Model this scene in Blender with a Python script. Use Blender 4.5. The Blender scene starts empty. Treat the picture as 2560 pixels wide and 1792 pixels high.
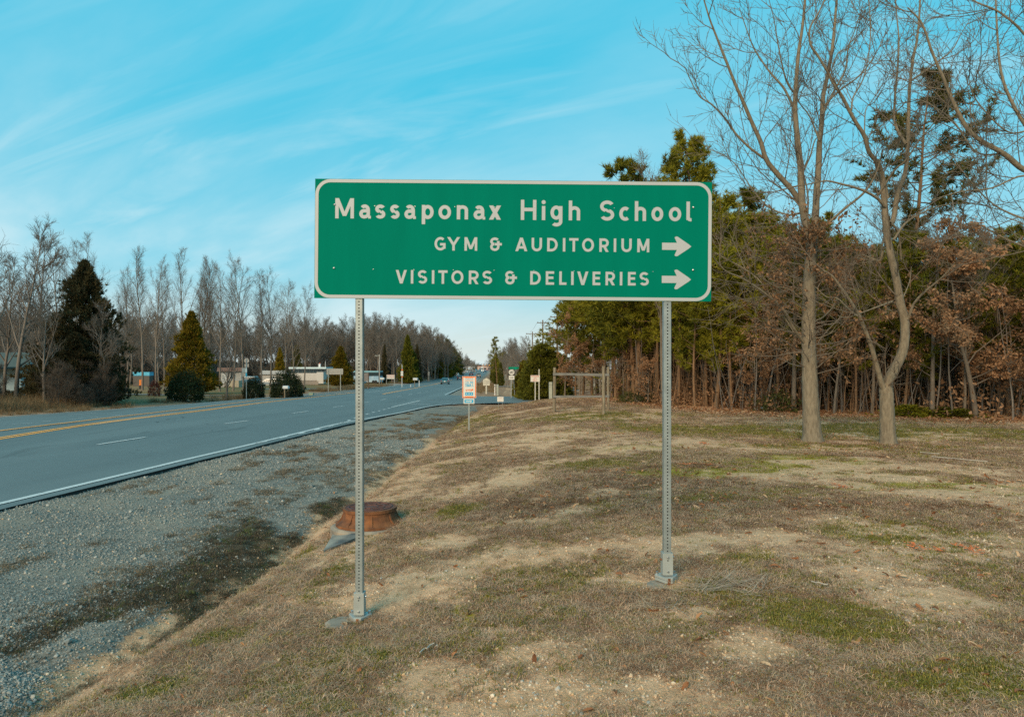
import bpy, math, random
import numpy as np
from mathutils import Vector, Matrix

SC = bpy.context.scene
COL = SC.collection
F = 1700.0            # focal length in photograph pixels (2560 wide)
HZ = 922.0            # horizon row
CH = 2.0              # camera height above the near road surface

# ------------------------------------------------------------------ camera
cam = bpy.data.cameras.new('camera')
cam.sensor_width = 36.0
cam.lens = F / 2560 * 36.0
cam.shift_y = (HZ - 896.0) / 2560
cam.clip_start = 0.1
cam.clip_end = 6000
cam.dof.use_dof = True
cam.dof.focus_distance = 5.4
cam.dof.aperture_fstop = 7
camo = bpy.data.objects.new('camera', cam)
camo.location = (0, 0, CH)
camo.rotation_euler = (math.pi / 2, 0, 0)
COL.objects.link(camo)
SC.camera = camo

# ------------------------------------------------------------------ sky and sun
SUN_EL, SUN_AZ = math.radians(27), math.radians(205)   # azimuth clockwise from +Y : behind, slightly left
w = bpy.data.worlds.new('World'); SC.world = w; w.use_nodes = True
nt = w.node_tree; nt.nodes.clear()
def N(t, **k):
    n = nt.nodes.new(t)
    for a, b in k.items():
        setattr(n, a, b)
    return n
def L(a, b): nt.links.new(a, b)
def wmath(op, a, b=None, clamp=False):
    n = N('ShaderNodeMath', operation=op); n.use_clamp = clamp
    for i, v in enumerate((a, b)):
        if v is None: continue
        if isinstance(v, (int, float)): n.inputs[i].default_value = v
        else: L(v, n.inputs[i])
    return n.outputs[0]
def wmix(fac, a, b, bt='MIX'):
    n = N('ShaderNodeMix', data_type='RGBA', blend_type=bt)
    for s, v in ((0, fac), (6, a), (7, b)):
        if isinstance(v, (int, float)): n.inputs[s].default_value = v
        elif isinstance(v, tuple): n.inputs[s].default_value = v + (1,)
        else: L(v, n.inputs[s])
    return n.outputs[2]
sky = N('ShaderNodeTexSky', sky_type='NISHITA')
sky.sun_disc = False; sky.sun_elevation = SUN_EL; sky.sun_rotation = SUN_AZ
sky.air_density = 1.0; sky.dust_density = 0.6; sky.ozone_density = 1.0
tc = N('ShaderNodeTexCoord')
sep = N('ShaderNodeSeparateXYZ'); L(tc.outputs['Generated'], sep.inputs[0])
dx, dy, dz = sep.outputs
dzc = wmath('MAXIMUM', dz, 0.0)
den = wmath('ADD', dzc, 0.22)
cu = wmath('DIVIDE', dx, den); cv = wmath('DIVIDE', dy, den)
def cloud(rot, sx, sy, scale, detail, lo, hi, dist=0.6, off=0.0):
    c = N('ShaderNodeCombineXYZ'); L(cu, c.inputs[0]); L(cv, c.inputs[1]); c.inputs[2].default_value = off
    m = N('ShaderNodeMapping', vector_type='TEXTURE'); m.inputs['Rotation'].default_value = (0, 0, rot); m.inputs['Scale'].default_value = (1 / sx, 1 / sy, 1)
    L(c.outputs[0], m.inputs[0])
    n = N('ShaderNodeTexNoise'); n.inputs['Scale'].default_value = scale; n.inputs['Detail'].default_value = detail
    n.inputs['Distortion'].default_value = dist; n.inputs['Roughness'].default_value = 0.55
    L(m.outputs[0], n.inputs['Vector'])
    r = N('ShaderNodeMapRange'); r.interpolation_type = 'SMOOTHSTEP'
    L(n.outputs[0], r.inputs[0]); r.inputs[1].default_value = lo; r.inputs[2].default_value = hi
    return r.outputs[0]
veil = cloud(-0.5, 0.55, 1.15, 1.0, 7, 0.36, 0.70, 0.5, 15.3)
wisp = cloud(-0.45, 0.40, 1.5, 2.6, 12, 0.46, 0.84, 0.8, 21.7)
streak = cloud(-0.35, 0.16, 2.8, 1.9, 9, 0.52, 0.80, 0.5, 2.4)
# thin veil thickens towards the left of the view and towards the horizon
lm = N('ShaderNodeMapRange'); L(dx, lm.inputs[0])
lm.inputs[1].default_value = 0.5; lm.inputs[2].default_value = -0.35; lm.inputs[3].default_value = 0.18; lm.inputs[4].default_value = 1.0
hm = N('ShaderNodeMapRange'); hm.interpolation_type = 'SMOOTHSTEP'; L(dzc, hm.inputs[0])
hm.inputs[1].default_value = 0.5; hm.inputs[2].default_value = 0.02; hm.inputs[3].default_value = 0.25; hm.inputs[4].default_value = 0.95
cm = wmath('MULTIPLY', veil, lm.outputs[0])
cm = wmath('MULTIPLY', cm, 0.92)
cm = wmath('MAXIMUM', cm, wmath('MULTIPLY', wisp, 0.75))
cm = wmath('MAXIMUM', cm, wmath('MULTIPLY', streak, 0.55))
cm = wmath('MULTIPLY', cm, wmath('ADD', hm.outputs[0], 0.15), True)
tinted = wmix(1.0, sky.outputs[0], (0.42, 0.93, 0.82), 'MULTIPLY')
# even out the blue towards a cyan winter sky
base = wmix(0.86, tinted, (0.75, 6.3, 8.8))
haze_f = N('ShaderNodeMapRange'); haze_f.interpolation_type = 'SMOOTHSTEP'; L(dzc, haze_f.inputs[0])
haze_f.inputs[1].default_value = 0.42; haze_f.inputs[2].default_value = 0.0; haze_f.inputs[3].default_value = 0.0; haze_f.inputs[4].default_value = 0.85
base = wmix(haze_f.outputs[0], base, (4.0, 7.4, 8.5))
low = N('ShaderNodeMapRange'); low.interpolation_type = 'SMOOTHSTEP'; L(dzc, low.inputs[0])
low.inputs[1].default_value = 0.15; low.inputs[2].default_value = 0.0; low.inputs[3].default_value = 0.0; low.inputs[4].default_value = 0.85
base = wmix(low.outputs[0], base, (8.0, 8.1, 7.2))
skyc = wmix(cm, base, (7.0, 8.9, 9.4))
bg = N('ShaderNodeBackground'); L(skyc, bg.inputs[0]); bg.inputs[1].default_value = 0.082
out = N('ShaderNodeOutputWorld'); L(bg.outputs[0], out.inputs[0])

sun = bpy.data.lights.new('sun', 'SUN'); sun.energy = 3.3; sun.angle = math.radians(36); sun.color = (1.0, 0.74, 0.47)
suno = bpy.data.objects.new('sun', sun); COL.objects.link(suno)
sd = Vector((math.sin(SUN_AZ) * math.cos(SUN_EL), math.cos(SUN_AZ) * math.cos(SUN_EL), math.sin(SUN_EL)))
suno.rotation_euler = sd.to_track_quat('Z', 'Y').to_euler()
suno.location = (-10, -20, 30)
vs = SC.view_settings
vs.view_transform = 'Standard'; vs.look = 'None'; vs.exposure = 0.28; vs.gamma = 1.0; vs.use_curve_mapping = False
SC.cycles.use_denoising = False
SC.cycles.max_bounces = 5; SC.cycles.diffuse_bounces = 2; SC.cycles.glossy_bounces = 2
SC.cycles.transparent_max_bounces = 6
SC.cycles.sample_clamp_indirect = 4

# ------------------------------------------------------------------ noise, terrain
def _h(ix, iy, s):
    n = (ix * 374761393 + iy * 668265263 + s * 1442695041) & 0x7fffffff
    n = ((n ^ (n >> 13)) * 1274126177) & 0x7fffffff
    n = (n ^ (n >> 16)) & 0x7fffffff
    return n / 0x7fffffff
def vnoise(x, y, s=0):
    x = np.asarray(x, float); y = np.asarray(y, float)
    ix = np.floor(x).astype(np.int64); iy = np.floor(y).astype(np.int64)
    fx = x - ix; fy = y - iy
    fx = fx * fx * (3 - 2 * fx); fy = fy * fy * (3 - 2 * fy)
    a = _h(ix, iy, s); b = _h(ix + 1, iy, s); c = _h(ix, iy + 1, s); d = _h(ix + 1, iy + 1, s)
    return (a * (1 - fx) + b * fx) * (1 - fy) + (c * (1 - fx) + d * fx) * fy
def fbm(x, y, s=0, o=4):
    t = 0; a = .5; n = 0
    for i in range(o):
        t = t + a * vnoise(x * 2 ** i + 17.3 * i, y * 2 ** i - 9.1 * i, s + i); n += a; a *= .5
    return t / n
def sstep(a, b, x):
    t = np.clip((x - a) / (b - a), 0, 1); return t * t * (3 - 2 * t)
def zr(y):   # longitudinal profile of the main road
    return np.interp(y, [0, 15, 30, 50, 80, 110, 150, 190, 250, 350, 450, 700, 1200, 3000],
                     [0, 0, -.12, -.36, -.72, -1.05, -1.38, -1.4, -1.15, -.75, -.35, .75, 1.75, 1.9])
XE_Y = [-40, 0, 10, 17, 24, 32.8, 36.9, 40.8, 43.3, 45, 46, 46.01, 61.5, 61.51, 66, 68, 90, 112, 150, 208, 300, 425, 700, 1200, 3000]
XE_X = [-9, -7.7, -7.3, -6.7, -6.3, -5.6, -5.2, -4.86, -4.4, -3.0, -1.2, 60, 60, -2.8, -5.8, -6.4, -7.3, -8.0, -9.4, -10.7, -12.8, -15.8, -24, -40, -110]
def xe(y): return np.interp(y, XE_Y, XE_X)                   # right edge of all pavement
XR_Y = [-40, 0, 10, 17, 41, 51, 68, 90, 112, 150, 208, 300, 425, 700, 1200, 3000]
XR_X = [-9, -7.65, -7.27, -6.64, -6.6, -6.5, -6.4, -7.3, -8.0, -9.4, -10.7, -12.8, -15.8, -24, -40, -110]
def xr(y): return np.interp(y, XR_Y, XR_X)                   # right edge of the through lanes
XF_Y = [-40, 0, 20, 33.6, 45, 71, 103, 138, 211, 340, 461, 700, 1200, 3000]
XF_X = [-30, -27.5, -26.2, -25.4, -23.8, -23.4, -23.8, -24.1, -26, -29, -33, -42, -60, -130]
def xf(y): return np.interp(y, XF_Y, XF_X)                   # left edge
def crown(x, y):
    return -0.02 * np.clip(-(x + 14), 0, 12)
def rz(x, y): return zr(y) + crown(x, y)
def xditch(y): return np.interp(y, [0, 5, 12, 33, 45, 60], [-3.15, -2.92, -2.6, -2.2, -1.6, -1.0]) + .12 * np.sin(y * 1.1) * np.clip(1 - y / 30, 0, 1)
def hgt(x, y, micro=True):
    x = np.asarray(x, float); y = np.asarray(y, float)
    z0 = zr(y); xe_ = xe(y); xf_ = xf(y); xd = xditch(y)
    yb = 37 + np.clip(x - 3, 0, 8) * 2.2
    m = 1 - sstep(yb, yb + 9, y)
    t = np.clip((x - xd) / 5.2, 0, 1)
    prof = 1 - (1 - t) ** 1.45
    zd = z0 * np.clip((y - 15) / 20, 0, 1) - .2
    bank = zd + (0.42 - zd) * prof
    sh = z0 - .05 + (zd - z0 + .05) * np.clip((x - xe_) / np.maximum(xd - xe_, .2), 0, 1) ** 1.2
    right_near = np.where(x > xd, bank, sh) - .07 * np.exp(-((x - xd) / .22) ** 2)
    right_far = z0 - .07 + .012 * np.clip(x - xe_, 0, 60)
    right = right_near * m + right_far * (1 - m)
    left = z0 - .30 + .010 * np.clip(xf_ - x, 0, 80) - .12 * np.exp(-((xf_ - x - 2.2) / 1.2) ** 2)
    left = left + .45 * np.exp(-((x + 37) / 6) ** 2 - ((y - 36) / 9) ** 2)
    z = np.where(x > (xe_ + xf_) / 2, right, left)
    inside = sstep(xf_ - .15, xf_ + .1, x) * (1 - sstep(xe_ - .12, xe_ + .02, x))
    z = z - .07 * np.exp(-((x + 1.98) / .75) ** 2 - ((y - 8.85) / .75) ** 2)
    z = z * (1 - inside) + (rz(x, y) - .16) * inside
    if micro:
        nf = 1 - inside
        z = z + nf * ((fbm(x * .6, y * .6, 5) - .5) * .07 + (fbm(x * 3.1, y * 3.1, 9, 3) - .5) * .028)
        ww = np.exp(-((x - xd + .55) / .55) ** 2) * (1 - sstep(8, 14, y))
        z = z + nf * ww * (fbm(x * 4.5, y * 3.0, 31, 3) - .42) * .12
    return z
def at(px, row, fn=None, zmax=900):      # first point of the ground seen at a pixel
    fn = fn or (lambda x, y: hgt(x, y, False))
    k = (px - 1280) / F; s = (HZ - row) / F
    Z = np.geomspace(1.5, zmax, 4000)
    d = CH + s * Z - fn(k * Z, Z)
    i = int(np.argmax(d < 0)) if (d < 0).any() else len(Z) - 1
    a, b = (Z[i - 1], Z[i]) if i > 0 else (Z[0], Z[0])
    for _ in range(30):
        c = (a + b) / 2
        if CH + s * c - fn(k * c, c) < 0: b = c
        else: a = c
    return Vector((k * b, b, float(fn(k * b, b))))
def on(px, Z, dz=0.0):                   # ground point at a pixel column and a depth
    x = (px - 1280) / F * Z
    return Vector((x, Z, float(hgt(x, Z)) + dz))
def gz(x, y): return float(hgt(x, y))

# ------------------------------------------------------------------ materials
MATS = {}
def new_mat(name):
    m = bpy.data.materials.new(name); m.use_nodes = True
    return m, m.node_tree, m.node_tree.nodes['Principled BSDF']
def mat(name, col, rough=.6, metal=0, var=.12, scale=6, bump=0, col2=None, stretch=(1, 1, 1), emit=0, spec=.35, island=0):
    if name in MATS: return MATS[name]
    m, t, p = new_mat(name)
    n = t.nodes; l = t.links
    p.inputs['Roughness'].default_value = rough; p.inputs['Metallic'].default_value = metal
    p.inputs['Specular IOR Level'].default_value = spec
    tcn = n.new('ShaderNodeTexCoord'); mp = n.new('ShaderNodeMapping'); mp.inputs['Scale'].default_value = stretch
    l.new(tcn.outputs['Object'], mp.inputs[0])
    no = n.new('ShaderNodeTexNoise'); no.inputs['Scale'].default_value = scale; no.inputs['Detail'].default_value = 5
    l.new(mp.outputs[0], no.inputs['Vector'])
    mx = n.new('ShaderNodeMix'); mx.data_type = 'RGBA'
    rm = n.new('ShaderNodeMapRange'); l.new(no.outputs[0], rm.inputs[0]); rm.inputs[1].default_value = .32; rm.inputs[2].default_value = .68
    l.new(rm.outputs[0], mx.inputs[0])
    c2 = col2 or tuple(c * (1 - 2 * var) for c in col)
    mx.inputs[6].default_value = (*c2, 1); mx.inputs[7].default_value = (*col, 1)
    last = mx.outputs[2]
    if island:
        g = n.new('ShaderNodeNewGeometry'); oi = n.new('ShaderNodeObjectInfo')
        ad = n.new('ShaderNodeMath'); ad.operation = 'MULTIPLY_ADD'
        l.new(g.outputs['Random Per Island'], ad.inputs[0]); ad.inputs[1].default_value = island; ad.inputs[2].default_value = 1 - island * .5
        ob = n.new('ShaderNodeMath'); ob.operation = 'MULTIPLY_ADD'; l.new(oi.outputs['Random'], ob.inputs[0]); ob.inputs[1].default_value = .3; ob.inputs[2].default_value = .85
        mu = n.new('ShaderNodeMath'); mu.operation = 'MULTIPLY'; l.new(ad.outputs[0], mu.inputs[0]); l.new(ob.outputs[0], mu.inputs[1])
        sc = n.new('ShaderNodeVectorMath'); sc.operation = 'SCALE'; l.new(last, sc.inputs[0]); l.new(mu.outputs[0], sc.inputs['Scale'])
        last = sc.outputs[0]
    l.new(last, p.inputs['Base Color'])
    if emit:
        l.new(last, p.inputs['Emission Color']); p.inputs['Emission Strength'].default_value = emit
    if bump:
        b = n.new('ShaderNodeBump'); b.inputs['Strength'].default_value = bump; b.inputs['Distance'].default_value = .02
        l.new(no.outputs[0], b.inputs['Height']); l.new(b.outputs[0], p.inputs['Normal'])
    MATS[name] = m
    return m
def leafmat(name, a, b, trans=.25, scale=1.2, island=.7):
    m, t, p = new_mat(name); n = t.nodes; l = t.links
    tcn = n.new('ShaderNodeTexCoord'); no = n.new('ShaderNodeTexNoise'); no.inputs['Scale'].default_value = scale; no.inputs['Detail'].default_value = 3
    l.new(tcn.outputs['Object'], no.inputs['Vector'])
    g = n.new('ShaderNodeNewGeometry'); oi = n.new('ShaderNodeObjectInfo')
    s = n.new('ShaderNodeMath'); s.operation = 'ADD'; l.new(no.outputs[0], s.inputs[0])
    k = n.new('ShaderNodeMath'); k.operation = 'MULTIPLY_ADD'; l.new(g.outputs['Random Per Island'], k.inputs[0]); k.inputs[1].default_value = island; k.inputs[2].default_value = -island / 2
    l.new(k.outputs[0], s.inputs[1])
    o2 = n.new('ShaderNodeMath'); o2.operation = 'MULTIPLY_ADD'; l.new(oi.outputs['Random'], o2.inputs[0]); o2.inputs[1].default_value = .5; l.new(s.outputs[0], o2.inputs[2])
    r = n.new('ShaderNodeMapRange'); l.new(o2.outputs[0], r.inputs[0]); r.inputs[1].default_value = .35; r.inputs[2].default_value = 1.15
    mx = n.new('ShaderNodeMix'); mx.data_type = 'RGBA'; l.new(r.outputs[0], mx.inputs[0])
    mx.inputs[6].default_value = (*a, 1); mx.inputs[7].default_value = (*b, 1)
    l.new(mx.outputs[2], p.inputs['Base Color']); p.inputs['Roughness'].default_value = .7; p.inputs['Specular IOR Level'].default_value = .15
    tr = n.new('ShaderNodeBsdfTranslucent'); l.new(mx.outputs[2], tr.inputs[0])
    ms = n.new('ShaderNodeMixShader'); ms.inputs[0].default_value = trans
    l.new(p.outputs[0], ms.inputs[1]); l.new(tr.outputs[0], ms.inputs[2]); l.new(ms.outputs[0], n['Material Output'].inputs[0])
    MATS[name] = m
    return m
def instmat(name, stops, rough=.85, spec=.2, island=.0):
    """colour picked per instance by its 'tint' attribute"""
    m, t, p = new_mat(name); n = t.nodes; l = t.links
    a = n.new('ShaderNodeAttribute'); a.attribute_name = 'tint'; a.attribute_type = 'INSTANCER'
    cr = n.new('ShaderNodeValToRGB')
    e = cr.color_ramp.elements
    while len(e) < len(stops): e.new(.5)
    for i, (pos, c) in enumerate(stops):
        e[i].position = pos; e[i].color = (*c, 1)
    g = n.new('ShaderNodeNewGeometry')
    k = n.new('ShaderNodeMath'); k.operation = 'MULTIPLY_ADD'; l.new(g.outputs['Random Per Island'], k.inputs[0]); k.inputs[1].default_value = island; l.new(a.outputs['Fac'], k.inputs[2])
    l.new(k.outputs[0], cr.inputs[0])
    l.new(cr.outputs[0], p.inputs['Base Color']); p.inputs['Roughness'].default_value = rough; p.inputs['Specular IOR Level'].default_value = spec
    MATS[name] = m
    return m

white = mat('white_paint', (.70, .70, .68), .5, var=.06)
galv = mat('galvanised_steel', (.30, .335, .325), .42, .35, var=.10, scale=18, bump=.05)
galv2 = mat('galvanised_sleeve', (.38, .41, .385), .45, .25, var=.08, scale=14, bump=.05)
steel = mat('dull_bolt_steel', (.55, .57, .57), .3, .8)
holeshade = mat('painted_hole_shade', (.02, .02, .02), .9)  # near-black colour painting the shade inside the punched holes
sgreen = mat('green_sheeting', (.0, .168, .112), .7, var=.05, scale=2.2, stretch=(3, 1, .35), spec=.02)
sborder = mat('silver_sheeting', (.40, .415, .42), .45, var=.03, scale=4)
rust = mat('rusty_iron', (.25, .098, .036), .85, .05, scale=9, bump=.4, col2=(.095, .042, .022))
rustdark = mat('rusty_lid', (.15, .062, .045), .8, .1, scale=14, bump=.3, col2=(.07, .03, .025))
concrete = mat('weathered_concrete', (.36, .29, .21), .9, scale=5, bump=.3, col2=(.17, .155, .13))
tarred = mat('dark_stained_concrete', (.36, .33, .27), .9, scale=3.2, bump=.35, col2=(.075, .08, .08))
wood = mat('weathered_timber', (.27, .235, .165), .85, scale=5, stretch=(6, 6, .6), bump=.4, col2=(.12, .085, .05))
woodg = mat('grey_rail_timber', (.22, .215, .195), .85, scale=5, stretch=(.6, 6, 6), bump=.4, col2=(.11, .105, .095))
orange = mat('orange_print', (.72, .155, .02), .5, var=.03)
cyanp = mat('cyan_print', (.0, .33, .55), .5, var=.03)
paper = mat('pale_sign_face', (.62, .61, .56), .5, var=.02)
black = mat('black_print', (.02, .02, .022), .5)
redp = mat('red_print', (.55, .07, .06), .5)
glassd = mat('dark_glass', (.03, .05, .06), .12, .0, spec=.7)
rubber = mat('tyre_rubber', (.02, .02, .02), .85)
bark_hero = mat('grey_tree_bark', (.235, .195, .135), .9, scale=4.5, stretch=(5, 5, 1.4), bump=.8, col2=(.135, .11, .075))
bark_twig = mat('grey_brown_twigs', (.19, .155, .115), .9, scale=3, col2=(.115, .09, .068))
bark_far = mat('grey_winter_bark', (.195, .168, .140), .9, scale=.7, col2=(.12, .102, .085))
bark_pine = mat('pine_bark', (.25, .145, .075), .9, scale=2.2, stretch=(5, 5, 1), bump=.6, col2=(.11, .07, .04))
pineleaf = leafmat('pine_needles', (.062, .070, .008), (.26, .235, .018), .18, 1.1)
pinedark = leafmat('dark_pine_needles', (.050, .052, .012), (.17, .15, .022), .18, 1.1)
cedarleaf = leafmat('golden_cedar_foliage', (.075, .058, .006), (.29, .20, .014), .18, .9)
cedargreen = leafmat('green_cedar_foliage', (.045, .055, .009), (.17, .165, .018), .18, .9)
cedardark = leafmat('dark_cedar_foliage', (.036, .032, .016), (.085, .070, .028), .15, .9)
dark_scrub = mat('dark_scrub_twigs', (.105, .080, .058), .9, scale=2, col2=(.05, .04, .03))
bushleaf = leafmat('dark_bush_foliage', (.010, .017, .007), (.032, .045, .014), .12, 1.5)
oakleaf = leafmat('dead_oak_leaves', (.15, .080, .038), (.42, .235, .125), .3, 1.5, .9)
redleaf = leafmat('dark_red_leaves', (.045, .012, .010), (.10, .03, .02), .2)

# ------------------------------------------------------------------ mesh building
class MB:
    def __init__(s): s.v = []; s.f = []; s.mi = []; s.mats = []
    def _m(s, m):
        if m not in s.mats: s.mats.append(m)
        return s.mats.index(m)
    def add(s, vs, fs, m):
        o = len(s.v); s.v += [tuple(v) for v in vs]; k = s._m(m)
        for f in fs: s.f.append(tuple(o + i for i in f)); s.mi.append(k)
        return s
    def box(s, c, d, m, rz=0, taper=1.0, ry=0):
        hx, hy, hz = d[0] / 2, d[1] / 2, d[2] / 2
        vs = []
        for z, t in ((-hz, 1), (hz, taper)):
            for x, y in ((-hx, -hy), (hx, -hy), (hx, hy), (-hx, hy)):
                v = Vector((x * t, y * t, z))
                if ry: v = Matrix.Rotation(ry, 3, 'Y') @ v
                if rz: v = Matrix.Rotation(rz, 3, 'Z') @ v
                vs.append(v + Vector(c))
        return s.add(vs, [(3, 2, 1, 0), (4, 5, 6, 7), (0, 1, 5, 4), (1, 2, 6, 5), (2, 3, 7, 6), (3, 0, 4, 7)], m)
    def cyl(s, a, b, r0, r1, m, n=10, cap=True):
        a = Vector(a); b = Vector(b); t = (b - a).normalized()
        u = t.cross(Vector((0, 0, 1)) if abs(t.z) < .9 else Vector((1, 0, 0))).normalized(); w_ = t.cross(u)
        vs = []
        for p, r in ((a, r0), (b, r1)):
            for i in range(n):
                q = 2 * math.pi * i / n; vs.append(p + (u * math.cos(q) + w_ * math.sin(q)) * r)
        fs = [(i, (i + 1) % n, n + (i + 1) % n, n + i) for i in range(n)]
        if cap: fs += [tuple(range(n))[::-1], tuple(range(n, 2 * n))]
        return s.add(vs, fs, m)
    def tube(s, pts, rs, m, n=8):
        pts = [Vector(p) for p in pts]; vs = []
        for i, p in enumerate(pts):
            t = (pts[min(i + 1, len(pts) - 1)] - pts[max(i - 1, 0)]).normalized()
            u = t.cross(Vector((.13, .97, .2))).normalized(); w_ = t.cross(u)
            r = rs[i] if hasattr(rs, '__len__') else rs
            for j in range(n):
                q = 2 * math.pi * j / n; vs.append(p + (u * math.cos(q) + w_ * math.sin(q)) * r)
        fs = [(i * n + j, i * n + (j + 1) % n, (i + 1) * n + (j + 1) % n, (i + 1) * n + j) for i in range(len(pts) - 1) for j in range(n)]
        fs += [tuple(range(n))[::-1], tuple(range(len(vs) - n, len(vs)))]
        return s.add(vs, fs, m)
    def lathe(s, prof, c, m, n=28):
        vs = []
        for r, z in prof:
            for i in range(n):
                q = 2 * math.pi * i / n; vs.append((c[0] + r * math.cos(q), c[1] + r * math.sin(q), c[2] + z))
        fs = [(i * n + j, i * n + (j + 1) % n, (i + 1) * n + (j + 1) % n, (i + 1) * n + j) for i in range(len(prof) - 1) for j in range(n)]
        return s.add(vs, fs, m)
    def prism(s, outline, y0, y1, m):      # outline in XZ, extruded along Y (front at y0)
        n = len(outline)
        vs = [(x, y0, z) for x, z in outline] + [(x, y1, z) for x, z in outline]
        fs = [tuple(range(n)), tuple(range(2 * n - 1, n - 1, -1))] + [(i + n, (i + 1) % n + n, (i + 1) % n, i) for i in range(n)]
        return s.add(vs, fs, m)
    def sheet(s, pts, m): return s.add(pts, [tuple(range(len(pts)))], m)
    def mesh(s, name):
        me = bpy.data.meshes.new(name); me.from_pydata(s.v, [], s.f)
        for m in s.mats: me.materials.append(m)
        me.polygons.foreach_set('material_index', s.mi); me.update()
        return me
    def obj(s, name, parent=None, loc=None, rz=0, smooth=False, bevel=0):
        o = bpy.data.objects.new(name, s.mesh(name)); COL.objects.link(o)
        if smooth: o.data.shade_smooth()
        if parent is not None: o.parent = parent
        if loc is not None: o.location = loc
        o.rotation_euler[2] = rz
        if bevel:
            b = o.modifiers.new('bevel', 'BEVEL'); b.width = bevel; b.segments = 2; b.limit_method = 'ANGLE'
        return o
def tag(o, label=None, cat=None, group=None, kind=None):
    if label: o['label'] = label
    if cat: o['category'] = cat
    if group: o['group'] = group
    if kind: o['kind'] = kind
    return o
def thing(name, label, cat, loc=(0, 0, 0), rz=0, group=None):
    o = bpy.data.objects.new(name, None); COL.objects.link(o); o.location = loc; o.rotation_euler[2] = rz
    o.empty_display_size = .2
    return tag(o, label, cat, group)
def copy_thing(o, loc, rz=0, scale=None, label=None, group=None, zrot=None):
    c = o.copy(); COL.objects.link(c); c.location = loc; c.rotation_euler = (0, 0, rz)
    if scale is not None: c.scale = scale if hasattr(scale, '__len__') else (scale,) * 3
    if label: c['label'] = label
    if group: c['group'] = group
    for ch in list(o.children):
        d = ch.copy(); COL.objects.link(d); d.parent = c
        for g in list(ch.children):
            e = g.copy(); COL.objects.link(e); e.parent = d
    return c
def np_mesh(name, V, Q, mats, mi=None, smooth=False):
    """V (n,3), Q list of index arrays with 3 or 4 columns"""
    me = bpy.data.meshes.new(name)
    Q = [q for q in Q if len(q)]
    nl = sum(q.size for q in Q); nf = sum(len(q) for q in Q)
    me.vertices.add(len(V)); me.vertices.foreach_set('co', np.asarray(V, np.float32).ravel())
    me.loops.add(nl); me.loops.foreach_set('vertex_index', np.concatenate([q.ravel() for q in Q]).astype(np.int32))
    me.polygons.add(nf)
    sizes = np.concatenate([np.full(len(q), q.shape[1]) for q in Q])
    me.polygons.foreach_set('loop_start', (np.cumsum(sizes) - sizes).astype(np.int32))
    if mi is not None: me.polygons.foreach_set('material_index', np.asarray(mi, np.int32))
    if smooth: me.polygons.foreach_set('use_smooth', np.ones(nf, bool))
    for m in mats: me.materials.append(m)
    me.update(calc_edges=True)
    return me

# ------------------------------------------------------------------ vegetation maths
def unit(a): return a / np.maximum(np.linalg.norm(a, axis=-1, keepdims=True), 1e-9)
def grow(st, di, ln, P, wob, up, rng, sag=0.0):
    n = len(st); pts = np.zeros((n, P, 3)); pts[:, 0] = st; d = unit(di); step = (np.asarray(ln) / (P - 1)).reshape(n, 1)
    for i in range(1, P):
        d = unit(d + rng.normal(0, wob, (n, 3)) + np.array([0, 0, up - sag * i / P]))
        pts[:, i] = pts[:, i - 1] + d * step
    return pts
def tubes(pts, r0, r1, k, pw=1.0):
    n, P, _ = pts.shape
    t = unit(np.gradient(pts, axis=1)); ax = unit(pts[:, -1] - pts[:, 0])
    ref = np.where(np.abs(ax[:, 2:3]) < .8, np.array([[0, 0, 1.]]), np.array([[1., 0, 0]]))
    a = unit(np.cross(t, ref[:, None, :])); b = np.cross(t, a)
    s = np.linspace(0, 1, P) ** pw
    r = (np.asarray(r0).reshape(n, 1) * (1 - s) + np.asarray(r1).reshape(n, 1) * s)
    q = np.arange(k) * 2 * np.pi / k
    V = pts[:, :, None, :] + r[:, :, None, None] * (a[:, :, None, :] * np.cos(q)[None, None, :, None] + b[:, :, None, :] * np.sin(q)[None, None, :, None])
    i = np.arange(P - 1)[:, None]; j = np.arange(k)[None, :]
    f = np.stack([i * k + j, i * k + (j + 1) % k, (i + 1) * k + (j + 1) % k, (i + 1) * k + j], -1).reshape(-1, 4)
    Fc = (f[None] + (np.arange(n) * P * k)[:, None, None]).reshape(-1, 4)
    return V.reshape(-1, 3), Fc
def sprout(pts, n, t0, t1, a0, a1, rng, jit=True):
    """n children per branch; returns start, direction, t, parent index"""
    B, P, _ = pts.shape
    t = t0 + (t1 - t0) * (np.arange(n)[None, :] + rng.random((B, n))) / n
    x = t * (P - 1); i = np.clip(x.astype(int), 0, P - 2); f = (x - i)[..., None]
    bi = np.arange(B)[:, None]
    p = pts[bi, i] * (1 - f) + pts[bi, i + 1] * f
    tg = unit(pts[bi, i + 1] - pts[bi, i])
    rnd = unit(rng.normal(0, 1, (B, n, 3))); pe = unit(np.cross(tg, rnd))
    a = rng.uniform(a0, a1, (B, n))[..., None]
    d = tg * np.cos(a) + pe * np.sin(a)
    return p.reshape(-1, 3), d.reshape(-1, 3), t.reshape(-1), np.repeat(np.arange(B), n)
class Acc:
    def __init__(s): s.V = []; s.Q = {3: [], 4: []}; s.n = 0
    def add(s, V, Fc):
        s.Q[Fc.shape[1]].append(Fc + s.n); s.V.append(V); s.n += len(V)
    def mesh(s, name, m, smooth=False):
        return np_mesh(name, np.concatenate(s.V), [np.concatenate(s.Q[k]) for k in (3, 4) if s.Q[k]], [m], smooth=smooth)
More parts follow.
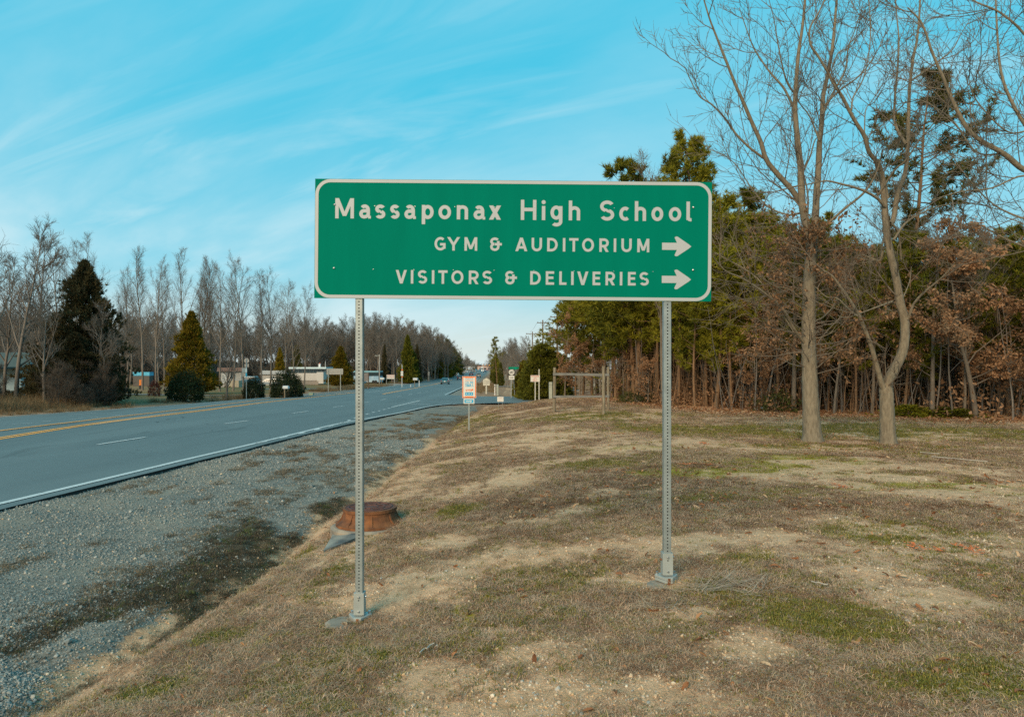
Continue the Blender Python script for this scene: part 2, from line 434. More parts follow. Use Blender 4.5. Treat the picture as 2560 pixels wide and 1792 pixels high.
def blades(c, d, ln, wd, k, spread, rng):
    """k narrow triangles out of every point c along direction d"""
    n = len(c)
    dd = unit(np.repeat(d, k, 0) + rng.normal(0, spread, (n * k, 3)))
    cc = np.repeat(c, k, 0); L_ = ln * rng.uniform(.6, 1.15, (n * k, 1))
    sd_ = unit(np.cross(dd, rng.normal(0, 1, (n * k, 3)))) * wd / 2
    V = np.stack([cc - sd_, cc + sd_, cc + dd * L_], 1).reshape(-1, 3)
    return V, np.arange(n * k * 3).reshape(-1, 3)
def leaves(c, size, rng, droop=.3, asp=.55):
    n = len(c)
    d = unit(rng.normal(0, 1, (n, 3)) + np.array([0, 0, -droop])); u = unit(np.cross(d, rng.normal(0, 1, (n, 3))))
    s = size * rng.uniform(.6, 1.3, (n, 1))
    V = np.stack([c, c + d * s * .5 + u * s * asp * .5, c + d * s, c + d * s * .5 - u * s * asp * .5], 1).reshape(-1, 3)
    return V, np.arange(n * 4).reshape(-1, 4)
def mesh_obj(name, me, parent=None):
    o = bpy.data.objects.new(name, me); COL.objects.link(o)
    if parent is not None: o.parent = parent
    return o

def tree_meshes_bare(seed, H, R, narrow=.5, n1=20, n2=5, n3=5, n4=3, m=None, tw=.006, t0=.3, lean=.02, lenk=.30):
    rng = np.random.default_rng(seed); m = m or bark_far
    tr = grow(np.zeros((1, 3)), np.array([[rng.normal(0, lean), rng.normal(0, lean), 1]]), [H * .97], 14, .035, .03, rng)
    a = Acc(); a.add(*tubes(tr, [R], [R * .08], 8, .8)); trunk = a.mesh('trunk', m, True)
    c = Acc()
    p, d, t, _ = sprout(tr, n1, t0, .99, narrow * .7, narrow * 1.3, rng)
    l1 = H * (lenk * (1 - t) + .08) * rng.uniform(.7, 1.25, len(t)); b1 = grow(p, d, l1, 7, .055, .07, rng)
    r1 = R * (.42 * (1 - t) + .10); c.add(*tubes(b1, r1, r1 * .25, 5))
    p, d, t, k = sprout(b1, n2, .18, .97, .35, .85, rng)
    l2 = l1[k] * .42 * (1.15 - t * .5) * rng.uniform(.6, 1.3, len(t)); b2 = grow(p, d, l2, 5, .07, .07, rng)
    r2 = np.maximum(r1[k] * .38, tw * 1.8); c.add(*tubes(b2, r2, r2 * .4, 3))
    p, d, t, k = sprout(b2, n3, .15, .98, .35, .8, rng)
    l3 = l2[k] * .5 * rng.uniform(.6, 1.3, len(t)) + .12; b3 = grow(p, d, l3, 4, .08, .06, rng)
    r3 = np.maximum(r2[k] * .4, tw); c.add(*tubes(b3, r3, r3 * .5, 3))
    if n4:
        p, d, t, k = sprout(b3, n4, .2, .98, .35, .8, rng)
        l4 = l3[k] * .6 * rng.uniform(.6, 1.3, len(t)) + .08; b4 = grow(p, d, l4, 3, .12, .05, rng)
        c.add(*tubes(b4, np.full(len(t), tw * .8), np.full(len(t), tw * .35), 3))
    return trunk, c.mesh('crown', m)
def tree_meshes_pine(seed, H, R, t0=.35, width=.22, n1=46, leafm=None, droop=.0, k=9, tuft=.24, rag=.35, barkm=None, n3=4):
    rng = np.random.default_rng(seed)
    tr = grow(np.zeros((1, 3)), np.array([[rng.normal(0, .03), rng.normal(0, .03), 1]]), [H], 14, .02, .03, rng)
    a = Acc(); a.add(*tubes(tr, [R], [R * .12], 8, .9))
    p, d, t, _ = sprout(tr, n1, t0, .99, 1.15, 1.5, rng)
    u = (t - t0) / (1 - t0)
    prof = np.clip(.35 + 2.2 * u, 0, 1) * np.clip((1.06 - u) * 1.5, 0, 1)
    l1 = H * width * prof * rng.uniform(1 - rag, 1 + rag * .6, len(t)) + .25
    b1 = grow(p, d, l1, 6, .09, .07 - droop, rng); r1 = R * (.20 - .12 * u) + .01; a.add(*tubes(b1, r1, r1 * .3, 4))
    # dead lower stubs
    ps, ds, ts, _ = sprout(tr, 10, .12, t0, 1.2, 1.6, rng); bs = grow(ps, ds, np.full(len(ts), H * .05) * rng.uniform(.4, 1.6, len(ts)), 3, .15, -.02, rng); a.add(*tubes(bs, np.full(len(ts), .014), np.full(len(ts), .004), 3))
    trunk = a.mesh('trunk', barkm or bark_pine, True)
    c = Acc()
    p, d, t2, kk = sprout(b1, 6, .25, 1.0, .4, .95, rng)
    l2 = l1[kk] * .38 * rng.uniform(.5, 1.2, len(t2)) + .1; b2 = grow(p, d, l2, 4, .12, .06, rng)
    p, d, t3, _ = sprout(b2, n3, .25, 1.0, .2, .8, rng)
    d = unit(d + np.array([0, 0, .35]))
    c.add(*blades(p + rng.normal(0, .05, p.shape), d, tuft, tuft * .14, k, .75, rng))
    p, d, t3, _ = sprout(b1, 3, .5, 1.0, .2, .9, rng)
    c.add(*blades(p, unit(d + np.array([0, 0, .3])), tuft, tuft * .14, k, .75, rng))
    return trunk, c.mesh('crown', leafm or pineleaf)
def tree_meshes_cedar(seed, H, W, leafm, n=2600, k=5, base=.02, pw=.8, barkm=None, bl=.26, lump=.35):
    rng = np.random.default_rng(seed)
    tr = grow(np.zeros((1, 3)), np.array([[0, 0, 1.]]), [H * .96], 8, .015, .03, rng)
    a = Acc(); a.add(*tubes(tr, [H * .018 + .03], [.01], 7)); trunk = a.mesh('trunk', barkm or bark_pine, True)
    t = base + (1 - base) * rng.random(n) ** 1.25; th = rng.uniform(0, 2 * np.pi, n)
    r = W / 2 * (np.clip((1 - t) / (1 - base), 0, 1) ** pw) * np.clip((t - base) * 9 + .55, 0, 1)
    lumpn = fbm(th * 1.9 + 3, t * 13, seed, 4); lumpn = np.clip((lumpn - .5) * 2.2 + .5, 0, 1.2); r = r * (1 - lump + lump * 2 * lumpn) * np.sqrt(rng.uniform(.30, 1.0, n)) + np.where(rng.random(n) < .06, rng.uniform(0, .09, n) * W, 0)
    c0 = np.stack([r * np.cos(th), r * np.sin(th), t * H * .985], 1)
    d = unit(np.stack([np.cos(th), np.sin(th), np.full(n, .75)], 1))
    c = Acc(); c.add(*blades(c0, d, bl, bl * .30, k, .45, rng))
    return trunk, c.mesh('crown', leafm)
def bush_meshes(seed, W, H, leafm, n=5200, size=.10, lump=.3, cut=.0):
    rng = np.random.default_rng(seed)
    v = unit(rng.normal(0, 1, (n, 3))); v[:, 2] = np.abs(v[:, 2]) * .9 + v[:, 2] * .1
    th = np.arctan2(v[:, 1], v[:, 0]); lm_ = fbm(th * 2 + 5, v[:, 2] * 4, seed, 3)
    rad = (1 - lump + 2 * lump * lm_) * rng.uniform(.45, 1, n) ** .35
    zz = v[:, 2] * rad
    c0 = np.stack([v[:, 0] * rad * W / 2 * (1 - cut * (1 - np.clip(zz * 2.5, 0, 1))), v[:, 1] * rad * W / 2 * (1 - cut * (1 - np.clip(zz * 2.5, 0, 1))), zz * H * .95 + .04], 1)
    c = Acc(); c.add(*leaves(c0, size, rng, -.3, .6)); crown_ = c.mesh('crown', leafm)
    st = grow(np.zeros((9, 3)), unit(rng.normal(0, .5, (9, 3)) + np.array([0, 0, 1])), np.full(9, H * .8), 5, .1, .03, rng)
    a = Acc(); a.add(*tubes(st, np.full(9, .03), np.full(9, .008), 5)); return a.mesh('stem', bark_far), crown_
def make_tree(name, meshes, label, cat, loc, rz=0, scale=1, group=None, parts=('trunk', 'crown')):
    t = thing(name, label, cat, loc, rz, group)
    t.scale = scale if hasattr(scale, '__len__') else (scale,) * 3
    for pn, me in zip(parts, meshes): mesh_obj(pn, me, t)
    return t

# ------------------------------------------------------------------ geometry-node scatter (uncountable ground cover only)
def scatter(name, label, cat, protos, pos, rot, scl, tint, idx=None, kind='stuff'):
    n = len(pos); me = bpy.data.meshes.new(name)
    me.vertices.add(n); me.vertices.foreach_set('co', np.asarray(pos, np.float32).ravel())
    for nm, ty, arr in (('rot', 'FLOAT_VECTOR', rot), ('scl', 'FLOAT', scl), ('tint', 'FLOAT', tint)):
        a = me.attributes.new(nm, ty, 'POINT'); a.data.foreach_set('vector' if ty == 'FLOAT_VECTOR' else 'value', np.asarray(arr, np.float32).ravel())
    a = me.attributes.new('pick', 'INT', 'POINT'); idx = np.random.default_rng(3).integers(0, len(protos), n) if idx is None else idx
    a.data.foreach_set('value', np.asarray(idx, np.int32))
    ob = mesh_obj(name, me); tag(ob, label, cat, None, kind)
    g = bpy.data.node_groups.new(name + '_nodes', 'GeometryNodeTree')
    g.interface.new_socket('Geometry', in_out='INPUT', socket_type='NodeSocketGeometry')
    g.interface.new_socket('Geometry', in_out='OUTPUT', socket_type='NodeSocketGeometry')
    gi = g.nodes.new('NodeGroupInput'); go = g.nodes.new('NodeGroupOutput'); jn = g.nodes.new('GeometryNodeJoinGeometry')
    def attr(nm, ty):
        x = g.nodes.new('GeometryNodeInputNamedAttribute'); x.data_type = ty; x.inputs[0].default_value = nm; return x.outputs[0]
    ra, sa, pa = attr('rot', 'FLOAT_VECTOR'), attr('scl', 'FLOAT'), attr('pick', 'INT')
    e2r = g.nodes.new('FunctionNodeEulerToRotation'); g.links.new(ra, e2r.inputs[0])
    for i, pr in enumerate(protos):
        po = bpy.data.objects.new(name + '_source', pr)
        oi = g.nodes.new('GeometryNodeObjectInfo'); oi.inputs[0].default_value = po; oi.inputs['As Instance'].default_value = True
        cp = g.nodes.new('FunctionNodeCompare'); cp.data_type = 'INT'; cp.operation = 'EQUAL'
        ins = [s for s in cp.inputs if s.type == 'INT']; g.links.new(pa, ins[0]); ins[1].default_value = i
        ip = g.nodes.new('GeometryNodeInstanceOnPoints')
        g.links.new(gi.outputs[0], ip.inputs['Points']); g.links.new(cp.outputs[0], ip.inputs['Selection'])
        g.links.new(oi.outputs['Geometry'], ip.inputs['Instance']); g.links.new(e2r.outputs[0], ip.inputs['Rotation']); g.links.new(sa, ip.inputs['Scale'])
        g.links.new(ip.outputs[0], jn.inputs[0])
    g.links.new(jn.outputs[0], go.inputs[0])
    md = ob.modifiers.new('scatter', 'NODES'); md.node_group = g
    return ob
#==SETTING==
# ------------------------------------------------------------------ ground cover fields (what grows or lies where)
def patches(lst):
    o = []
    for px, row, rp, rr in lst:
        c = at(px, row); a = at(px, row - rr); b = at(px, min(row + rr, 2600))
        o.append((c.x, (a.y + b.y) / 2, rp / F * c.y, max((a.y - b.y) / 2, .12)))
    return o
DIRT = patches([(1060, 1462, 260, 45), (1300, 1395, 240, 38), (1560, 1370, 280, 34), (1850, 1345, 220, 22), (1480, 1735, 420, 90), (1200, 1780, 300, 50),
                (1280, 1200, 130, 26), (1160, 1222, 90, 22), (1340, 1105, 100, 22), (1420, 1275, 70, 14), (1640, 1450, 120, 22), (1700, 1530, 130, 22),
                (1290, 1300, 110, 14), (2330, 1500, 150, 36), (2200, 1430, 120, 22), (1700, 1108, 170, 14), (1960, 1125, 200, 9), (2250, 1195, 170, 12), (2420, 1238, 200, 15),
                (2480, 1180, 110, 12), (1390, 1088, 120, 7), (1850, 1620, 160, 60), (1120, 1350, 90, 24), (1750, 1750, 150, 60), (330, 1690, 60, 22), (1100, 1690, 120, 50), (1370, 1630, 160, 40)])
MOSS = patches([(2050, 1168, 210, 20), (1830, 1182, 230, 11), (2260, 1215, 180, 13), (2510, 1228, 160, 16), (1990, 1150, 110, 12), (2150, 1190, 140, 9), (2380, 1215, 150, 9), (1175, 1545, 18, 16), (1450, 1470, 20, 6), (1150, 1520, 14, 8), (1230, 1495, 25, 6), (1600, 1120, 120, 6)])
GREEN = patches([(2330, 1340, 230, 40), (2050, 1560, 260, 60), (2400, 1720, 230, 70), (1880, 1390, 100, 18), (720, 1400, 90, 12), (900, 1200, 70, 20), (1080, 1080, 45, 18), (1180, 1052, 60, 10),
                 (1480, 1160, 160, 12), (400, 1720, 90, 26), (560, 1590, 70, 20), (870, 1400, 30, 50), (1150, 1270, 60, 12), (1900, 1075, 380, 14), (2330, 1085, 300, 18), (2050, 1120, 260, 8), (2100, 1065, 160, 6), (1500, 1040, 160, 10), (960, 1640, 40, 16), (1760, 1465, 60, 14)])
RED = patches([(1560, 1225, 300, 34), (1800, 1250, 260, 24), (2050, 1265, 200, 16), (2500, 1275, 160, 20), (2480, 1200, 130, 8), (1650, 1175, 180, 14), (1400, 1010, 200, 8), (2150, 1125, 160, 7)])
def field(lst, x, y, sharp=.55, nz=1.3, seed=3, amp=.75):
    nn = (fbm(x * nz, y * nz * .8, seed, 4) - .5) * amp * 2 + (fbm(x * nz * 4, y * nz * 4, seed + 7, 3) - .5) * amp
    v = np.zeros_like(x)
    for cx, cy, rx, ry in lst:
        d = np.sqrt(((x - cx) / rx) ** 2 + ((y - cy) / ry) ** 2)
        v = np.maximum(v, sstep(1 + sharp, 1 - sharp, d + nn))
    return v
def cover(x, y):
    x = np.asarray(x, float); y = np.asarray(y, float)
    xd = xditch(y); xe_ = xe(y); xf_ = xf(y)
    wob = (fbm(x * 1.4, y * 1.4, 71, 3) - .5)
    near_side = (x > (xe_ + xf_) / 2)
    grav = near_side * (1 - sstep(-.45, -.15, x - xd + wob * .7)) * (1 - sstep(40, 46, y))
    far_verge = (~near_side) * (1 - sstep(1.0, 3.2, xf_ - x + wob * 2))
    fv2 = near_side * (y > 61) * (1 - sstep(.8, 3, x - xe_ + wob))
    grav = np.maximum(grav, np.maximum(far_verge * .5, fv2 * .8))
    lawn = near_side * sstep(-.1, .2, x - xd)
    dirt = field(DIRT, x, y, seed=3, sharp=.75, amp=.85) * lawn
    silt = near_side * np.exp(-((x - xd + .05 + wob * .5) / .26) ** 2) * (y < 22)
    dirt = np.maximum(dirt, silt)
    dirt = np.maximum(dirt, lawn * sstep(.50, .66, fbm(x * 1.1, y * 1.1, 44)) * .8)
    moss = field(MOSS, x, y, seed=13, amp=.9, nz=2.0) * lawn
    green = np.maximum(field(GREEN, x, y, seed=23, amp=.8), sstep(.56, .74, fbm(x * .8, y * .8, 55)) * .45) * lawn
    green = np.where((~near_side) & (xf_ - x > 5) & (y > 45), .55 + .4 * sstep(.4, .6, fbm(x * .1, y * .1, 3)), green)
    edge = np.interp(x, [2, 3.3, 5.3, 7, 15, 30, 60], [60, 45, 31.5, 24.5, 20.2, 17.5, 15])
    litter = near_side * sstep(-1.6, .8, y - edge + wob * 2.5) * (x > 2.2) * (y < 95)
    red = np.maximum(field(RED, x, y, seed=33), 0) * lawn
    mat_ = near_side * (1 - sstep(-.05, .1, x - xd)) * sstep(-1.7, -.4, x - xd) * sstep(.36, .54, fbm(x * 1.5, y * .9, 66, 4)) * (1 - sstep(9, 16, y))
    mat_ = np.maximum(mat_, near_side * (1 - sstep(-.05, .1, x - xd)) * sstep(-3.4, -.8, x - xd) * sstep(.55, .7, fbm(x * .9, y * .5, 88, 4)) * sstep(8, 12, y) * .4)
    return dict(grav=grav, dirt=dirt, moss=moss, green=green, litter=litter, red=red, mat=mat_)

def ground():
    def axis(lo, hi, step, g, hi2, lo2=None):
        a = list(np.arange(lo, hi, step)); s = step
        while a[-1] < hi2: s *= g; a.append(a[-1] + s)
        if lo2 is not None:
            b = [lo]; s = step
            while b[-1] > lo2: s *= g; b.append(b[-1] - s)
            a = b[:0:-1] + a
        return np.array(a)
    xs = axis(-9.0, 8.5, .06, 1.045, 2500, -2500)
    ys = axis(1.6, 9.0, .055, 1.022, 3000, -60)
    X, Y = np.meshgrid(xs, ys); Z = hgt(X, Y)
    far = sstep(400, 2500, np.hypot(X, Y)); Z = Z * (1 - far) + far * 1.0
    nx, ny = len(xs), len(ys)
    V = np.stack([X, Y, Z], -1).reshape(-1, 3)
    i = np.arange(ny - 1)[:, None] * nx + np.arange(nx - 1)[None, :]
    Q = np.stack([i, i + 1, i + nx + 1, i + nx], -1).reshape(-1, 4)
    m, t, p = new_mat('roadside_ground'); n = t.nodes; l = t.links
    me = np_mesh('ground', V, [Q], [m], smooth=True)
    c = cover(X.ravel(), Y.ravel())
    for nm, ks in (('cover_a', ('dirt', 'green', 'grav')), ('cover_b', ('moss', 'litter', 'mat'))):
        a = me.attributes.new(nm, 'FLOAT_COLOR', 'POINT')
        d = np.ones((nx * ny, 4), np.float32)
        for k, q in enumerate(ks): d[:, k] = c[q]
        a.data.foreach_set('color', d.ravel())
    a = me.attributes.new('redness', 'FLOAT', 'POINT'); a.data.foreach_set('value', c['red'].astype(np.float32))
    o = mesh_obj('ground', me); tag(o, kind='structure')
    # material
    tcn = n.new('ShaderNodeTexCoord'); ob = tcn.outputs['Object']
    def noise(sc, det=5, dist=0, rough=.6, st=None):
        x = n.new('ShaderNodeTexNoise'); x.inputs['Scale'].default_value = sc; x.inputs['Detail'].default_value = det; x.inputs['Distortion'].default_value = dist; x.inputs['Roughness'].default_value = rough
        if st:
            mp = n.new('ShaderNodeMapping'); mp.inputs['Scale'].default_value = st; mp.inputs['Rotation'].default_value = (0, 0, .4); l.new(ob, mp.inputs[0]); l.new(mp.outputs[0], x.inputs['Vector'])
        else: l.new(ob, x.inputs['Vector'])
        return x.outputs[0]
    def rng_(v, a, b, c0=0, c1=1):
        x = n.new('ShaderNodeMapRange'); l.new(v, x.inputs[0])
        for k, q in enumerate((a, b, c0, c1)): x.inputs[k + 1].default_value = q
        return x.outputs[0]
    def mx(f, a, b, bt='MIX'):
        x = n.new('ShaderNodeMix'); x.data_type = 'RGBA'; x.blend_type = bt
        for s_, v in ((0, f), (6, a), (7, b)):
            if isinstance(v, (int, float)): x.inputs[s_].default_value = v
            elif isinstance(v, tuple): x.inputs[s_].default_value = (*v, 1)
            else: l.new(v, x.inputs[s_])
        return x.outputs[2]
    def mt(op, a, b, cl=False):
        x = n.new('ShaderNodeMath'); x.operation = op; x.use_clamp = cl
        for k, v in enumerate((a, b)):
            if isinstance(v, (int, float)): x.inputs[k].default_value = v
            else: l.new(v, x.inputs[k])
        return x.outputs[0]
    def attr(nm):
        x = n.new('ShaderNodeAttribute'); x.attribute_name = nm; return x
    A = attr('cover_a'); B = attr('cover_b'); R_ = attr('redness')
    sa = n.new('ShaderNodeSeparateColor'); l.new(A.outputs['Color'], sa.inputs[0]); sb = n.new('ShaderNodeSeparateColor'); l.new(B.outputs['Color'], sb.inputs[0])
    fine = noise(55, 6, .4, .75); mid = noise(7, 6, .5, .65); big = noise(.7, 5, .3); straw = noise(30, 5, 1.5, .7, (1, .25, 1)); grit = noise(160, 3, 0, .6)
    col = mx(rng_(straw, .3, .7), (.16, .083, .042), (.50, .285, .17))
    col = mx(rng_(mid, .35, .68), mx(.5, col, (.15, .078, .042)), col)
    col = mx(rng_(big, .35, .65, 0, .35), col, (.40, .225, .135))
    def thr(mask, nz, soft=.22):   # noisy edge
        return rng_(mt('ADD', mask, rng_(nz, .25, .75, -.6, .6)), .5 - soft, .5 + soft)
    red = thr(R_.outputs['Fac'], fine); col = mx(mt('MULTIPLY', red, .6), col, (.15, .068, .032))
    gcol = mx(rng_(fine, .3, .7), (.055, .055, .012), (.19, .165, .045)); col = mx(mt('MULTIPLY', thr(sa.outputs[1], fine), .62), col, gcol)
    lcol = mx(rng_(noise(22, 4, .6, .7), .38, .62), (.065, .032, .018), (.26, .115, .055)); col = mx(thr(sb.outputs[1], fine), col, lcol)
    mcol = mx(rng_(fine, .3, .7), (.16, .12, .008), (.46, .35, .025)); col = mx(mt('MULTIPLY', thr(sb.outputs[0], mid, .35), 1.0), col, mcol)
    dcol = mx(rng_(mid, .3, .7), (.54, .30, .155), (.90, .55, .33)); dcol = mx(rng_(grit, .55, .75, 0, .5), dcol, (.86, .59, .41)); dcol = mx(rng_(fine, .58, .34, 0, .45), dcol, (.16, .095, .05))
    col = mx(thr(sa.outputs[0], fine, .3), col, dcol)
    vor = n.new('ShaderNodeTexVoronoi'); vor.inputs['Scale'].default_value = 42; l.new(ob, vor.inputs['Vector'])
    hsv = n.new('ShaderNodeSeparateColor'); l.new(vor.outputs['Color'], hsv.inputs[0])
    vcol = mx(hsv.outputs[0], (.14, .15, .135), (.42, .40, .35)); vcol = mx(rng_(vor.outputs['Distance'], .25, .62, 0, .75), vcol, (.09, .085, .07))
    vcol = mx(rng_(noise(.9, 5, .5), .45, .62, 0, .8), vcol, mx(rng_(fine, .3, .7), (.19, .165, .13), (.40, .345, .27)))
    col = mx(thr(sa.outputs[2], mid, .12), col, vcol)
    tcol = mx(rng_(fine, .3, .7), (.018, .018, .010), (.12, .095, .055)); col = mx(mt('MULTIPLY', thr(sb.outputs[2], fine), .85), col, tcol)
    l.new(col, p.inputs['Base Color']); p.inputs['Roughness'].default_value = .95; p.inputs['Specular IOR Level'].default_value = .15
    bp = n.new('ShaderNodeBump'); bp.inputs['Strength'].default_value = .9; bp.inputs['Distance'].default_value = .02
    l.new(mt('ADD', mt('MULTIPLY', straw, .6), mt('ADD', mt('MULTIPLY', fine, .8), mt('MULTIPLY', mid, .7))), bp.inputs['Height']); l.new(bp.outputs[0], p.inputs['Normal'])
ground()

# ------------------------------------------------------------------ roads
def road_mat():
    m, t, p = new_mat('worn_asphalt'); n = t.nodes; l = t.links
    tcn = n.new('ShaderNodeTexCoord')
    def noise(sc, det, st=(1, 1, 1), dist=0):
        mp = n.new('ShaderNodeMapping'); mp.inputs['Scale'].default_value = st; mp.inputs['Rotation'].default_value = (0, 0, .02); l.new(tcn.outputs['Object'], mp.inputs[0])
        x = n.new('ShaderNodeTexNoise'); x.inputs['Scale'].default_value = sc; x.inputs['Detail'].default_value = det; x.inputs['Distortion'].default_value = dist; l.new(mp.outputs[0], x.inputs['Vector']); return x.outputs[0]
    def rr(v, a, b, c0=0, c1=1):
        x = n.new('ShaderNodeMapRange'); l.new(v, x.inputs[0])
        for k, q in enumerate((a, b, c0, c1)): x.inputs[k + 1].default_value = q
        return x.outputs[0]
    def mx(f, a, b):
        x = n.new('ShaderNodeMix'); x.data_type = 'RGBA'
        for s_, v in ((0, f), (6, a), (7, b)):
            if isinstance(v, (int, float)): x.inputs[s_].default_value = v
            elif isinstance(v, tuple): x.inputs[s_].default_value = (*v, 1)
            else: l.new(v, x.inputs[s_])
        return x.outputs[2]
    g = noise(90, 4); lane = noise(.55, 4, (1, .05, 1)); pat = noise(.35, 5, (1, .4, 1), .6)
    c = mx(rr(g, .3, .7), (.080, .105, .110), (.185, .228, .228))
    c = mx(rr(lane, .35, .65, 0, .35), c, (.075, .095, .10)); c = mx(rr(pat, .45, .62, 0, .3), c, (.165, .20, .20))
    nz = n.new('ShaderNodeTexNoise'); nz.inputs['Scale'].default_value = 1.2; nz.inputs['Detail'].default_value = 6; l.new(tcn.outputs['Object'], nz.inputs['Vector'])
    av = n.new('ShaderNodeVectorMath'); av.operation = 'MULTIPLY_ADD'; l.new(nz.outputs['Color'], av.inputs[0]); av.inputs[1].default_value = (1.6, 1.6, 0); l.new(tcn.outputs['Object'], av.inputs[2])
    vo = n.new('ShaderNodeTexVoronoi'); vo.feature = 'DISTANCE_TO_EDGE'; vo.inputs['Scale'].default_value = .22; l.new(av.outputs[0], vo.inputs['Vector'])
    ck = rr(vo.outputs['Distance'], .003, .0, 0, 1); ms = rr(noise(.12, 2), .45, .6)
    mm = n.new('ShaderNodeMath'); mm.operation = 'MULTIPLY'; l.new(ck, mm.inputs[0]); l.new(ms, mm.inputs[1]); c = mx(mm.outputs[0], c, (.035, .04, .04))
    stn = rr(noise(.9, 6, (1, .22, 1), 1.0), .62, .74, 0, .45); c = mx(stn, c, (.05, .06, .06))
    l.new(c, p.inputs['Base Color']); p.inputs['Roughness'].default_value = .75; p.inputs['Specular IOR Level'].default_value = .25
    b = n.new('ShaderNodeBump'); b.inputs['Strength'].default_value = .5; b.inputs['Distance'].default_value = .006; l.new(g, b.inputs['Height']); l.new(b.outputs[0], p.inputs['Normal'])
    return m
asph = road_mat()
def paint(name, col, wear):
    m, t, p = new_mat(name); n = t.nodes; l = t.links
    tcn = n.new('ShaderNodeTexCoord'); x = n.new('ShaderNodeTexNoise'); x.inputs['Scale'].default_value = 9; x.inputs['Detail'].default_value = 8; x.inputs['Roughness'].default_value = .75; l.new(tcn.outputs['Object'], x.inputs['Vector'])
    r = n.new('ShaderNodeMapRange'); l.new(x.outputs[0], r.inputs[0]); r.inputs[1].default_value = wear; r.inputs[2].default_value = wear + .12
    mxn = n.new('ShaderNodeMix'); mxn.data_type = 'RGBA'; l.new(r.outputs[0], mxn.inputs[0]); mxn.inputs[6].default_value = (.15, .15, .14, 1); mxn.inputs[7].default_value = (*col, 1)
    l.new(mxn.outputs[2], p.inputs['Base Color']); p.inputs['Roughness'].default_value = .6; MATS[name] = m; return m
pw_ = paint('white_road_paint', (.55, .56, .54), .33); py_ = paint('yellow_road_paint', (1.0, .40, .03), .27); pyw = paint('worn_yellow_paint', (.50, .24, .06), .50)
def strip(name, ys, xa, xb, m, dz=0, cols=1):
    V = []; Q = []
    for j, y in enumerate(ys):
        for k in range(cols + 1):
            x = xa(y) + (xb(y) - xa(y)) * k / cols; V.append((x, y, float(rz(x, y)) + dz))
    for j in range(len(ys) - 1):
        for k in range(cols):
            a = j * (cols + 1) + k; Q.append((a, a + 1, a + cols + 2, a + cols + 1))
    return np_mesh(name, np.array(V), [np.array(Q)], [m], smooth=True)
ysr = np.concatenate([np.arange(-50, 60, 1.0), np.arange(60, 200, 4), np.geomspace(200, 2900, 60)])
def mroad():
    me = strip('main_road', ysr, lambda y: float(xf(y)), lambda y: float(xr(y)), asph, 0, 12)
    o = mesh_obj('main_road', me); tag(o, kind='structure')
    # the pavement has a thickness at its edges: skirts down into the ground
    b = MB()
    for fx in (lambda y: float(xf(y)), lambda y: float(xe(y)) if y < 45.9 else float(xr(y))):
        yy = [y for y in np.arange(-40, 46, .5)]
        for a, c in zip(yy[:-1], yy[1:]):
            xa_, xb_ = fx(a), fx(c)
            b.add([(xa_, a, rz(xa_, a) - .003), (xb_, c, rz(xb_, c) - .003), (xb_ + (.02 if fx(0) > -12 else -.02), c, rz(xb_, c) - .2), (xa_ + (.02 if fx(0) > -12 else -.02), a, rz(xa_, a) - .2)], [(0, 1, 2, 3)], mat('asphalt_edge', (.05, .05, .048), .9))
    k = b.obj('road_edge', o)
mroad()
def side_road():
    ys = np.concatenate([np.arange(17, 46.01, .5), np.arange(46.5, 61.6, .5), np.arange(61.6, 68, .4)])
    V = []; Q = []
    def xl(y): return float(xr(y)) - .02
    cols = 10; rows = []
    for y in ys:
        b = float(xe(y)) if not (46 < y < 61.51) else 60.0
        rows.append((y, xl(y), max(b, xl(y) + .01)))
    for y, a, b in rows:
        for k in range(cols + 1):
            x = a + (b - a) * (k / cols) ** 1.5; V.append((x, y, float(rz(x, y)) + .004))
    for j in range(len(rows) - 1):
        for k in range(cols):
            q = j * (cols + 1) + k; Q.append((q, q + 1, q + cols + 2, q + cols + 1))
    o = mesh_obj('side_road', np_mesh('side_road', np.array(V), [np.array(Q)], [asph], smooth=True)); tag(o, kind='structure')
side_road()
rfn = lambda x, y: rz(x, y)
def line(name, pix, width, m, dz=.010, dash=None, world=None, parent=None, off=0, conn=None):
    pts = [at(px, row, rfn) for px, row in pix] if world is None else [Vector((x, y, 0)) for x, y in world]
    P = [Vector((p.x, p.y, 0)) for p in pts]; res = []
    for a, b in zip(P[:-1], P[1:]):
        nn = max(2, int((b - a).length / 1.0)); res += [a.lerp(b, i / nn) for i in range(nn)]
    res.append(P[-1])
    for _ in range(6 if len(P) > 2 else 0):      # smooth the traced corners
        res = [res[0]] + [(res[i - 1] + res[i] * 2 + res[i + 1]) / 4 for i in range(1, len(res) - 1)] + [res[-1]]
    cum = [0]
    for a, b in zip(res[:-1], res[1:]): cum.append(cum[-1] + (b - a).length)
    def posn(s):
        i = max(0, min(len(cum) - 2, int(np.searchsorted(cum, s)) - 1)); f = (s - cum[i]) / max(cum[i + 1] - cum[i], 1e-6)
        return res[i].lerp(res[i + 1], f), (res[i + 1] - res[i]).normalized()
    segs = []
    if dash:
        s = dash[2] if len(dash) > 2 else 0
        while s + dash[0] <= cum[-1] + .01: segs.append((s, s + dash[0])); s += dash[0] + dash[1]
    else: segs = [(0, cum[-1])]
    b = MB()
    for s0, s1 in segs:
        k = max(1, int((s1 - s0) / .9)); ring = []
        for i in range(k + 1):
            p, t = posn(s0 + (s1 - s0) * i / k); nrm = Vector((t.y, -t.x, 0))
            for sg in (-1, 1):
                q = p + nrm * (off + sg * width / 2); ring.append((q.x, q.y, float(rz(q.x, q.y)) + dz))
        b.add(ring, [(2 * i, 2 * i + 1, 2 * i + 3, 2 * i + 2) for i in range(k)], m)
    o = b.obj(name, parent); tag(o, kind='structure') if parent is None else None
    return o
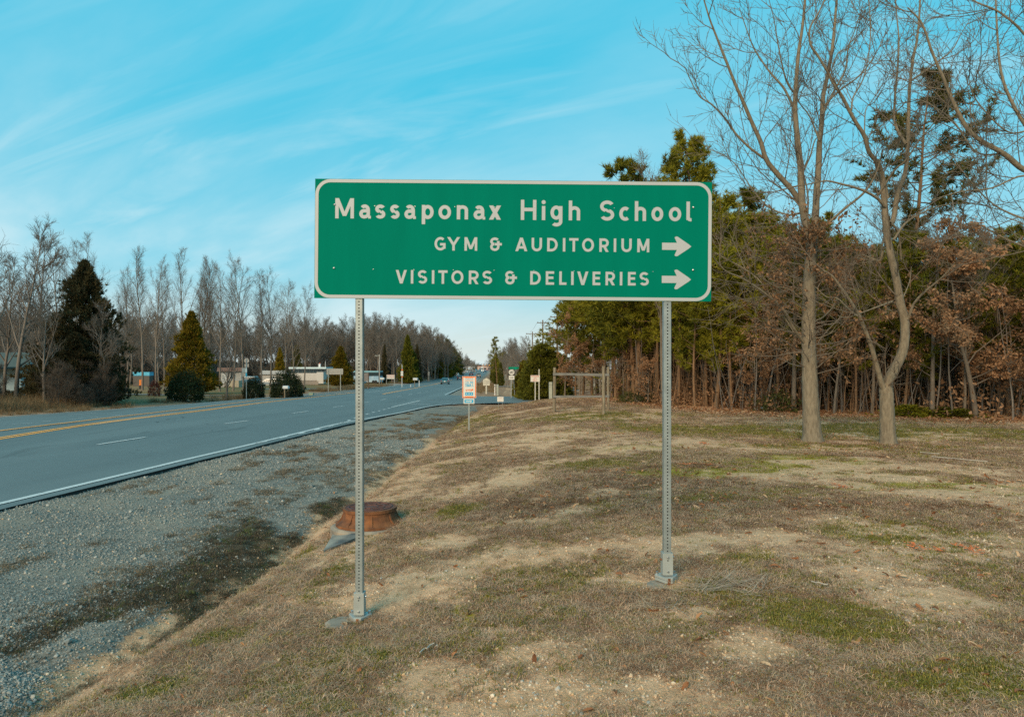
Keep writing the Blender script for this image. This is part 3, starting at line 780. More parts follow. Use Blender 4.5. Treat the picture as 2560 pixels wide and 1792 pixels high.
lines = [
    ('white_edge_line', [(-260, 1320), (0, 1260), (300, 1189), (600, 1118), (860, 1055), (979, 1037), (1031, 1025), (1069, 1016), (1099, 1011), (1159, 1008), (1215, 1007)], .14, pw_, None),
    ('white_dotted_line', [(640, 1109), (740, 1087), (860, 1057), (900, 1040), (979, 1019)], .12, pw_, (.6, .9)),
    ('white_turn_line', [(979, 1018), (1051, 1001)], .14, pw_, None),
    ('white_edge_line', [(1112, 987), (1155, 968), (1188, 951), (1200, 943.5), (1216, 935)], .14, pw_, None),
    ('white_edge_line', [(-200, 1061), (0, 1041), (200, 1028), (400, 1015), (580, 1003), (727, 987.6), (888, 973.5), (999, 960), (1071, 950), (1139, 938), (1168, 930)], .13, pw_, None),
]
for nm, px, wd, m_, da in lines: line(nm, px, wd, m_, dash=da)
for nm, px, o1 in (('near', [(-250, 1136), (0, 1096), (223, 1060), (446, 1034), (660, 1006), (889, 981)], 0), ('far', [(-250, 1110), (0, 1077), (223, 1051), (446, 1025), (660, 999), (889, 977)], 0)):
    if nm == 'near':
        line('yellow_centre_line', px, .15, py_, off=-.16); line('yellow_centre_line', px, .15, py_, off=.16)
    else:
        line('yellow_centre_line', px, .17, py_, off=-.14); line('yellow_centre_line', px, .12, pyw, off=.14)
line('yellow_centre_line', [(957, 985), (1050, 967.5), (1096, 958), (1130, 950)], .22, py_)
line('worn_yellow_line', [(230, 1062), (450, 1030)], .5, pyw, dz=.008)
# lane dashes traced one by one: start and end pixel of each stroke
def dashes(pairs, wd=.12):
    for (a, b, c, d) in pairs: line('lane_dash', [(a, b), (c, d)], wd, pw_, dz=.011)
dashes([(245, 1111.5), (364, 1093), (562, 1059.5), (621, 1051.5), (730, 1033), (760, 1029.5), (835, 1018), (855, 1015.5)][0:0] or
       [(245, 1111.5, 364, 1093), (562, 1059.5, 621, 1051.5), (730, 1033.5, 772, 1028), (834, 1018, 858, 1015), (908, 1007, 923, 1005), (952, 1000, 965, 998), (991, 992, 1003, 990.5), (1021, 987, 1031, 985.5), (1044, 983, 1053, 981.5), (1063, 979, 1070, 978)])
dashes([(168, 1037.5, 243, 1032), (108, 1054, 134, 1052), (172, 1048.5, 209, 1046), (225, 1044, 252, 1042.5), (280, 1039, 306, 1037), (324, 1035, 340, 1034), (30, 1060.5, 82, 1058)], .11)
dashes([(662, 1000, 684, 998.8), (728, 994.6, 748, 993.5), (786, 989.3, 803, 988.4), (842, 984, 855, 983.2)], .11)
line('white_turn_line', [(912, 982), (960, 976), (1036, 965)], .13, pw_)
line('white_turn_line', [(946, 980.6), (975, 980.4)], .13, pw_)
line('white_turn_line', [(1023, 1010), (1050, 1009.5), (1078, 1010.5)], .18, pw_)
line('stop_line', [(1192, 991.5), (1212, 991.3)], .3, pw_)
line('worn_yellow_line', [(1070, 1000.5), (1165, 999.5)], .14, pyw)

# a private drive on the far side, and side roads there
def far_patch(name, pts, m, dz=.03):
    b = MB(); V = [(x, y, gz(x, y) + dz) for x, y in pts]; b.sheet(V, m); o = b.obj(name); tag(o, kind='structure'); return o
drive = mat('grey_driveway', (.20, .20, .19), .9, scale=.8, col2=(.14, .14, .13))
def band(name, pix, half, m, dz=.05):
    P = [at(px, row) for px, row in pix]; V = []; Q = []; b = MB()
    k = 0
    pts = []
    for a, c in zip(P[:-1], P[1:]):
        nn = max(2, int((c - a).length / 2)); pts += [a.lerp(c, i / nn) for i in range(nn)]
    pts.append(P[-1])
    for i, p in enumerate(pts):
        t = (pts[min(i + 1, len(pts) - 1)] - pts[max(i - 1, 0)]); nrm = Vector((t.y, -t.x, 0)).normalized()
        for sg in (-1, 1):
            q = p + nrm * half * sg; V.append((q.x, q.y, max(gz(q.x, q.y), gz(p.x, p.y)) + dz))
    b.add(V, [(2 * i, 2 * i + 1, 2 * i + 3, 2 * i + 2) for i in range(len(pts) - 1)], m)
    o = b.obj(name); tag(o, kind='structure'); return o
band('driveway', [(250, 985), (330, 986.5), (430, 988), (560, 990), (660, 989)], 1.1, drive)
band('gravel_lot', [(640, 973), (760, 973), (860, 972), (930, 968), (1000, 961)], 2.2, mat('pale_gravel_lot', (.30, .27, .235), .95, scale=3, col2=(.20, .185, .16)))
band('parking_apron', [(1150, 966.5), (1215, 966), (1300, 967), (1345, 967.5)], 1.4, drive)
band('parking_apron', [(1120, 941), (1150, 937), (1180, 930)], 1.5, drive)
#==OBJECTS==
# ------------------------------------------------------------------ lettering drawn as strokes
def arc(cx, cy, rx, ry, a0, a1, w_, n=None):
    n = n or max(3, int(abs(a1 - a0) / 15)); o = []
    q = [math.radians(a0 + (a1 - a0) * i / n) for i in range(n + 1)]
    P = [((cx + (rx + w_ / 2) * math.cos(t), cy + (ry + w_ / 2) * math.sin(t)), (cx + (rx - w_ / 2) * math.cos(t), cy + (ry - w_ / 2) * math.sin(t))) for t in q]
    return [[(P[i][0], P[i + 1][0], P[i + 1][1], P[i][1]) for i in range(n)]]
def rect(x0, y0, x1, y1): return [[((x0, y0), (x1, y0), (x1, y1), (x0, y1))]]
def dia(x0, y0, x1, y1, wx): return [[((x0 - wx / 2, y0), (x0 + wx / 2, y0), (x1 + wx / 2, y1), (x1 - wx / 2, y1))]]
def glyph(ch, W, H, w_, cap=None):
    cap = cap or H * 1.42; h = w_ / 2; mx_ = W / 2; g = []
    V = lambda x, a=0, b=None: rect(x - h, a, x + h, H if b is None else b)
    Hh = lambda y, a, b: rect(a, y - h, b, y + h)
    if ch == 'M': g = V(h) + V(W - h) + dia(h * 1.15, H, mx_, H * .12, w_ * 1.05) + dia(W - h * 1.15, H, mx_, H * .12, w_ * 1.05)
    elif ch == 'N': g = V(h) + V(W - h) + dia(h, H, W - h, 0, w_ * 1.1)
    elif ch == 'H': g = V(h) + V(W - h) + Hh(H * .52, h, W - h)
    elif ch == 'I' or ch == '1': g = V(mx_)
    elif ch == 'i':
        g = V(mx_) + [[tuple((mx_ + w_ * .62 * math.cos(k * math.pi / 4), H * 1.27 + w_ * .62 * math.sin(k * math.pi / 4)) for k in range(8))]]
    elif ch == 'l': g = V(h, w_ * .4, cap) + arc(h + w_ * .7, w_ * 1.2, w_ * .7, w_ * .7, 180, 275, w_) + rect(h + w_ * .7, 0, W, w_ * .9)
    elif ch == 'h': g = V(h, 0, cap) + arc(mx_, H - h - (mx_ - h) * .8, mx_ - h, (mx_ - h) * .8, 0, 170, w_) + V(W - h, 0, H - h - (mx_ - h) * .8)
    elif ch == 'n': g = V(h) + arc(mx_, H - h - (mx_ - h) * .8, mx_ - h, (mx_ - h) * .8, 0, 170, w_) + V(W - h, 0, H - h - (mx_ - h) * .8)
    elif ch in 'oO0': g = arc(mx_, H / 2, mx_ - h, H / 2 - h, 0, 360, w_, 28)
    elif ch in 'cC': g = arc(mx_ + h * .4, H / 2, mx_ - h * .6, H / 2 - h, 52, 308, w_)
    elif ch == 'G': g = arc(mx_ + h * .3, H / 2, mx_ - h * .7, H / 2 - h, 50, 325, w_) + Hh(H * .46, mx_, W) + V(W - h, H * .13, H * .5)
    elif ch in 'sS':
        ry = (H - w_) / 4
        g = arc(mx_, H - h - ry, mx_ - h, ry, 30, 250, w_) + arc(mx_, h + ry, mx_ - h, ry, 70, -150, w_)
        g += dia(mx_ - (mx_ - h) * .45, H - h - ry * 1.93, mx_ + (mx_ - h) * .45, h + ry * 1.93, w_ * 1.3) if False else [[((mx_ - (mx_ - h) * .5, H / 2 + ry * .02), (mx_ - (mx_ - h) * .2, H / 2 + w_ * .62), (mx_ + (mx_ - h) * .5, H / 2 - ry * .02), (mx_ + (mx_ - h) * .2, H / 2 - w_ * .62))]]
    elif ch == 'a':
        sx = W - h - H * .07; rx = (sx - W * .10 - h * .5) / 2; ry = H * .27
        g = V(sx, w_ * .5, H - h - ry) + arc(sx - rx, H - h - ry, rx, ry, 0, 140, w_)
        r2 = H * .215; g += arc(h + (sx - h) * .42, h + r2, (sx - h) * .42, r2, 90, 270, w_) + Hh(h + 2 * r2, h + (sx - h) * .42, sx) + arc(h + (sx - h) * .42, h + r2 * 1.0, (sx - h) * .58, r2, 270, 345, w_) + rect(sx, 0, W, w_ * .8)
    elif ch == 'x': g = dia(w_ * .62, H, W - w_ * .62, 0, w_ * 1.25) + dia(W - w_ * .62, H, w_ * .62, 0, w_ * 1.25)
    elif ch == 'p': g = V(h, -H * .36, H) + arc(mx_, H / 2, mx_ - h, H / 2 - h, -180, 180, w_, 26)
    elif ch == 'g':
        g = V(W - h, -H * .10, H) + arc(mx_ - h * .2, H / 2 + h * .3, mx_ - h, H / 2 - h, 0, 360, w_, 26) + arc(mx_, -H * .10, mx_ - h, H * .22, 0, -140, w_)
    elif ch == 'Y': g = dia(w_ * .6, H, mx_, H * .42, w_ * 1.2) + dia(W - w_ * .6, H, mx_, H * .42, w_ * 1.2) + V(mx_, 0, H * .46)
    elif ch == 'V': g = dia(w_ * .56, H, mx_, 0, w_ * 1.12) + dia(W - w_ * .56, H, mx_, 0, w_ * 1.12)
    elif ch == 'W': g = dia(w_ * .5, H, W * .27, 0, w_) + dia(mx_, H, W * .27, 0, w_) + dia(mx_, H, W * .73, 0, w_) + dia(W - w_ * .5, H, W * .73, 0, w_)
    elif ch == 'A': g = dia(w_ * .56, 0, mx_, H, w_ * 1.12) + dia(W - w_ * .56, 0, mx_, H, w_ * 1.12) + Hh(H * .28, W * .2, W * .8)
    elif ch == 'U': g = V(h, mx_, H) + V(W - h, mx_, H) + arc(mx_, mx_, mx_ - h, mx_ - h, 180, 360, w_)
    elif ch == 'D': g = V(h) + arc(W * .4, H / 2, W * .6 - h, H / 2 - h, -90, 90, w_) + Hh(h, h, W * .4) + Hh(H - h, h, W * .4)
    elif ch == 'T': g = V(mx_, 0, H - w_ * .5) + Hh(H - h, 0, W)
    elif ch == 'E': g = V(h) + Hh(h, w_, W) + Hh(H - h, w_, W) + Hh(H * .52, w_, W * .92)
    elif ch == 'L': g = V(h) + Hh(h, w_, W)
    elif ch in 'RP':
        ry = H * .27 - h * .3; cy = H - h - ry
        g = V(h) + Hh(H - h, w_, W * .5) + Hh(cy - ry, w_, W * .5) + arc(W * .5, cy, W * .5 - h, ry, -90, 90, w_)
        if ch == 'R': g += dia(W * .5, cy - ry, W - w_ * .6, 0, w_ * 1.15)
    elif ch == '6': g = arc(mx_, H * .30, mx_ - h, H * .30 - h, 0, 360, w_, 20) + arc(W, H * .42, W - h, H * .58 - h, 180, 105, w_)
    elif ch == '7': g = Hh(H - h, 0, W) + dia(W - w_ * .7, H - w_, W * .35, 0, w_ * 1.1)
    elif ch == '&':
        ry = (H - w_) / 4; cx = W * .40
        g = arc(cx, H - h - ry, cx - h, ry, 35, 262, w_) + arc(cx, h + ry * 1.05, cx - h, ry * 1.05, 98, 360, w_) + Hh(H * .5, cx, W) + V(cx * 2 - h, h + ry * .9, H * .74)
    return g
LMESH = {}
def lettering(name, items, m, parent, y=0.0, lift=.00003):
    """one flat object per letter; its strokes step forward by hair-widths so no faces coincide"""
    res = []
    for gl, u, v in items:
        b = MB(); k = 0
        for piece in gl:
            for poly in piece:
                if len(poly) < 3: continue
                pts = [(p[0], -k * lift, p[1]) for p in poly]
                ar = sum(pts[i][0] * pts[(i + 1) % len(pts)][2] - pts[(i + 1) % len(pts)][0] * pts[i][2] for i in range(len(pts)))
                if ar < 0: pts = pts[::-1]
                b.sheet(pts, m)
            k += 1
        o = b.obj('letter', parent); o.location = (u, y, v); res.append(o)
    return res
def word(s, u0, v0, wid, H, w_, spacing=.22, narrow=.55):
    ws = [{'I': .5, 'M': 1.4, 'W': 1.4, ' ': .8}.get(c, 1.0) for c in s]; sp = spacing
    unit_ = wid / (sum(ws) + sp * (len(s) - 1)); o = []; u = u0
    for c, q in zip(s, ws):
        if c != ' ': o.append((glyph(c, unit_ * q, H, w_), u, v0))
        u += unit_ * (q + sp)
    return o

# ------------------------------------------------------------------ the big green road sign
def rrect(x0, z0, x1, z1, r, n=8):
    o = []
    for cx, cz, a in ((x1 - r, z1 - r, 0), (x0 + r, z1 - r, 90), (x0 + r, z0 + r, 180), (x1 - r, z0 + r, 270)):
        o += [(cx + r * math.cos(math.radians(a + 90 * i / n)), cz + r * math.sin(math.radians(a + 90 * i / n))) for i in range(n + 1)]
    return o
def ring_sheet(b, outer, inner, y, m):
    n = len(outer)
    vs_ = [(x, y, z) for x, z in outer] + [(x, y, z) for x, z in inner]
    b.add(vs_, [((i + 1) % n, i, n + i, n + (i + 1) % n) for i in range(n)], m)
def big_sign():
    SY = 5.25; U = 3.065 / 2146; W = 3.065; Hs = .921
    zt = CH + (HZ - 447) / F * SY; x0 = (788 - 1280) / F * SY
    root = thing('road_sign', 'big green sign on two galvanised posts reading Massaponax High School', 'road sign', (0, SY, gz(0, SY)))
    def child(name, mb, tilt=True, **k):
        o = mb.obj(name, root, **k)
        if tilt:
            o.matrix_basis = Matrix.Translation((x0, 0, zt - root.location.z)) @ Matrix.Rotation(math.radians(.50), 4, 'Y')
        else: o.location = (0, -SY, -root.location.z)
        return o
    cuts = [0, (980 - 62) * U, (1943 - 62) * U, W]
    for a, c in zip(cuts[:-1], cuts[1:]):
        child('panel', MB().box(((a + c) / 2, .002, -Hs / 2), (c - a - .00015, .004, Hs), sgreen))
    b = MB(); ring_sheet(b, rrect(.002, -Hs + .002, W - .002, -.002, .118), rrect(.027, -Hs + .027, W - .027, -.027, .093), -.0012, sborder); child('border', b)
    def row(letters, base, H, w_, xh=None):
        it = []
        for ch, a, c in letters:
            hh = xh if (ch.islower() and xh) else H
            gl = glyph(ch, (c - a) * U, hh, w_, cap=H * .98 if ch.islower() else None); it.append((gl, (a - 62) * U, base))
        return it
    L1 = [('M', 172, 273), ('a', 302, 365), ('s', 388, 443), ('s', 469, 520), ('a', 546, 608), ('p', 640, 704), ('o', 730, 798), ('n', 829, 890), ('a', 920, 983), ('x', 1003, 1068),
          ('H', 1175, 1259), ('i', 1289, 1307), ('g', 1337, 1400), ('h', 1434, 1496), ('S', 1603, 1680), ('c', 1707, 1764), ('h', 1791, 1852), ('o', 1881, 1945), ('o', 1975, 2042), ('l', 2070, 2098)]
    L2 = [('G', 710, 770), ('Y', 778, 848), ('M', 872, 941), ('&', 1011, 1074), ('A', 1147, 1212), ('U', 1235, 1291), ('D', 1319, 1376), ('I', 1404, 1417), ('T', 1438, 1488), ('O', 1508, 1572), ('R', 1601, 1652), ('I', 1679, 1692), ('U', 1720, 1776), ('M', 1806, 1871)]
    L3 = [('V', 502, 562), ('I', 583, 598), ('S', 622, 672), ('I', 697, 711), ('T', 732, 782), ('O', 803, 868), ('R', 897, 950), ('S', 971, 1023), ('&', 1094, 1157), ('D', 1229, 1286), ('E', 1313, 1358), ('L', 1386, 1425), ('I', 1449, 1465), ('V', 1483, 1543), ('E', 1566, 1608), ('R', 1636, 1687), ('I', 1713, 1727), ('E', 1757, 1799), ('S', 1820, 1870)]
    for L_, base, H, w_, xh in ((L1, -.3045, .1555, .0265, .109), (L2, -.5455, .104, .0192, None), (L3, -.8025, .104, .0192, None)):
        for o in lettering('lettering', row(L_, base, H, w_, xh), sborder, root, -.0012):
            l0 = o.location.copy(); o.matrix_basis = Matrix.Translation((x0, 0, zt - root.location.z)) @ Matrix.Rotation(math.radians(.50), 4, 'Y') @ Matrix.Translation(l0)
    for yc in (-.498, -.753):
        b = MB(); xa = (1940 - 62) * U; xb = (2098 - 62) * U; hx = (2012 - 62) * U; r = .0275; R_ = .0765
        out_ = [(xa, -r), (hx + .012, -r), (hx - .004, -R_ * .80), (hx - .006, -R_ * .92), (hx + .006, -R_), (hx + .018, -R_ * .97), (hx + .03, -R_ * .86), (xb - .02, -.017), (xb, 0)]
        out_ = out_ + [(x, -z) for x, z in out_[-2::-1]]
        b.sheet([(x, -.0012, yc + z) for x, z in out_], sborder)
        child('arrow', b)
    for px_, py__ in ((168, 201), (2105, 213), (164, 543), (2104, 551)):
        tx = (px_ - 62) * U; tz = -(py__ - 60 - (px_ - 62) * .0075) * U
        child('bolt', MB().lathe([(.0085, 0), (.0085, .003), (.006, .007), (.0, .009)], (0, 0, 0), steel, 10)).matrix_basis = Matrix.Translation((x0 + tx, -.001, zt - root.location.z + tz - tx * .0087)) @ Matrix.Rotation(math.radians(90), 4, 'X')
    for rowy, xs_ in ((205, (386, 603, 818, 1034, 1250, 1466, 1680, 1893)), (546, (380, 600, 813, 1033, 1248, 1465, 1680, 1892))):
        for q in xs_:
            b = MB(); b.cyl(((q - 62) * U, 0, -(rowy - 60) * U), ((q - 62) * U, -.003, -(rowy - 60) * U), .0036, .003, steel, 8)
            child('rivet', b)
    # mounting rails behind the panel
    for z in (-.2, -.7): child('rail', MB().box((W / 2, .018, z), (W - .1, .025, .04), galv))
    # posts: square tube with a punched hole every inch around a shade-coloured core
    for cx, rowb in ((-1.183, 1535), (1.203, 1436)):
        py = SY + .035; s = .0286; zb = CH - (rowb - HZ) / F * py; ztop = zt - .12
        b = MB(); n = int((ztop - zb) / .0254); c_ = .004
        for i in range(n):
            z = zb + .0254 * (i + .5); r = .0056; hw_ = s - c_
            R8 = [(hw_, 0), (hw_, .0127), (0, .0127), (-hw_, .0127), (-hw_, 0), (-hw_, -.0127), (0, -.0127), (hw_, -.0127)]
            o8 = [(r * math.cos(k * math.pi / 4), r * math.sin(k * math.pi / 4)) for k in range(8)]
            vv = [(cx + x, py - s, z + q) for x, q in R8] + [(cx + x, py - s, z + q) for x, q in o8] + [(cx + x, py - s + .0027, z + q) for x, q in o8]
            b.add(vv, [(k, 8 + k, 8 + (k + 1) % 8, (k + 1) % 8) for k in range(8)] + [(8 + k, 16 + k, 16 + (k + 1) % 8, 8 + (k + 1) % 8) for k in range(8)], galv)
        z1 = zb + .0254 * n
        for sx in (-1, 1):
            b.add([(cx + sx * (s - c_), py - s, zb), (cx + sx * s, py - s + c_, zb), (cx + sx * s, py - s + c_, z1), (cx + sx * (s - c_), py - s, z1)], [(0, 1, 2, 3) if sx > 0 else (3, 2, 1, 0)], galv)
            b.add([(cx + sx * s, py - s + c_, zb), (cx + sx * s, py + s, zb), (cx + sx * s, py + s, z1), (cx + sx * s, py - s + c_, z1)], [(0, 1, 2, 3) if sx > 0 else (3, 2, 1, 0)], galv)
        b.add([(cx - s, py + s, zb), (cx + s, py + s, zb), (cx + s, py + s, z1), (cx - s, py + s, z1)], [(0, 1, 2, 3)], galv)
        b.box((cx, py, (zb + z1) / 2), (.044, .03, z1 - zb - .01), holeshade)  # added black core, paints the tube's inner shade behind the holes
        p = child('post', b, False)
        q = .040; zs = zb + .175
        b = MB(); b.box((cx, py, (zb + zs) / 2 + .004), (q * 2, q * 2, zs - zb - .008), galv2, taper=.985)
        for zz in (zb + .145, zb + .035): b.cyl((cx, py - q, zz), (cx, py - q - .010, zz), .0095, .008, steel, 8)
        b.cyl((cx + q, py, zb + .14), (cx + q + .012, py, zb + .14), .009, .008, steel, 8); b.cyl((cx - q, py, zb + .12), (cx - q - .012, py, zb + .12), .009, .008, rust, 8)
        b.cyl((cx, py - q + .001, zb + .12), (cx, py - q - .0006, zb + .12), .0055, .0055, holeshade, 8)  # black disc painted as the shade of a sleeve hole
        b2 = b.obj('sleeve', p, bevel=.003)
        # slip base: two heavy three-cornered plates clamped by bolts
        def plate(bm, z0, z1_, R_, m):
            o = []
            for k in range(3):
                a = math.radians(-90 + 120 * k)
                for da in (-.30, .30): o.append((cx + R_ * math.cos(a + da), py + R_ * math.sin(a + da) * .95))
            n_ = len(o); bm.add([(x, y, z0) for x, y in o] + [(x, y, z1_) for x, y in o], [tuple(range(n_))[::-1], tuple(range(n_, 2 * n_))] + [(i, (i + 1) % n_, n_ + (i + 1) % n_, n_ + i) for i in range(n_)], m)
        b = MB(); plate(b, zb - .022, zb - .002, .092, galv2); plate(b, zb - .046, zb - .025, .090, galv2)
        b3 = b.obj('base_plate', p, bevel=.002)
        for k in range(3):
            a = math.radians(-90 + 120 * k)
            if k == 0: continue
            MB().cyl((cx + .078 * math.cos(a), py + .074 * math.sin(a), zb - .03), (cx + .078 * math.cos(a), py + .074 * math.sin(a), zb + .016), .011, .011, steel, 6).obj('bolt', p)
        MB().cyl((cx, py - .070, zb - .062), (cx, py - .070, zb - .004), .017, .017, rust, 10).obj('bolt', p)
        MB().cyl((cx, py, zb - .16), (cx, py, zb - .05), .05, .046, rust, 14).obj('stub', p)
        # concrete footing just breaking the surface
        g = gz(cx, py)
        b = MB(); b.lathe([(.15, -.1), (.135, .004), (.11, .012), (.0, .016)], (cx - (.12 if cx < 0 else .03), py - .05, g - .012), concrete, 14); b.obj('footing', p)
big_sign()

# ------------------------------------------------------------------ manhole
def manhole():
    Z = 9.1; x = (925 - 1280) / F * Z; zt_ = CH - (1266 - HZ) / F * Z
    t = thing('manhole', 'rusty cast iron manhole ring and lid on a concrete collar in the bank', 'manhole', (x, Z, zt_ - .215)); t.scale = (1.13, 1.13, .86)
    n = 40
    MB().lathe([(.395, -.05), (.395, .022), (.37, .03), (.325, .075), (.305, .15), (.30, .20), (.315, .205), (.315, .25), (.285, .25)], (0, 0, 0), rust, n).obj('frame', t, smooth=False)
    for k in range(8):
        a = k * math.pi / 4 + .25
        b = MB(); c_, s_ = math.cos(a), math.sin(a); T = (-s_, c_)
        pts = [(.30, .20), (.30, .02), (.385, .02), (.335, .09)]
        vv = []
        for sg in (-1, 1): vv += [(r * c_ + T[0] * .012 * sg, r * s_ + T[1] * .012 * sg, z) for r, z in pts]
        b.add(vv, [(0, 1, 2, 3), (7, 6, 5, 4), (0, 3, 7, 4), (3, 2, 6, 7), (1, 0, 4, 5), (2, 1, 5, 6)], rust); b.obj('rib', t)
    lid = MB().lathe([(.285, .235), (.283, .247), (.0, .249)], (0, 0, 0), rustdark, n).obj('lid', t)
    b = MB()
    for r in (.09, .17, .25): b.lathe([(r - .012, .249), (r - .009, .258), (r + .009, .258), (r + .012, .249)], (0, 0, 0), rustdark, n)
    for k in range(10):
        a = k * math.pi / 5; b.box((.17 * math.cos(a), .17 * math.sin(a), .2525), (.14, .016, .009), rustdark, rz=a)
    b.obj('lid_pattern', lid)
    # collar and the exposed flank of the concrete chamber running down the slope
    MB().lathe([(.46, -.35), (.455, -.045), (.42, -.015), (.0, -.01)], (0, 0, 0), concrete, 30).obj('collar', t)
    b = MB()
    P = [at(860, 1300), at(902, 1305), at(900, 1345), at(868, 1358), at(808, 1378), at(826, 1352), at(846, 1318)]
    loc = Vector((x, Z, zt_ - .215))
    hz = [.05, .05, .035, .025, .012, .03, .045]
    sc_ = lambda v: Vector((v.x / 1.13, v.y / 1.13, v.z / .86)); top = [sc_(p - loc + Vector((0, 0, h))) for p, h in zip(P, hz)]; bot = [sc_(p - loc + Vector((0, 0, -.15))) for p in P]; n_ = len(P)
    b.add(top + bot, [tuple(range(n_))[::-1], *[(i, (i + 1) % n_, n_ + (i + 1) % n_, n_ + i) for i in range(n_)]], tarred)
    b.obj('concrete_flank', t)
manhole()

# ------------------------------------------------------------------ trails sign
def trails_sign():
    Z = 22.2; s = Z / F; px0 = 1155.6; g = on(1172, Z)
    x = (1172 - 1280) * s; t = thing('trail_sign', 'orange bordered Civil War Trails sign with a blue arrow plate below', 'sign', (x, Z, g.z))
    def q(px, row): return ((px - 1172) * s * 1.0, CH - (row - HZ) * s - g.z)
    k = 10.04
    def c(cx, cy): return q(1140 + cx / k, 920 + cy / k)
    ztop = c(0, 205)[1]; zb = c(0, 750)[1]; xl = c(157, 0)[0]; xr_ = c(508, 0)[0]
    MB().box(((xl + xr_) / 2, 0, (ztop + zb) / 2), (xr_ - xl, .004, ztop - zb), paper).obj('plate', t)
    b = MB(); ring_sheet(b, rrect(xl + .008, zb + .008, xr_ - .008, ztop - .008, .004, 2), rrect(xl + .036, zb + .036, xr_ - .036, ztop - .036, .004, 2), -.004, orange)
    xc = (xl + xr_) / 2
    for z0_, z1_ in ((ztop - .056, ztop - .034), (zb + .034, zb + .056)): b.box((xc, -.0045, (z0_ + z1_) / 2), (.27, .002, z1_ - z0_), orange)
    b.obj('border', t)
    def wd(txt, a, d, y0, y1, w_, m, sp=.25):
        x0_, z1_ = c(a, y0); x1_, z0_ = c(d, y1)
        return lettering('lettering', word(txt, x0_, z0_, x1_ - x0_, z1_ - z0_, w_, sp), m, t, -.004, .0001)
    wd('VIRGINIA', 234, 430, 270, 296, .0065, cyanp); wd('CIVIL WAR', 232, 432, 334, 380, .0085, cyanp); wd('TRAILS', 230, 434, 392, 466, .017, cyanp, .16)
    b = MB(); a1, a2 = c(232, 308), c(432, 318); b.box(((a1[0] + a2[0]) / 2, -.005, (a1[1] + a2[1]) / 2), (a2[0] - a1[0], .002, .010), orange); b.obj('rule', t)
    b = MB(); P = lambda u, v: (c(u, v)[0], -.0055, c(u, v)[1])     # bugle
    b.sheet([P(238, 538), P(238, 548), P(395, 556), P(430, 566), P(430, 512), P(395, 530)], orange)
    for u0, u1, v0, v1 in ((255, 392, 582, 590), (252, 262, 552, 590), (384, 394, 556, 590)): b.sheet([P(u0, v1), P(u1, v1), P(u1, v0), P(u0, v0)], orange)
    b.obj('emblem', t)
    b = MB(); b.sheet([P(228, 683), P(430, 683), P(430, 608), P(228, 608)], cyanp)
    for u in (266, 329, 390):
        st = []
        for i in range(10):
            r = 22 if i % 2 == 0 else 10; a = math.radians(90 + 36 * i); p = P(u + r * math.cos(a), 646 - r * math.sin(a)); st.append((p[0], -.0065, p[2]))
        b.sheet(st, paper)
    b.obj('star_band', t)
    x0_, z1_ = c(190, 765); x1_, z0_ = c(460, 895)
    o = MB().box(((x0_ + x1_) / 2, 0, (z0_ + z1_) / 2), (x1_ - x0_, .004, z1_ - z0_), paper).obj('arrow_plate', t)
    b = MB(); b.sheet([P(212, 872), P(436, 872), P(436, 790), P(212, 790)], cyanp)
    ar = [(245, 842), (362, 842), (362, 862), (405, 830), (362, 798), (362, 818), (245, 818)]
    b.sheet([(P(u, v)[0], -.0065, P(u, v)[2]) for u, v in ar], paper); b.obj('arrow', o)
    MB().box((.004, .022, (ztop - .3) / 2 + .0), (.045, .03, ztop - .02 + .3), galv).obj('post', t)
    for z in (ztop - .03, zb + .03): MB().cyl((xc, -.003, z), (xc, -.009, z), .007, .006, steel, 8).obj('bolt', t)
trails_sign()

# ------------------------------------------------------------------ three weathered posts with rails
def timber_frame():
    t = thing('timber_frame', 'weathered timber frame of three posts and two rails on the lawn', 'fence', (2.6, 25.5, gz(2.6, 25.5)))
    g0 = t.location
    posts = [(1386, 1030, 918.5, .115), (1509, 1036, 915, .115), (1520.5, 1025, 917, .10)]
    W_ = []
    for px, rb, rt, wd in posts:
        p = at(px, rb); zt_ = CH + (HZ - rt) / F * p.y; W_.append((p, zt_))
        lean = .012 if px < 1400 else 0
        b = MB(); l = p - g0
        b.cyl((l.x - lean * 1, l.y, l.z - .3), (l.x + lean, l.y, zt_ - g0.z), wd / 2 * 1.05, wd / 2 * .97, wood, 12); b.obj('post', t)
    s = W_[0][0].y / F
    def rail(a, b_, ra, rb_, hgt_, name):
        pa, pb = W_[a][0], W_[b_][0]; za = CH + (HZ - ra) / F * pa.y; zb = CH + (HZ - rb_) / F * pb.y
        d = (pb - pa); n_ = Vector((-d.y, d.x, 0)).normalized() * -.0
        A = Vector((pa.x - .06, pa.y - .08, za)) - g0; B = Vector((pb.x + .03, pb.y - .03, zb)) - g0
        bm = MB(); u = (B - A).normalized(); sd_ = Vector((u.y, -u.x, 0)).normalized() * .025; up = Vector((0, 0, hgt_ / 2))
        K = 8; ring = []
        rr_ = random.Random(5)
        for i in range(K + 1):
            p = A.lerp(B, i / K) + Vector((0, 0, rr_.uniform(-.005, .005)))
            ring += [p - sd_ - up, p + sd_ - up, p + sd_ + up, p - sd_ + up]
        bm.add(ring, [(4 * i + j, 4 * i + (j + 1) % 4, 4 * (i + 1) + (j + 1) % 4, 4 * (i + 1) + j) for i in range(K) for j in range(4)] + [(0, 3, 2, 1), (4 * K, 4 * K + 1, 4 * K + 2, 4 * K + 3)], woodg)
        bm.obj(name, t)
    rail(0, 2, 935, 937, .095, 'top_rail'); rail(0, 2, 991.5, 990.5, .085, 'bottom_rail')
timber_frame()

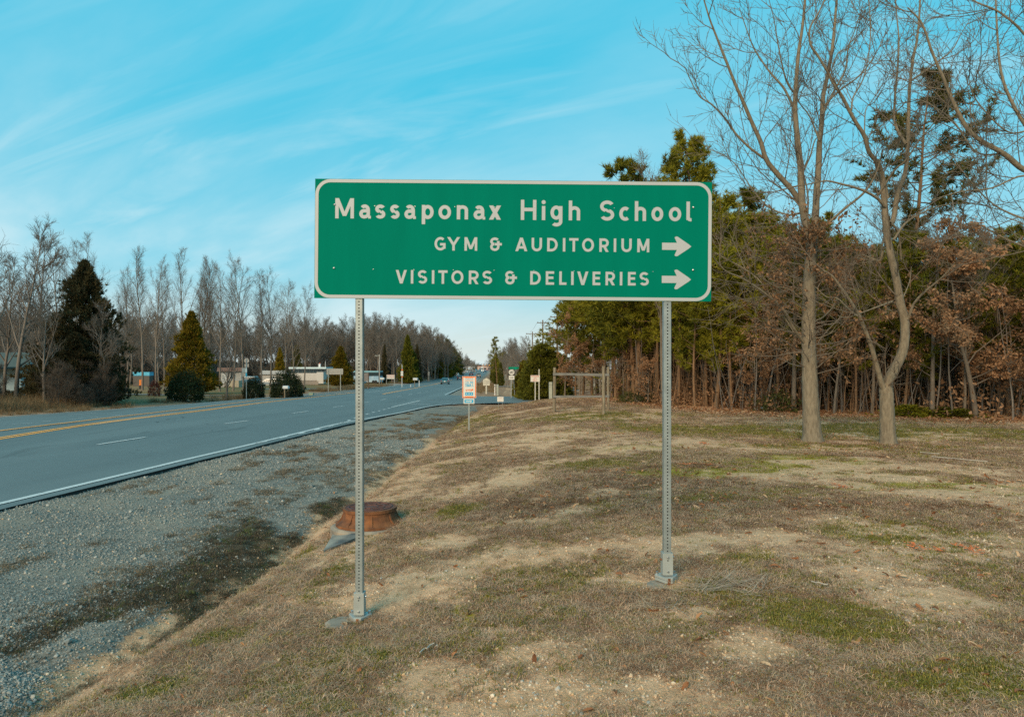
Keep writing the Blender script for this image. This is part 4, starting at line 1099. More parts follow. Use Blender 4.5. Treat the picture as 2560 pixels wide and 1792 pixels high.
# ------------------------------------------------------------------ small signs near the side road
def plate_sign(name, label, cat, px, Z, rt, rb, wpx, m, post=galv, posts=(0,), pw=.05, rbase=None, thick=.006, side=1):
    s = Z / F; g = on(px, Z); t = thing(name, label, cat, g)
    zt_ = CH + (HZ - rt) * s - g.z; zb = CH + (HZ - rb) * s - g.z
    MB().box((0, 0, (zt_ + zb) / 2), (wpx * s, thick, zt_ - zb), m).obj('plate', t)
    for i, dx_ in enumerate(posts):
        top = zt_ - .02
        MB().box((dx_ * s, .03 * side, (top - .3) / 2), (pw, pw * .8, top + .3), post).obj('post', t)
    return t, zt_, zb, s
def route_sign():
    t, zt_, zb, s = plate_sign('route_sign', 'black square sign with a white circle reading 607 over an arrow plate', 'sign', 1279, 57, 922.6, 938.3, 15, black, posts=(-1.2,), pw=.07)
    zc = (zt_ + zb) / 2
    b = MB(); b.sheet([(.235 * math.cos(a * math.pi / 14), -.006, zc + .235 * math.sin(a * math.pi / 14)) for a in range(28)], paper); b.obj('disc', t)
    lettering('lettering', word('607', -.155, zc - .115, .31, .23, .036, .22), black, t, -.009, .0003)
    o = MB().box((0, .0, zb - .19), (.46, .006, .34), paper).obj('arrow_plate', t)
    b = MB(); P = [(-.15, -.02), (.05, -.02), (.05, -.06), (.15, 0), (.05, .06), (.05, .02), (-.15, .02)]
    b.sheet([(x, -.006, zb - .19 + z) for x, z in P], black); b.obj('arrow', o)
    u = thing('street_name_sign', 'green street name blades crossed on a leaning steel post', 'sign', on(1284, 57.4))
    zz = CH + (HZ - 921.5) * s - u.location.z
    for i, a in enumerate((.25, -.95)):
        MB().box((-.0, 0, zz + .06 - i * .04), (.9, .012, .2), mat('street_sign_green', (.0, .25, .15), .5)).obj('blade', u, rz=a)
    b = MB(); b.cyl((.13, .05, -.3), (-.04, .0, zz), .035, .035, galv, 8); b.obj('post', u)
    MB().lathe([(.16, -.1), (.15, .12), (.0, .13)], (0, 0, 0), white, 10).obj('footing', u, loc=(.12, 0, 0))
route_sign()
def red_text_sign():
    t, zt_, zb, s = plate_sign('notice_sign', 'white notice board with red lettering in front of the rounded evergreens', 'sign', 1338, 47, 938, 954, 23, paper, post=mat('pale_post', (.5, .5, .45), .7), posts=(0, 9.6), pw=.07)
    o = [c for c in t.children if c.name.startswith('post')][-1]; o.scale[2] = 1.22
    b = MB()
    for z, w_, m in ((-.03, .60, redp), (-.09, .5, redp), (-.18, .20, redp), (-.27, .34, redp), (-.36, .38, redp)):
        n = int(w_ / .05); rr_ = random.Random(int(-z * 100))
        for i in range(n): b.box((-w_ / 2 + .05 * (i + .5), -.006, zt_ + z - .012), (.034 * rr_.uniform(.6, 1.1), .002, .038), m)
    tag(b.obj('print', t), kind='stuff')
    t, zt_, zb, s = plate_sign('yard_sign', 'low white yard sign with faint red print at the edge of the side road', 'sign', 1251, 36, 991.8, 1003.8, 15.5, paper, posts=(-5, 5), pw=.012)
    b = MB()
    for z, w_ in ((-.05, .2), (-.09, .16), (-.21, .2)):
        for i in range(int(w_ / .03)): b.box((-w_ / 2 + .03 * (i + .5), -.006, zt_ + z), (.02, .002, .018), mat('faded_red_print', (.55, .30, .28), .6))
    tag(b.obj('print', t), kind='stuff')
red_text_sign()
def pedestals():
    gm = mat('pedestal_green_grey', (.36, .39, .33), .6)
    for i, (px, Z, rt, wpx, lab) in enumerate(((1376.5, 47, 955, 8.2, 'grey green utility pedestal beside the timber frame'), (1243.8, 66, 961, 4.6, 'small grey utility pedestal right of the historical marker'))):
        s = Z / F; g = on(px, Z); t = thing('utility_pedestal', lab, 'utility box', g, 0, 'utility pedestals on the grass')
        h = CH + (HZ - rt) * s - g.z; w_ = wpx * s
        MB().box((0, 0, h * .42), (w_, w_, h * .9), gm).obj('body', t, bevel=.01)
        MB().box((0, 0, h * .94), (w_ * 1.06, w_ * 1.06, h * .13), gm, taper=.9).obj('cap', t, bevel=.01)
    s = 66 / F; g = on(1237, 66); t = thing('marker_stake', 'thin white marker stake next to the small pedestal', 'stake', g); h = CH + (HZ - 961) * s - g.z
    MB().box((0, 0, h / 2 - .1), (.08, .03, h + .2), white).obj('stake', t); MB().box((0, -.017, h * .85), (.07, .004, .12), mat('marker_band', (.3, .3, .3), .6)).obj('band', t)
    t = thing('white_stake', 'tiny tilted white stake at the foot of the timber post', 'stake', on(1383, 44)); MB().cyl((0, 0, -.05), (-.09, 0, .22), .02, .02, white, 6).obj('stake', t)
pedestals()
def historic_marker():
    s = 73 / F; g = on(1216, 73); t = thing('historical_marker', 'cream historical marker plate with a crest on top on a short post', 'marker', g)
    z = lambda r: CH + (HZ - r) * s - g.z; ivory = mat('ivory_cast_plate', (.60, .57, .47), .6)
    w_ = 16.5 * s / 2; out_ = [(-w_, z(963.5)), (w_, z(963.5)), (w_, z(950)), (w_ * .8, z(948)), (w_ * .45, z(947)), (w_ * .2, z(945.6)), (0, z(944.6)), (-w_ * .2, z(945.6)), (-w_ * .45, z(947)), (-w_ * .8, z(948)), (-w_, z(950))]
    MB().prism(out_, -.03, .03, ivory).obj('plate', t)
    b = MB()
    for i in range(7): b.box((0, -.033, z(950.5) - i * .065), (w_ * 1.6, .004, .022), mat('marker_text_grey', (.32, .31, .27), .7))
    b.obj('text_rows', t)
    MB().cyl((0, 0, -.2), (0, 0, z(963)), .085, .075, ivory, 12).obj('post', t)
    MB().box((0, 0, z(963.8)), (.18, .12, .09), black).obj('bracket', t)
historic_marker()
#==FAR==
# ------------------------------------------------------------------ vehicles
def car(name, label, px, Z, rz_=0.0, col=(.03, .10, .12), kind='sedan', group=None, loc=None, scale=1.0, lights=True):
    paintm = mat('car_paint_%d_%d_%d' % tuple(int(c * 100) for c in col), col, .25, .2, var=.03, spec=.6)
    g = loc or Vector(((px - 1280) / F * Z, Z, float(rz((px - 1280) / F * Z, Z)) + .01))
    t = thing(name, label, 'car' if kind != 'truck' else 'truck', g, rz_, group); t.scale = (scale,) * 3
    if kind == 'sedan':
        lower = [(-2.3, .32), (-2.34, .55), (-2.3, .86), (-2.15, .96), (-1.55, 1.0), (1.0, .96), (1.9, .84), (2.28, .66), (2.3, .34)]
        cab = [(-1.85, .97), (-1.15, 1.40), (-.9, 1.44), (.25, 1.44), (1.15, .95)]; gl = [(-1.70, 1.0), (-1.12, 1.36), (.2, 1.37), (.95, 1.0)]
    else:
        lower = [(-2.4, .38), (-2.42, .9), (-2.38, 1.05), (1.2, 1.08), (2.2, .98), (2.4, .7), (2.4, .4)]
        cab = [(-2.36, 1.04), (-2.1, 1.66), (-1.9, 1.74), (.3, 1.74), (1.3, 1.06)]; gl = [(-2.3, 1.1), (-2.06, 1.62), (.25, 1.64), (1.05, 1.1)]
    def hull(outline, w0, w1, m, inset=0.0):
        zs = [z for _, z in outline]; z0, z1 = min(zs), max(zs); b = MB(); n = len(outline)
        V = []
        for sg in (-1, 1):
            for y, z in outline: V.append((sg * (w0 + (w1 - w0) * (z - z0) / (z1 - z0)), y, z))
        b.add(V, [tuple(range(n))[::-1], tuple(range(n, 2 * n))] + [(i, (i + 1) % n, n + (i + 1) % n, n + i) for i in range(n)], m); return b
    hull(lower, .88, .90, paintm).obj('body', t, bevel=.05)
    hull(cab, .82, .60, paintm).obj('roof', t, bevel=.04)
    # windows : rear, sides
    r0, r1 = cab[0], cab[1]
    for nm, (ya, za), (yb, zb), sg in (('rear_window', r0, r1, -1), ('windscreen', cab[-1], cab[-2], 1)):
        def wz(z): return .82 - .22 * (z - cab[0][1]) / (1.44 - .97 if kind == 'sedan' else .70)
        A = (ya * .88 + yb * .12, za * .88 + zb * .12); B = (ya * .14 + yb * .86, za * .14 + zb * .86)
        b = MB(); e = .012 * sg
        b.sheet([(-wz(A[1]) + .08, A[0] + e * 2, A[1] + .012), (wz(A[1]) - .08, A[0] + e * 2, A[1] + .012), (wz(B[1]) - .08, B[0] + e * 2, B[1] + .012), (-wz(B[1]) + .08, B[0] + e * 2, B[1] + .012)], glassd); b.obj(nm, t)
    for sg in (-1, 1):
        b = MB(); b.sheet([(sg * (.835 - .22 * (z - cab[0][1]) / (.47 if kind == 'sedan' else .7)), y, z) for y, z in gl], glassd); b.obj('side_window', t)
    yb = lower[1][0] - .01; tl = mat('tail_light', (.30, .01, .01), .3, spec=.6)
    for sg in (-1, 1): MB().box((sg * .72, yb + .03, .80), (.28, .06, .15), tl).obj('tail_light', t)
    MB().box((0, yb + .01, .68), (.34, .03, .16), white).obj('number_plate', t)
    MB().box((0, yb, .45), (1.6, .08, .16), mat('dark_trim', (.03, .03, .03), .6)).obj('bumper', t)
    for sx in (-1, 1):
        for yy in (-1.4, 1.45):
            w_ = MB().cyl((sx * .70, yy, .33), (sx * .91, yy, .33), .33, .33, rubber, 14).obj('wheel', t); MB().cyl((sx * .91, yy, .33), (sx * .918, yy, .33), .2, .18, steel, 10).obj('rim', w_)
    return t
road_dir = -0.06
car('moving_car', 'dark teal sedan driving away, nearest car on the road', 1113, 149, .05, (.03, .13, .16), 'sedan', 'cars on the highway')
car('moving_car', 'small black car driving away beside the trail sign', 1150, 205, .06, (.02, .022, .025), 'sedan', 'cars on the highway')
car('moving_car', 'tan van driving away, right of the black car', 1196, 248, .07, (.30, .27, .23), 'van', 'cars on the highway')
car('moving_car', 'dark red car driving away just above the trail sign', 1178, 300, .08, (.16, .04, .04), 'sedan', 'cars on the highway')
car('moving_car', 'dark blue car far off near the traffic lights', 1212, 455, .08, (.03, .09, .14), 'sedan', 'cars on the highway')
def oncoming(px, Z, col, lab, lit=False, kind='sedan', sc=1):
    t = car('oncoming_car', lab, px, Z, math.pi + .08, col, kind, 'cars at the far crossing', scale=sc)
    if lit:
        em = mat('lit_headlight', (1.0, .86, .6), .4, emit=6)
        for sg in (-1, 1): MB().cyl((sg * .62, 2.3, .68), (sg * .62, 2.37, .68), .16, .16, em, 8).obj('headlight', t)
oncoming(1206, 560, (.5, .52, .5), 'pale car with lit headlights at the far crossing', True)
oncoming(1199, 640, (.12, .30, .38), 'light blue car waiting at the far crossing')
oncoming(1190, 650, (.08, .22, .30), 'blue car leftmost of those at the far crossing', kind='van')
oncoming(1218, 600, (.35, .10, .08), 'reddish car rightmost of those at the far crossing')
def truck():
    t = thing('box_truck', 'white box truck at the far crossing', 'truck', Vector(((1205 - 1280) / F * 690, 690, float(rz(-30, 690)))), .08)
    MB().box((0, 0, 2.3), (2.4, 6, 2.9), white).obj('cargo_box', t); MB().box((0, -3.8, 1.6), (2.2, 1.6, 2.0), mat('cab_grey', (.4, .42, .42), .4)).obj('cab', t)
    MB().box((0, -4.62, 2.0), (1.9, .03, .8), glassd).obj('windscreen', t); MB().box((0, 0, .8), (2.2, 7, .3), black).obj('chassis', t)
    for sx in (-1, 1):
        for yy in (-3.6, 2): MB().cyl((sx * .9, yy, .5), (sx * 1.15, yy, .5), .5, .5, rubber, 12).obj('wheel', t)
truck()
def parked(px, Z, col, lab, rz_, kind='sedan', name='parked_car', sc=1.0, grp='cars parked beside the highway'):
    g = on(px, Z, .05); car(name, lab, px, Z, rz_, col, kind, grp, g, sc)
parked(1109, 290, (.03, .16, .22), 'bright teal car parked beyond the woods, leftmost of its row', 1.2)
parked(1117, 292, (.04, .20, .26), 'teal car parked second in the row left of the highway', 1.3)
parked(1124, 296, (.05, .12, .2), 'blue car parked third in the row left of the highway', 1.3)
parked(1133, 285, (.6, .6, .58), 'white van parked at the right end of the row by the highway', 1.4, 'van')
for i, (px, c) in enumerate(((1158, .5), (1164, .55), (1171, .3), (1178, .2), (1185, .25))):
    parked(px, 470 + i * 9, (c, c * 1.02, c * 1.03), ['white car parked leftmost in the distant lot', 'pale car parked second in the distant lot', 'grey car parked in the middle of the distant lot', 'dark grey car parked fourth in the distant lot', 'grey car parked rightmost in the distant lot'][i], 1.2, grp='cars parked in the distant lot')

# ------------------------------------------------------------------ buildings
def gable_house(name, label, loc, rz_, L_, D_, Hw, Hr, wallm, roofm, wins=(), porch=False, cat='house', doors=()):
    t = thing(name, label, cat, loc, rz_)
    MB().box((0, 0, Hw / 2 - .3), (L_, D_, Hw + .6), wallm).obj('wall', t)
    b = MB(); e = .35; x0, x1, y0, y1 = -L_ / 2 - e, L_ / 2 + e, -D_ / 2 - e, D_ / 2 + e
    b.add([(x0, y0, Hw - .05), (x1, y0, Hw - .05), (x1, 0, Hw + Hr), (x0, 0, Hw + Hr), (x0, y1, Hw - .05), (x1, y1, Hw - .05)], [(0, 1, 2, 3), (3, 2, 5, 4), (0, 3, 4), (1, 5, 2), (0, 4, 5, 1)], roofm); b.obj('roof', t)
    b = MB()
    for sx in (-1, 1):
        b.add([(sx * (L_ / 2 - .001 + .36), -D_ / 2 - .2, Hw), (sx * (L_ / 2 + .36), D_ / 2 + .2, Hw), (sx * (L_ / 2 + .36), 0, Hw + Hr * .92)], [(0, 1, 2)], wallm)
    b.obj('gable', t)
    for wx, wz_, ww, wh in wins:
        f = MB().box((wx, -D_ / 2 - .02, wz_), (ww + .16, .06, wh + .16), white).obj('window', t); MB().box((wx, -D_ / 2 - .06, wz_), (ww, .03, wh), glassd).obj('pane', f)
        MB().box((wx, -D_ / 2 - .08, wz_), (.05, .03, wh), white).obj('mullion', f)
    for wx, ww, wh in doors: MB().box((wx, -D_ / 2 - .03, wh / 2), (ww, .06, wh), mat('door_white', (.6, .6, .58), .5)).obj('door', t)
    if porch:
        MB().box((0, -D_ / 2 - 1.4, Hw - .1), (L_, 2.8, .18), roofm).obj('porch_roof', t)
        for k in range(6): MB().box((-L_ / 2 + .2 + k * (L_ - .4) / 5, -D_ / 2 - 2.6, Hw / 2 - .2), (.18, .18, Hw), white).obj('porch_post', t)
        MB().box((0, -D_ / 2 - 2.6, Hw - .22), (L_, .16, .24), white).obj('porch_beam', t)
        rl = MB(); rl.box((0, -D_ / 2 - 2.6, .95), (L_, .06, .08), white)
        rl.obj('porch_rail', t)
        MB().box((0, -D_ / 2 - 1.4, .05), (L_, 2.8, .2), concrete).obj('porch_floor', t)
    return t
bluewall = mat('blue_white_siding', (.36, .47, .50), .7, scale=1, stretch=(.3, .3, 9))
gable_house('house', 'pale blue house with white porch posts hidden behind the roadside scrub', on(30, 70, .3), -.1, 6.5, 5, 2.5, 1.5, bluewall, mat('green_grey_roof', (.06, .085, .08), .8), [(-2, 1.5, .8, 1), (0, 1.5, .8, 1)], True)
gable_house('shed', 'low teal shed seen through the scrub right of the blue house', on(152, 78, .0), .1, 3.6, 3, 1.2, .5, mat('teal_siding', (.05, .11, .11), .7), mat('teal_roof', (.05, .09, .09), .8), cat='shed')
gable_house('cottage', 'white cottage with rusty brown roof behind the bare trees', on(577, 120, .6), .35, 3.6, 3.4, 2.2, .6, mat('cream_siding', (.46, .43, .39), .7), mat('rust_brown_roof', (.28, .12, .07), .8), [(.4, 1.5, .7, 1.1)], doors=[(-1.0, .8, 1.9)])
MB().box((0, 0, .5), (1.7, 1.2, 1.1), mat('tan_lattice', (.42, .36, .26), .8)).obj('cottage_steps', None, on(588, 117, .1)); tag(bpy.data.objects['cottage_steps'], 'tan lattice sided steps in front of the white cottage', 'steps')
gable_house('cottage', 'white trailer with mottled brown roof left of the long white building', on(686, 140, .6), .1, 4.2, 3, 1.7, .7, mat('trailer_white', (.38, .37, .35), .6), mat('mottled_roof', (.30, .20, .14), .9, scale=5, col2=(.5, .47, .44)), [(0, 1.0, .6, .6)])
def diner():
    Z = 150; s = Z / F; g = on(772, Z, .2); t = thing('long_building', 'long low white building with a pale blue roof edge and dark window band', 'building', g, -.03)
    z = lambda r: CH + (HZ - r) * s - g.z; xl = (728 - 772) * s; xr2 = (816 - 772) * s; zt_ = z(916.5); L_ = xr2 - xl
    MB().box(((xl + xr2) / 2, 2, (z(932.5) + z(951)) / 2), (L_, 5, z(932.5) - z(951)), mat('white_wall_panel', (.52, .50, .47), .7)).obj('wall', t)
    MB().box(((xl + xr2) / 2, 2.05, (z(922) + z(932.5)) / 2), (L_ - .1, 4.9, z(922) - z(932.5) - .004), glassd).obj('window_band', t)
    n = 9
    for k in range(n + 1): MB().box((xl + .1 + (L_ - .2) * k / n, -.46, (z(922) + z(932.5)) / 2), (.09, .08, z(922) - z(932.5) - .01), mat('dark_mullion', (.10, .14, .15), .5)).obj('mullion', t)
    MB().box(((xl + xr2) / 2, 1.9, (z(917.5) + z(922)) / 2), (L_ + .5, 5.7, z(917.5) - z(922)), mat('pale_blue_fascia', (.52, .66, .70), .4)).obj('roof', t)
    c_ = MB().box(((796 - 772) * s, 1, z(913.5)), (.4, .4, .75), white).obj('chimney', t); MB().lathe([(.26, -.1), (.02, .22)], ((796 - 772) * s, 1, z(908.5)), mat('red_cap', (.5, .12, .08), .6), 8).obj('chimney_cap', c_)
    MB().cyl(((814.5 - 772) * s, -.2, z(922)), ((814.5 - 772) * s, -.2, z(903)), .05, .04, white, 6).obj('flue', t)
    MB().box(((811 - 772) * s, -2.2, (z(930) + z(958)) / 2), (1.45, 1.6, z(930) - z(958)), mat('stair_white', (.55, .53, .50), .8)).obj('entry_block', t)
    MB().box(((782 - 772) * s, -2.9, z(956)), (4.4, .25, .8), mat('low_wall', (.30, .26, .22), .8)).obj('low_wall', t)
diner()
def bus():
    Z = 168; s = Z / F; g = on(920, Z, .0); t = thing('coach_bus', 'blue and white coach parked behind the left post', 'bus', g, -.35)
    L_, H_, W_ = 7.2, 2.75, 2.2; wm = mat('coach_blue_white', (.34, .46, .55), .35, scale=.9, col2=(.16, .30, .42), var=.2)
    MB().box((0, 0, .35 + H_ * .27), (L_, W_, H_ * .54), wm).obj('body', t, bevel=.06)
    MB().box((0, 0, .35 + H_ * .70), (L_ - .06, W_ - .04, H_ * .32), glassd).obj('window_band', t)
    MB().box((0, 0, .35 + H_ * .93), (L_, W_, H_ * .14), mat('coach_roof_blue', (.20, .40, .47), .4)).obj('roof', t, bevel=.06)
    for xx in (-2.4, 2.2, 2.9):
        for sg in (-1, 1): MB().cyl((xx, sg * .9, .42), (xx, sg * 1.12, .42), .42, .42, rubber, 12).obj('wheel', t)
    for k in range(6): MB().box((-L_ / 2 + .3 + k * 1.3, -W_ / 2 - .001, .35 + H_ * .7), (.06, .03, H_ * .31), black).obj('window_pillar', t)
bus()
car('parked_car', 'white pickup sized car parked beside the trailer', 672, 128, 1.5, (.6, .6, .6), 'van', None, on(672, 128, .05), .8)
car('parked_car', 'pale blue car parked behind the route signs', 618, 125, 1.4, (.22, .36, .42), 'van', None, on(618, 125, .3), .9)
car('parked_car', 'small teal car parked in front of the coach', 893, 150, 1.4, (.08, .17, .19), 'sedan', None, on(893, 150, .05), .8)
def container():
    g = on(358, 118, 0); s = 118 / F; t = thing('blue_container', 'bright blue container on the field behind the bare trees', 'container', g)
    z0 = CH + (HZ - 939) * s - g.z; cm = mat('bright_blue_sheet', (.08, .42, .62), .5)
    for k in range(5): MB().box((-1.15 + k * .58, 0, z0 + .32), (.56, 1.4, .62), cm).obj('panel', t)
    MB().box((0, 0, z0 / 2 - .2), (2.8, 1.3, z0 + .35), mat('dark_crate', (.10, .09, .08), .8)).obj('base', t)
    g = on(353, 100); t = thing('orange_barrel', 'small orange drum between the bare tree trunks', 'barrel', g)
    MB().lathe([(.27, 0), (.25, .45), (.26, .46), (.24, .85), (.0, .88)], (0, 0, .5), mat('barrel_orange', (.8, .22, .03), .5), 12).obj('drum', t); MB().cyl((0, 0, 0), (0, 0, .52), .3, .28, black, 12).obj('foot', t)
container()
def right_building():
    Z = 84; s = Z / F; g = on(1440, Z, .0); t = thing('porch_building', 'building corner with a white column and dark blue window seen between the timber posts', 'building', g)
    z = lambda r: CH + (HZ - r) * s - g.z; x = lambda p: (p - 1440) * s
    cm = mat('pale_blue_trim', (.40, .52, .55), .6)
    MB().box((x(1440), 3.4, (z(918) + z(978)) / 2), (x(1500) - x(1410), .3, z(918) - z(978) + .2), mat('dark_brown_wall', (.17, .14, .10), .8)).obj('wall', t)  # back wall in dark brown
    MB().cyl((x(1405), 0, z(990)), (x(1404), 0, z(912)), .13, .07, cm, 10).obj('column', t)
    f = MB().box((x(1435), 3.1, (z(940) + z(972)) / 2), (x(1446) - x(1425), .3, z(940) - z(972)), mat('navy_panel', (.015, .05, .075), .4)).obj('window', t)
    MB().box((x(1436), 2.85, z(943)), (x(1447) - x(1427), .25, .22), cm).obj('awning', t)
    for q in (1426, 1445): MB().box((x(q), 2.9, (z(943) + z(973)) / 2), (.14, .14, z(943) - z(973)), cm).obj('post', t, rz=.1)
    MB().box((x(1420), 1, z(957)), (x(1430) - x(1405), .05, .05), black).obj('rail', t)
    MB().box((x(1418), 1.5, z(968)), (.5, .5, .9), mat('grey_unit', (.35, .38, .38), .6)).obj('air_unit', t)
    MB().box((x(1425), -.5, z(976.5)), (x(1450) - x(1400), 2.5, .15), mat('porch_slab', (.33, .36, .37), .8)).obj('slab', t)
right_building()

# ------------------------------------------------------------------ far side signs, poles and boxes
def back_sign(name, label, px, Z, rt, rb, rbase, wpx, m, posts, postm=galv, cat='sign', pw=.08, dz=0, extra=None):
    s = Z / F; g = on(px, Z, dz); t = thing(name, label, cat, g); z = lambda r: CH + (HZ - r) * s - g.z
    MB().box((0, 0, (z(rt) + z(rb)) / 2), (wpx * s, .03, z(rt) - z(rb)), m).obj('panel', t)
    for q in posts: MB().box((q * s, -.05, (z(rt + 1) - .3) / 2), (pw, .08, z(rt + 1) + .3), postm).obj('post', t)
    return t, z, s
greyback = mat('bare_metal_back', (.34, .335, .315), .5, .2)
t, z, s = back_sign('guide_sign', 'back of a wide grey guide sign on two thin posts before the golden cedar', 837, 95, 921.5, 936, 958, 41, greyback, (-16, 14.5))
for k in (0, 1, 2): MB().box((0, -.04, z(924.5 + 4.3 * k)), (41 * s, .05, .05), galv).obj('rail', t)
back_sign('boarded_sign', 'brown framed grey board half hidden by the left post', 916, 110, 932, 953, 962, 12, mat('taupe_board', (.30, .25, .22), .8), (5.5,), mat('brown_post', (.14, .09, .06), .9), pw=.14)
t, z, s = back_sign('red_white_board', 'white board with two red stripes on thin legs by the gravel lot', 976.5, 150, 936.8, 947, 953, 20.5, paper, (-10, 9.8), pw=.1)
for r in (938.3, 943): MB().box((0, -.025, z(r)), (19 * s, .02, .12), mat('faded_red', (.50, .14, .12), .6)).obj('stripe', t)
t, z, s = back_sign('roadside_sign', 'small pale sign on a thin post before the grey woods', 1072, 190, 929.5, 937.5, 950, 4.4, greyback, (0,), pw=.12)
def route_back():
    Z = 62; s = Z / F; g = on(616, Z); t = thing('rear_facing_sign', 'tall post with the backs of a round route sign and plates below it', 'sign', g); z = lambda r: CH + (HZ - r) * s - g.z
    MB().cyl((0, 0, -.3), (0, 0, z(897)), .035, .035, mat('blue_grey_steel', (.32, .40, .42), .5, .3), 8).obj('post', t)
    b = MB(); o = [(.24 * math.cos(math.pi / 8 + k * math.pi / 4), .24 * math.sin(math.pi / 8 + k * math.pi / 4)) for k in range(8)]; b.prism([(x, z(901.5) + q) for x, q in o][::-1], .04, .05, greyback); b.obj('octagon_plate', t)
    for px_, r0, r1, w_, m in ((616, 909.6, 917.6, 11, greyback), (610.5, 919.5, 931, 13, mat('blue_grey_plate', (.27, .33, .35), .5)), (611, 932, 940.5, 12.5, greyback), (616, 919.5, 930.5, 3.6, mat('pale_blue_plate', (.45, .60, .66), .5)), (616, 932.5, 940, 3.6, cyanp)):
        MB().box(((px_ - 616) * s, .06 if w_ > 4 else -.05, (z(r0) + z(r1)) / 2), (w_ * s, .012, z(r0) - z(r1)), m).obj('plate', t)
route_back()
def light_pole(px, Z, top, arm, lab):
    s = Z / F; g = on(px, Z); t = thing('light_pole', lab, 'light pole', g); h = CH + (HZ - top) * s - g.z
    MB().cyl((0, 0, -.2), (0, 0, h), .14, .10, mat('pale_timber_pole', (.40, .37, .33), .8), 8).obj('pole', t)
    MB().box((arm * s / 2, 0, h - .25), (abs(arm * s), .08, .08), galv).obj('arm', t); MB().box((arm * s, 0, h - .28), (.5, .25, .14), galv).obj('lamp', t)
light_pole(948.5, 150, 886, -8, 'pale light pole with a short lamp arm right of the coach')
light_pole(1166.5, 470, 909.5, -4, 'distant light pole above the parked cars')
def marker_pole():
    Z = 120; s = Z / F; g = on(1005, Z); t = thing('signal_post', 'thin white post carrying a white plate and an orange plate', 'sign post', g); z = lambda r: CH + (HZ - r) * s - g.z
    MB().cyl((0, 0, -.2), (0, 0, z(911)), .06, .05, white, 8).obj('post', t); MB().box((0, -.08, z(933.5)), (5.8 * s, .04, 12 * s), paper).obj('plate', t)
    MB().box((.5 * s, -.06, z(924.5)), (3.6 * s, .04, 3.4 * s), orange).obj('orange_plate', t); MB().box((.5 * s, -.06, z(942)), (3.6 * s, .04, 3 * s), orange).obj('orange_plate', t)
marker_pole()
def mailbox(px, Z, rt, col, lab, big=1.0, dx_=0):
    s = Z / F; g = on(px, Z); t = thing('mailbox', lab, 'mailbox', g); h = CH + (HZ - rt) * s - g.z; k = big
    m = mat('mailbox_%d' % int(col[0] * 100), col, .4)
    b = MB(); n = 8; L_ = .5 * k; r = .11 * k
    out_ = [(-r, 0), (r, 0)] + [(r * math.cos(math.pi * i / n), .12 * k + r * math.sin(math.pi * i / n)) for i in range(n + 1)]
    b.prism([(x, z_ + h - .23 * k) for x, z_ in out_], -L_ / 2, L_ / 2, m); b.obj('box', t, rz=1.2)
    MB().box((-.1 * k, 0, (h - .24 * k - .2) / 2), (.1, .1, h - .24 * k + .2), wood).obj('post', t); MB().box((0, 0, h - .25 * k), (.35 * k, .14 * k, .03), wood).obj('bracket', t)
mailbox(715, 62, 964, (.62, .66, .68), 'white mailbox on a timber post in front of the large round bush', 1.15)
mailbox(1039, 118, 944.5, (.6, .6, .6), 'small white mailbox right of the post with plates', 1.7)
mailbox(956, 140, 943.5, (.55, .56, .55), 'tiny mailbox by the foot of the light pole', 1.9)
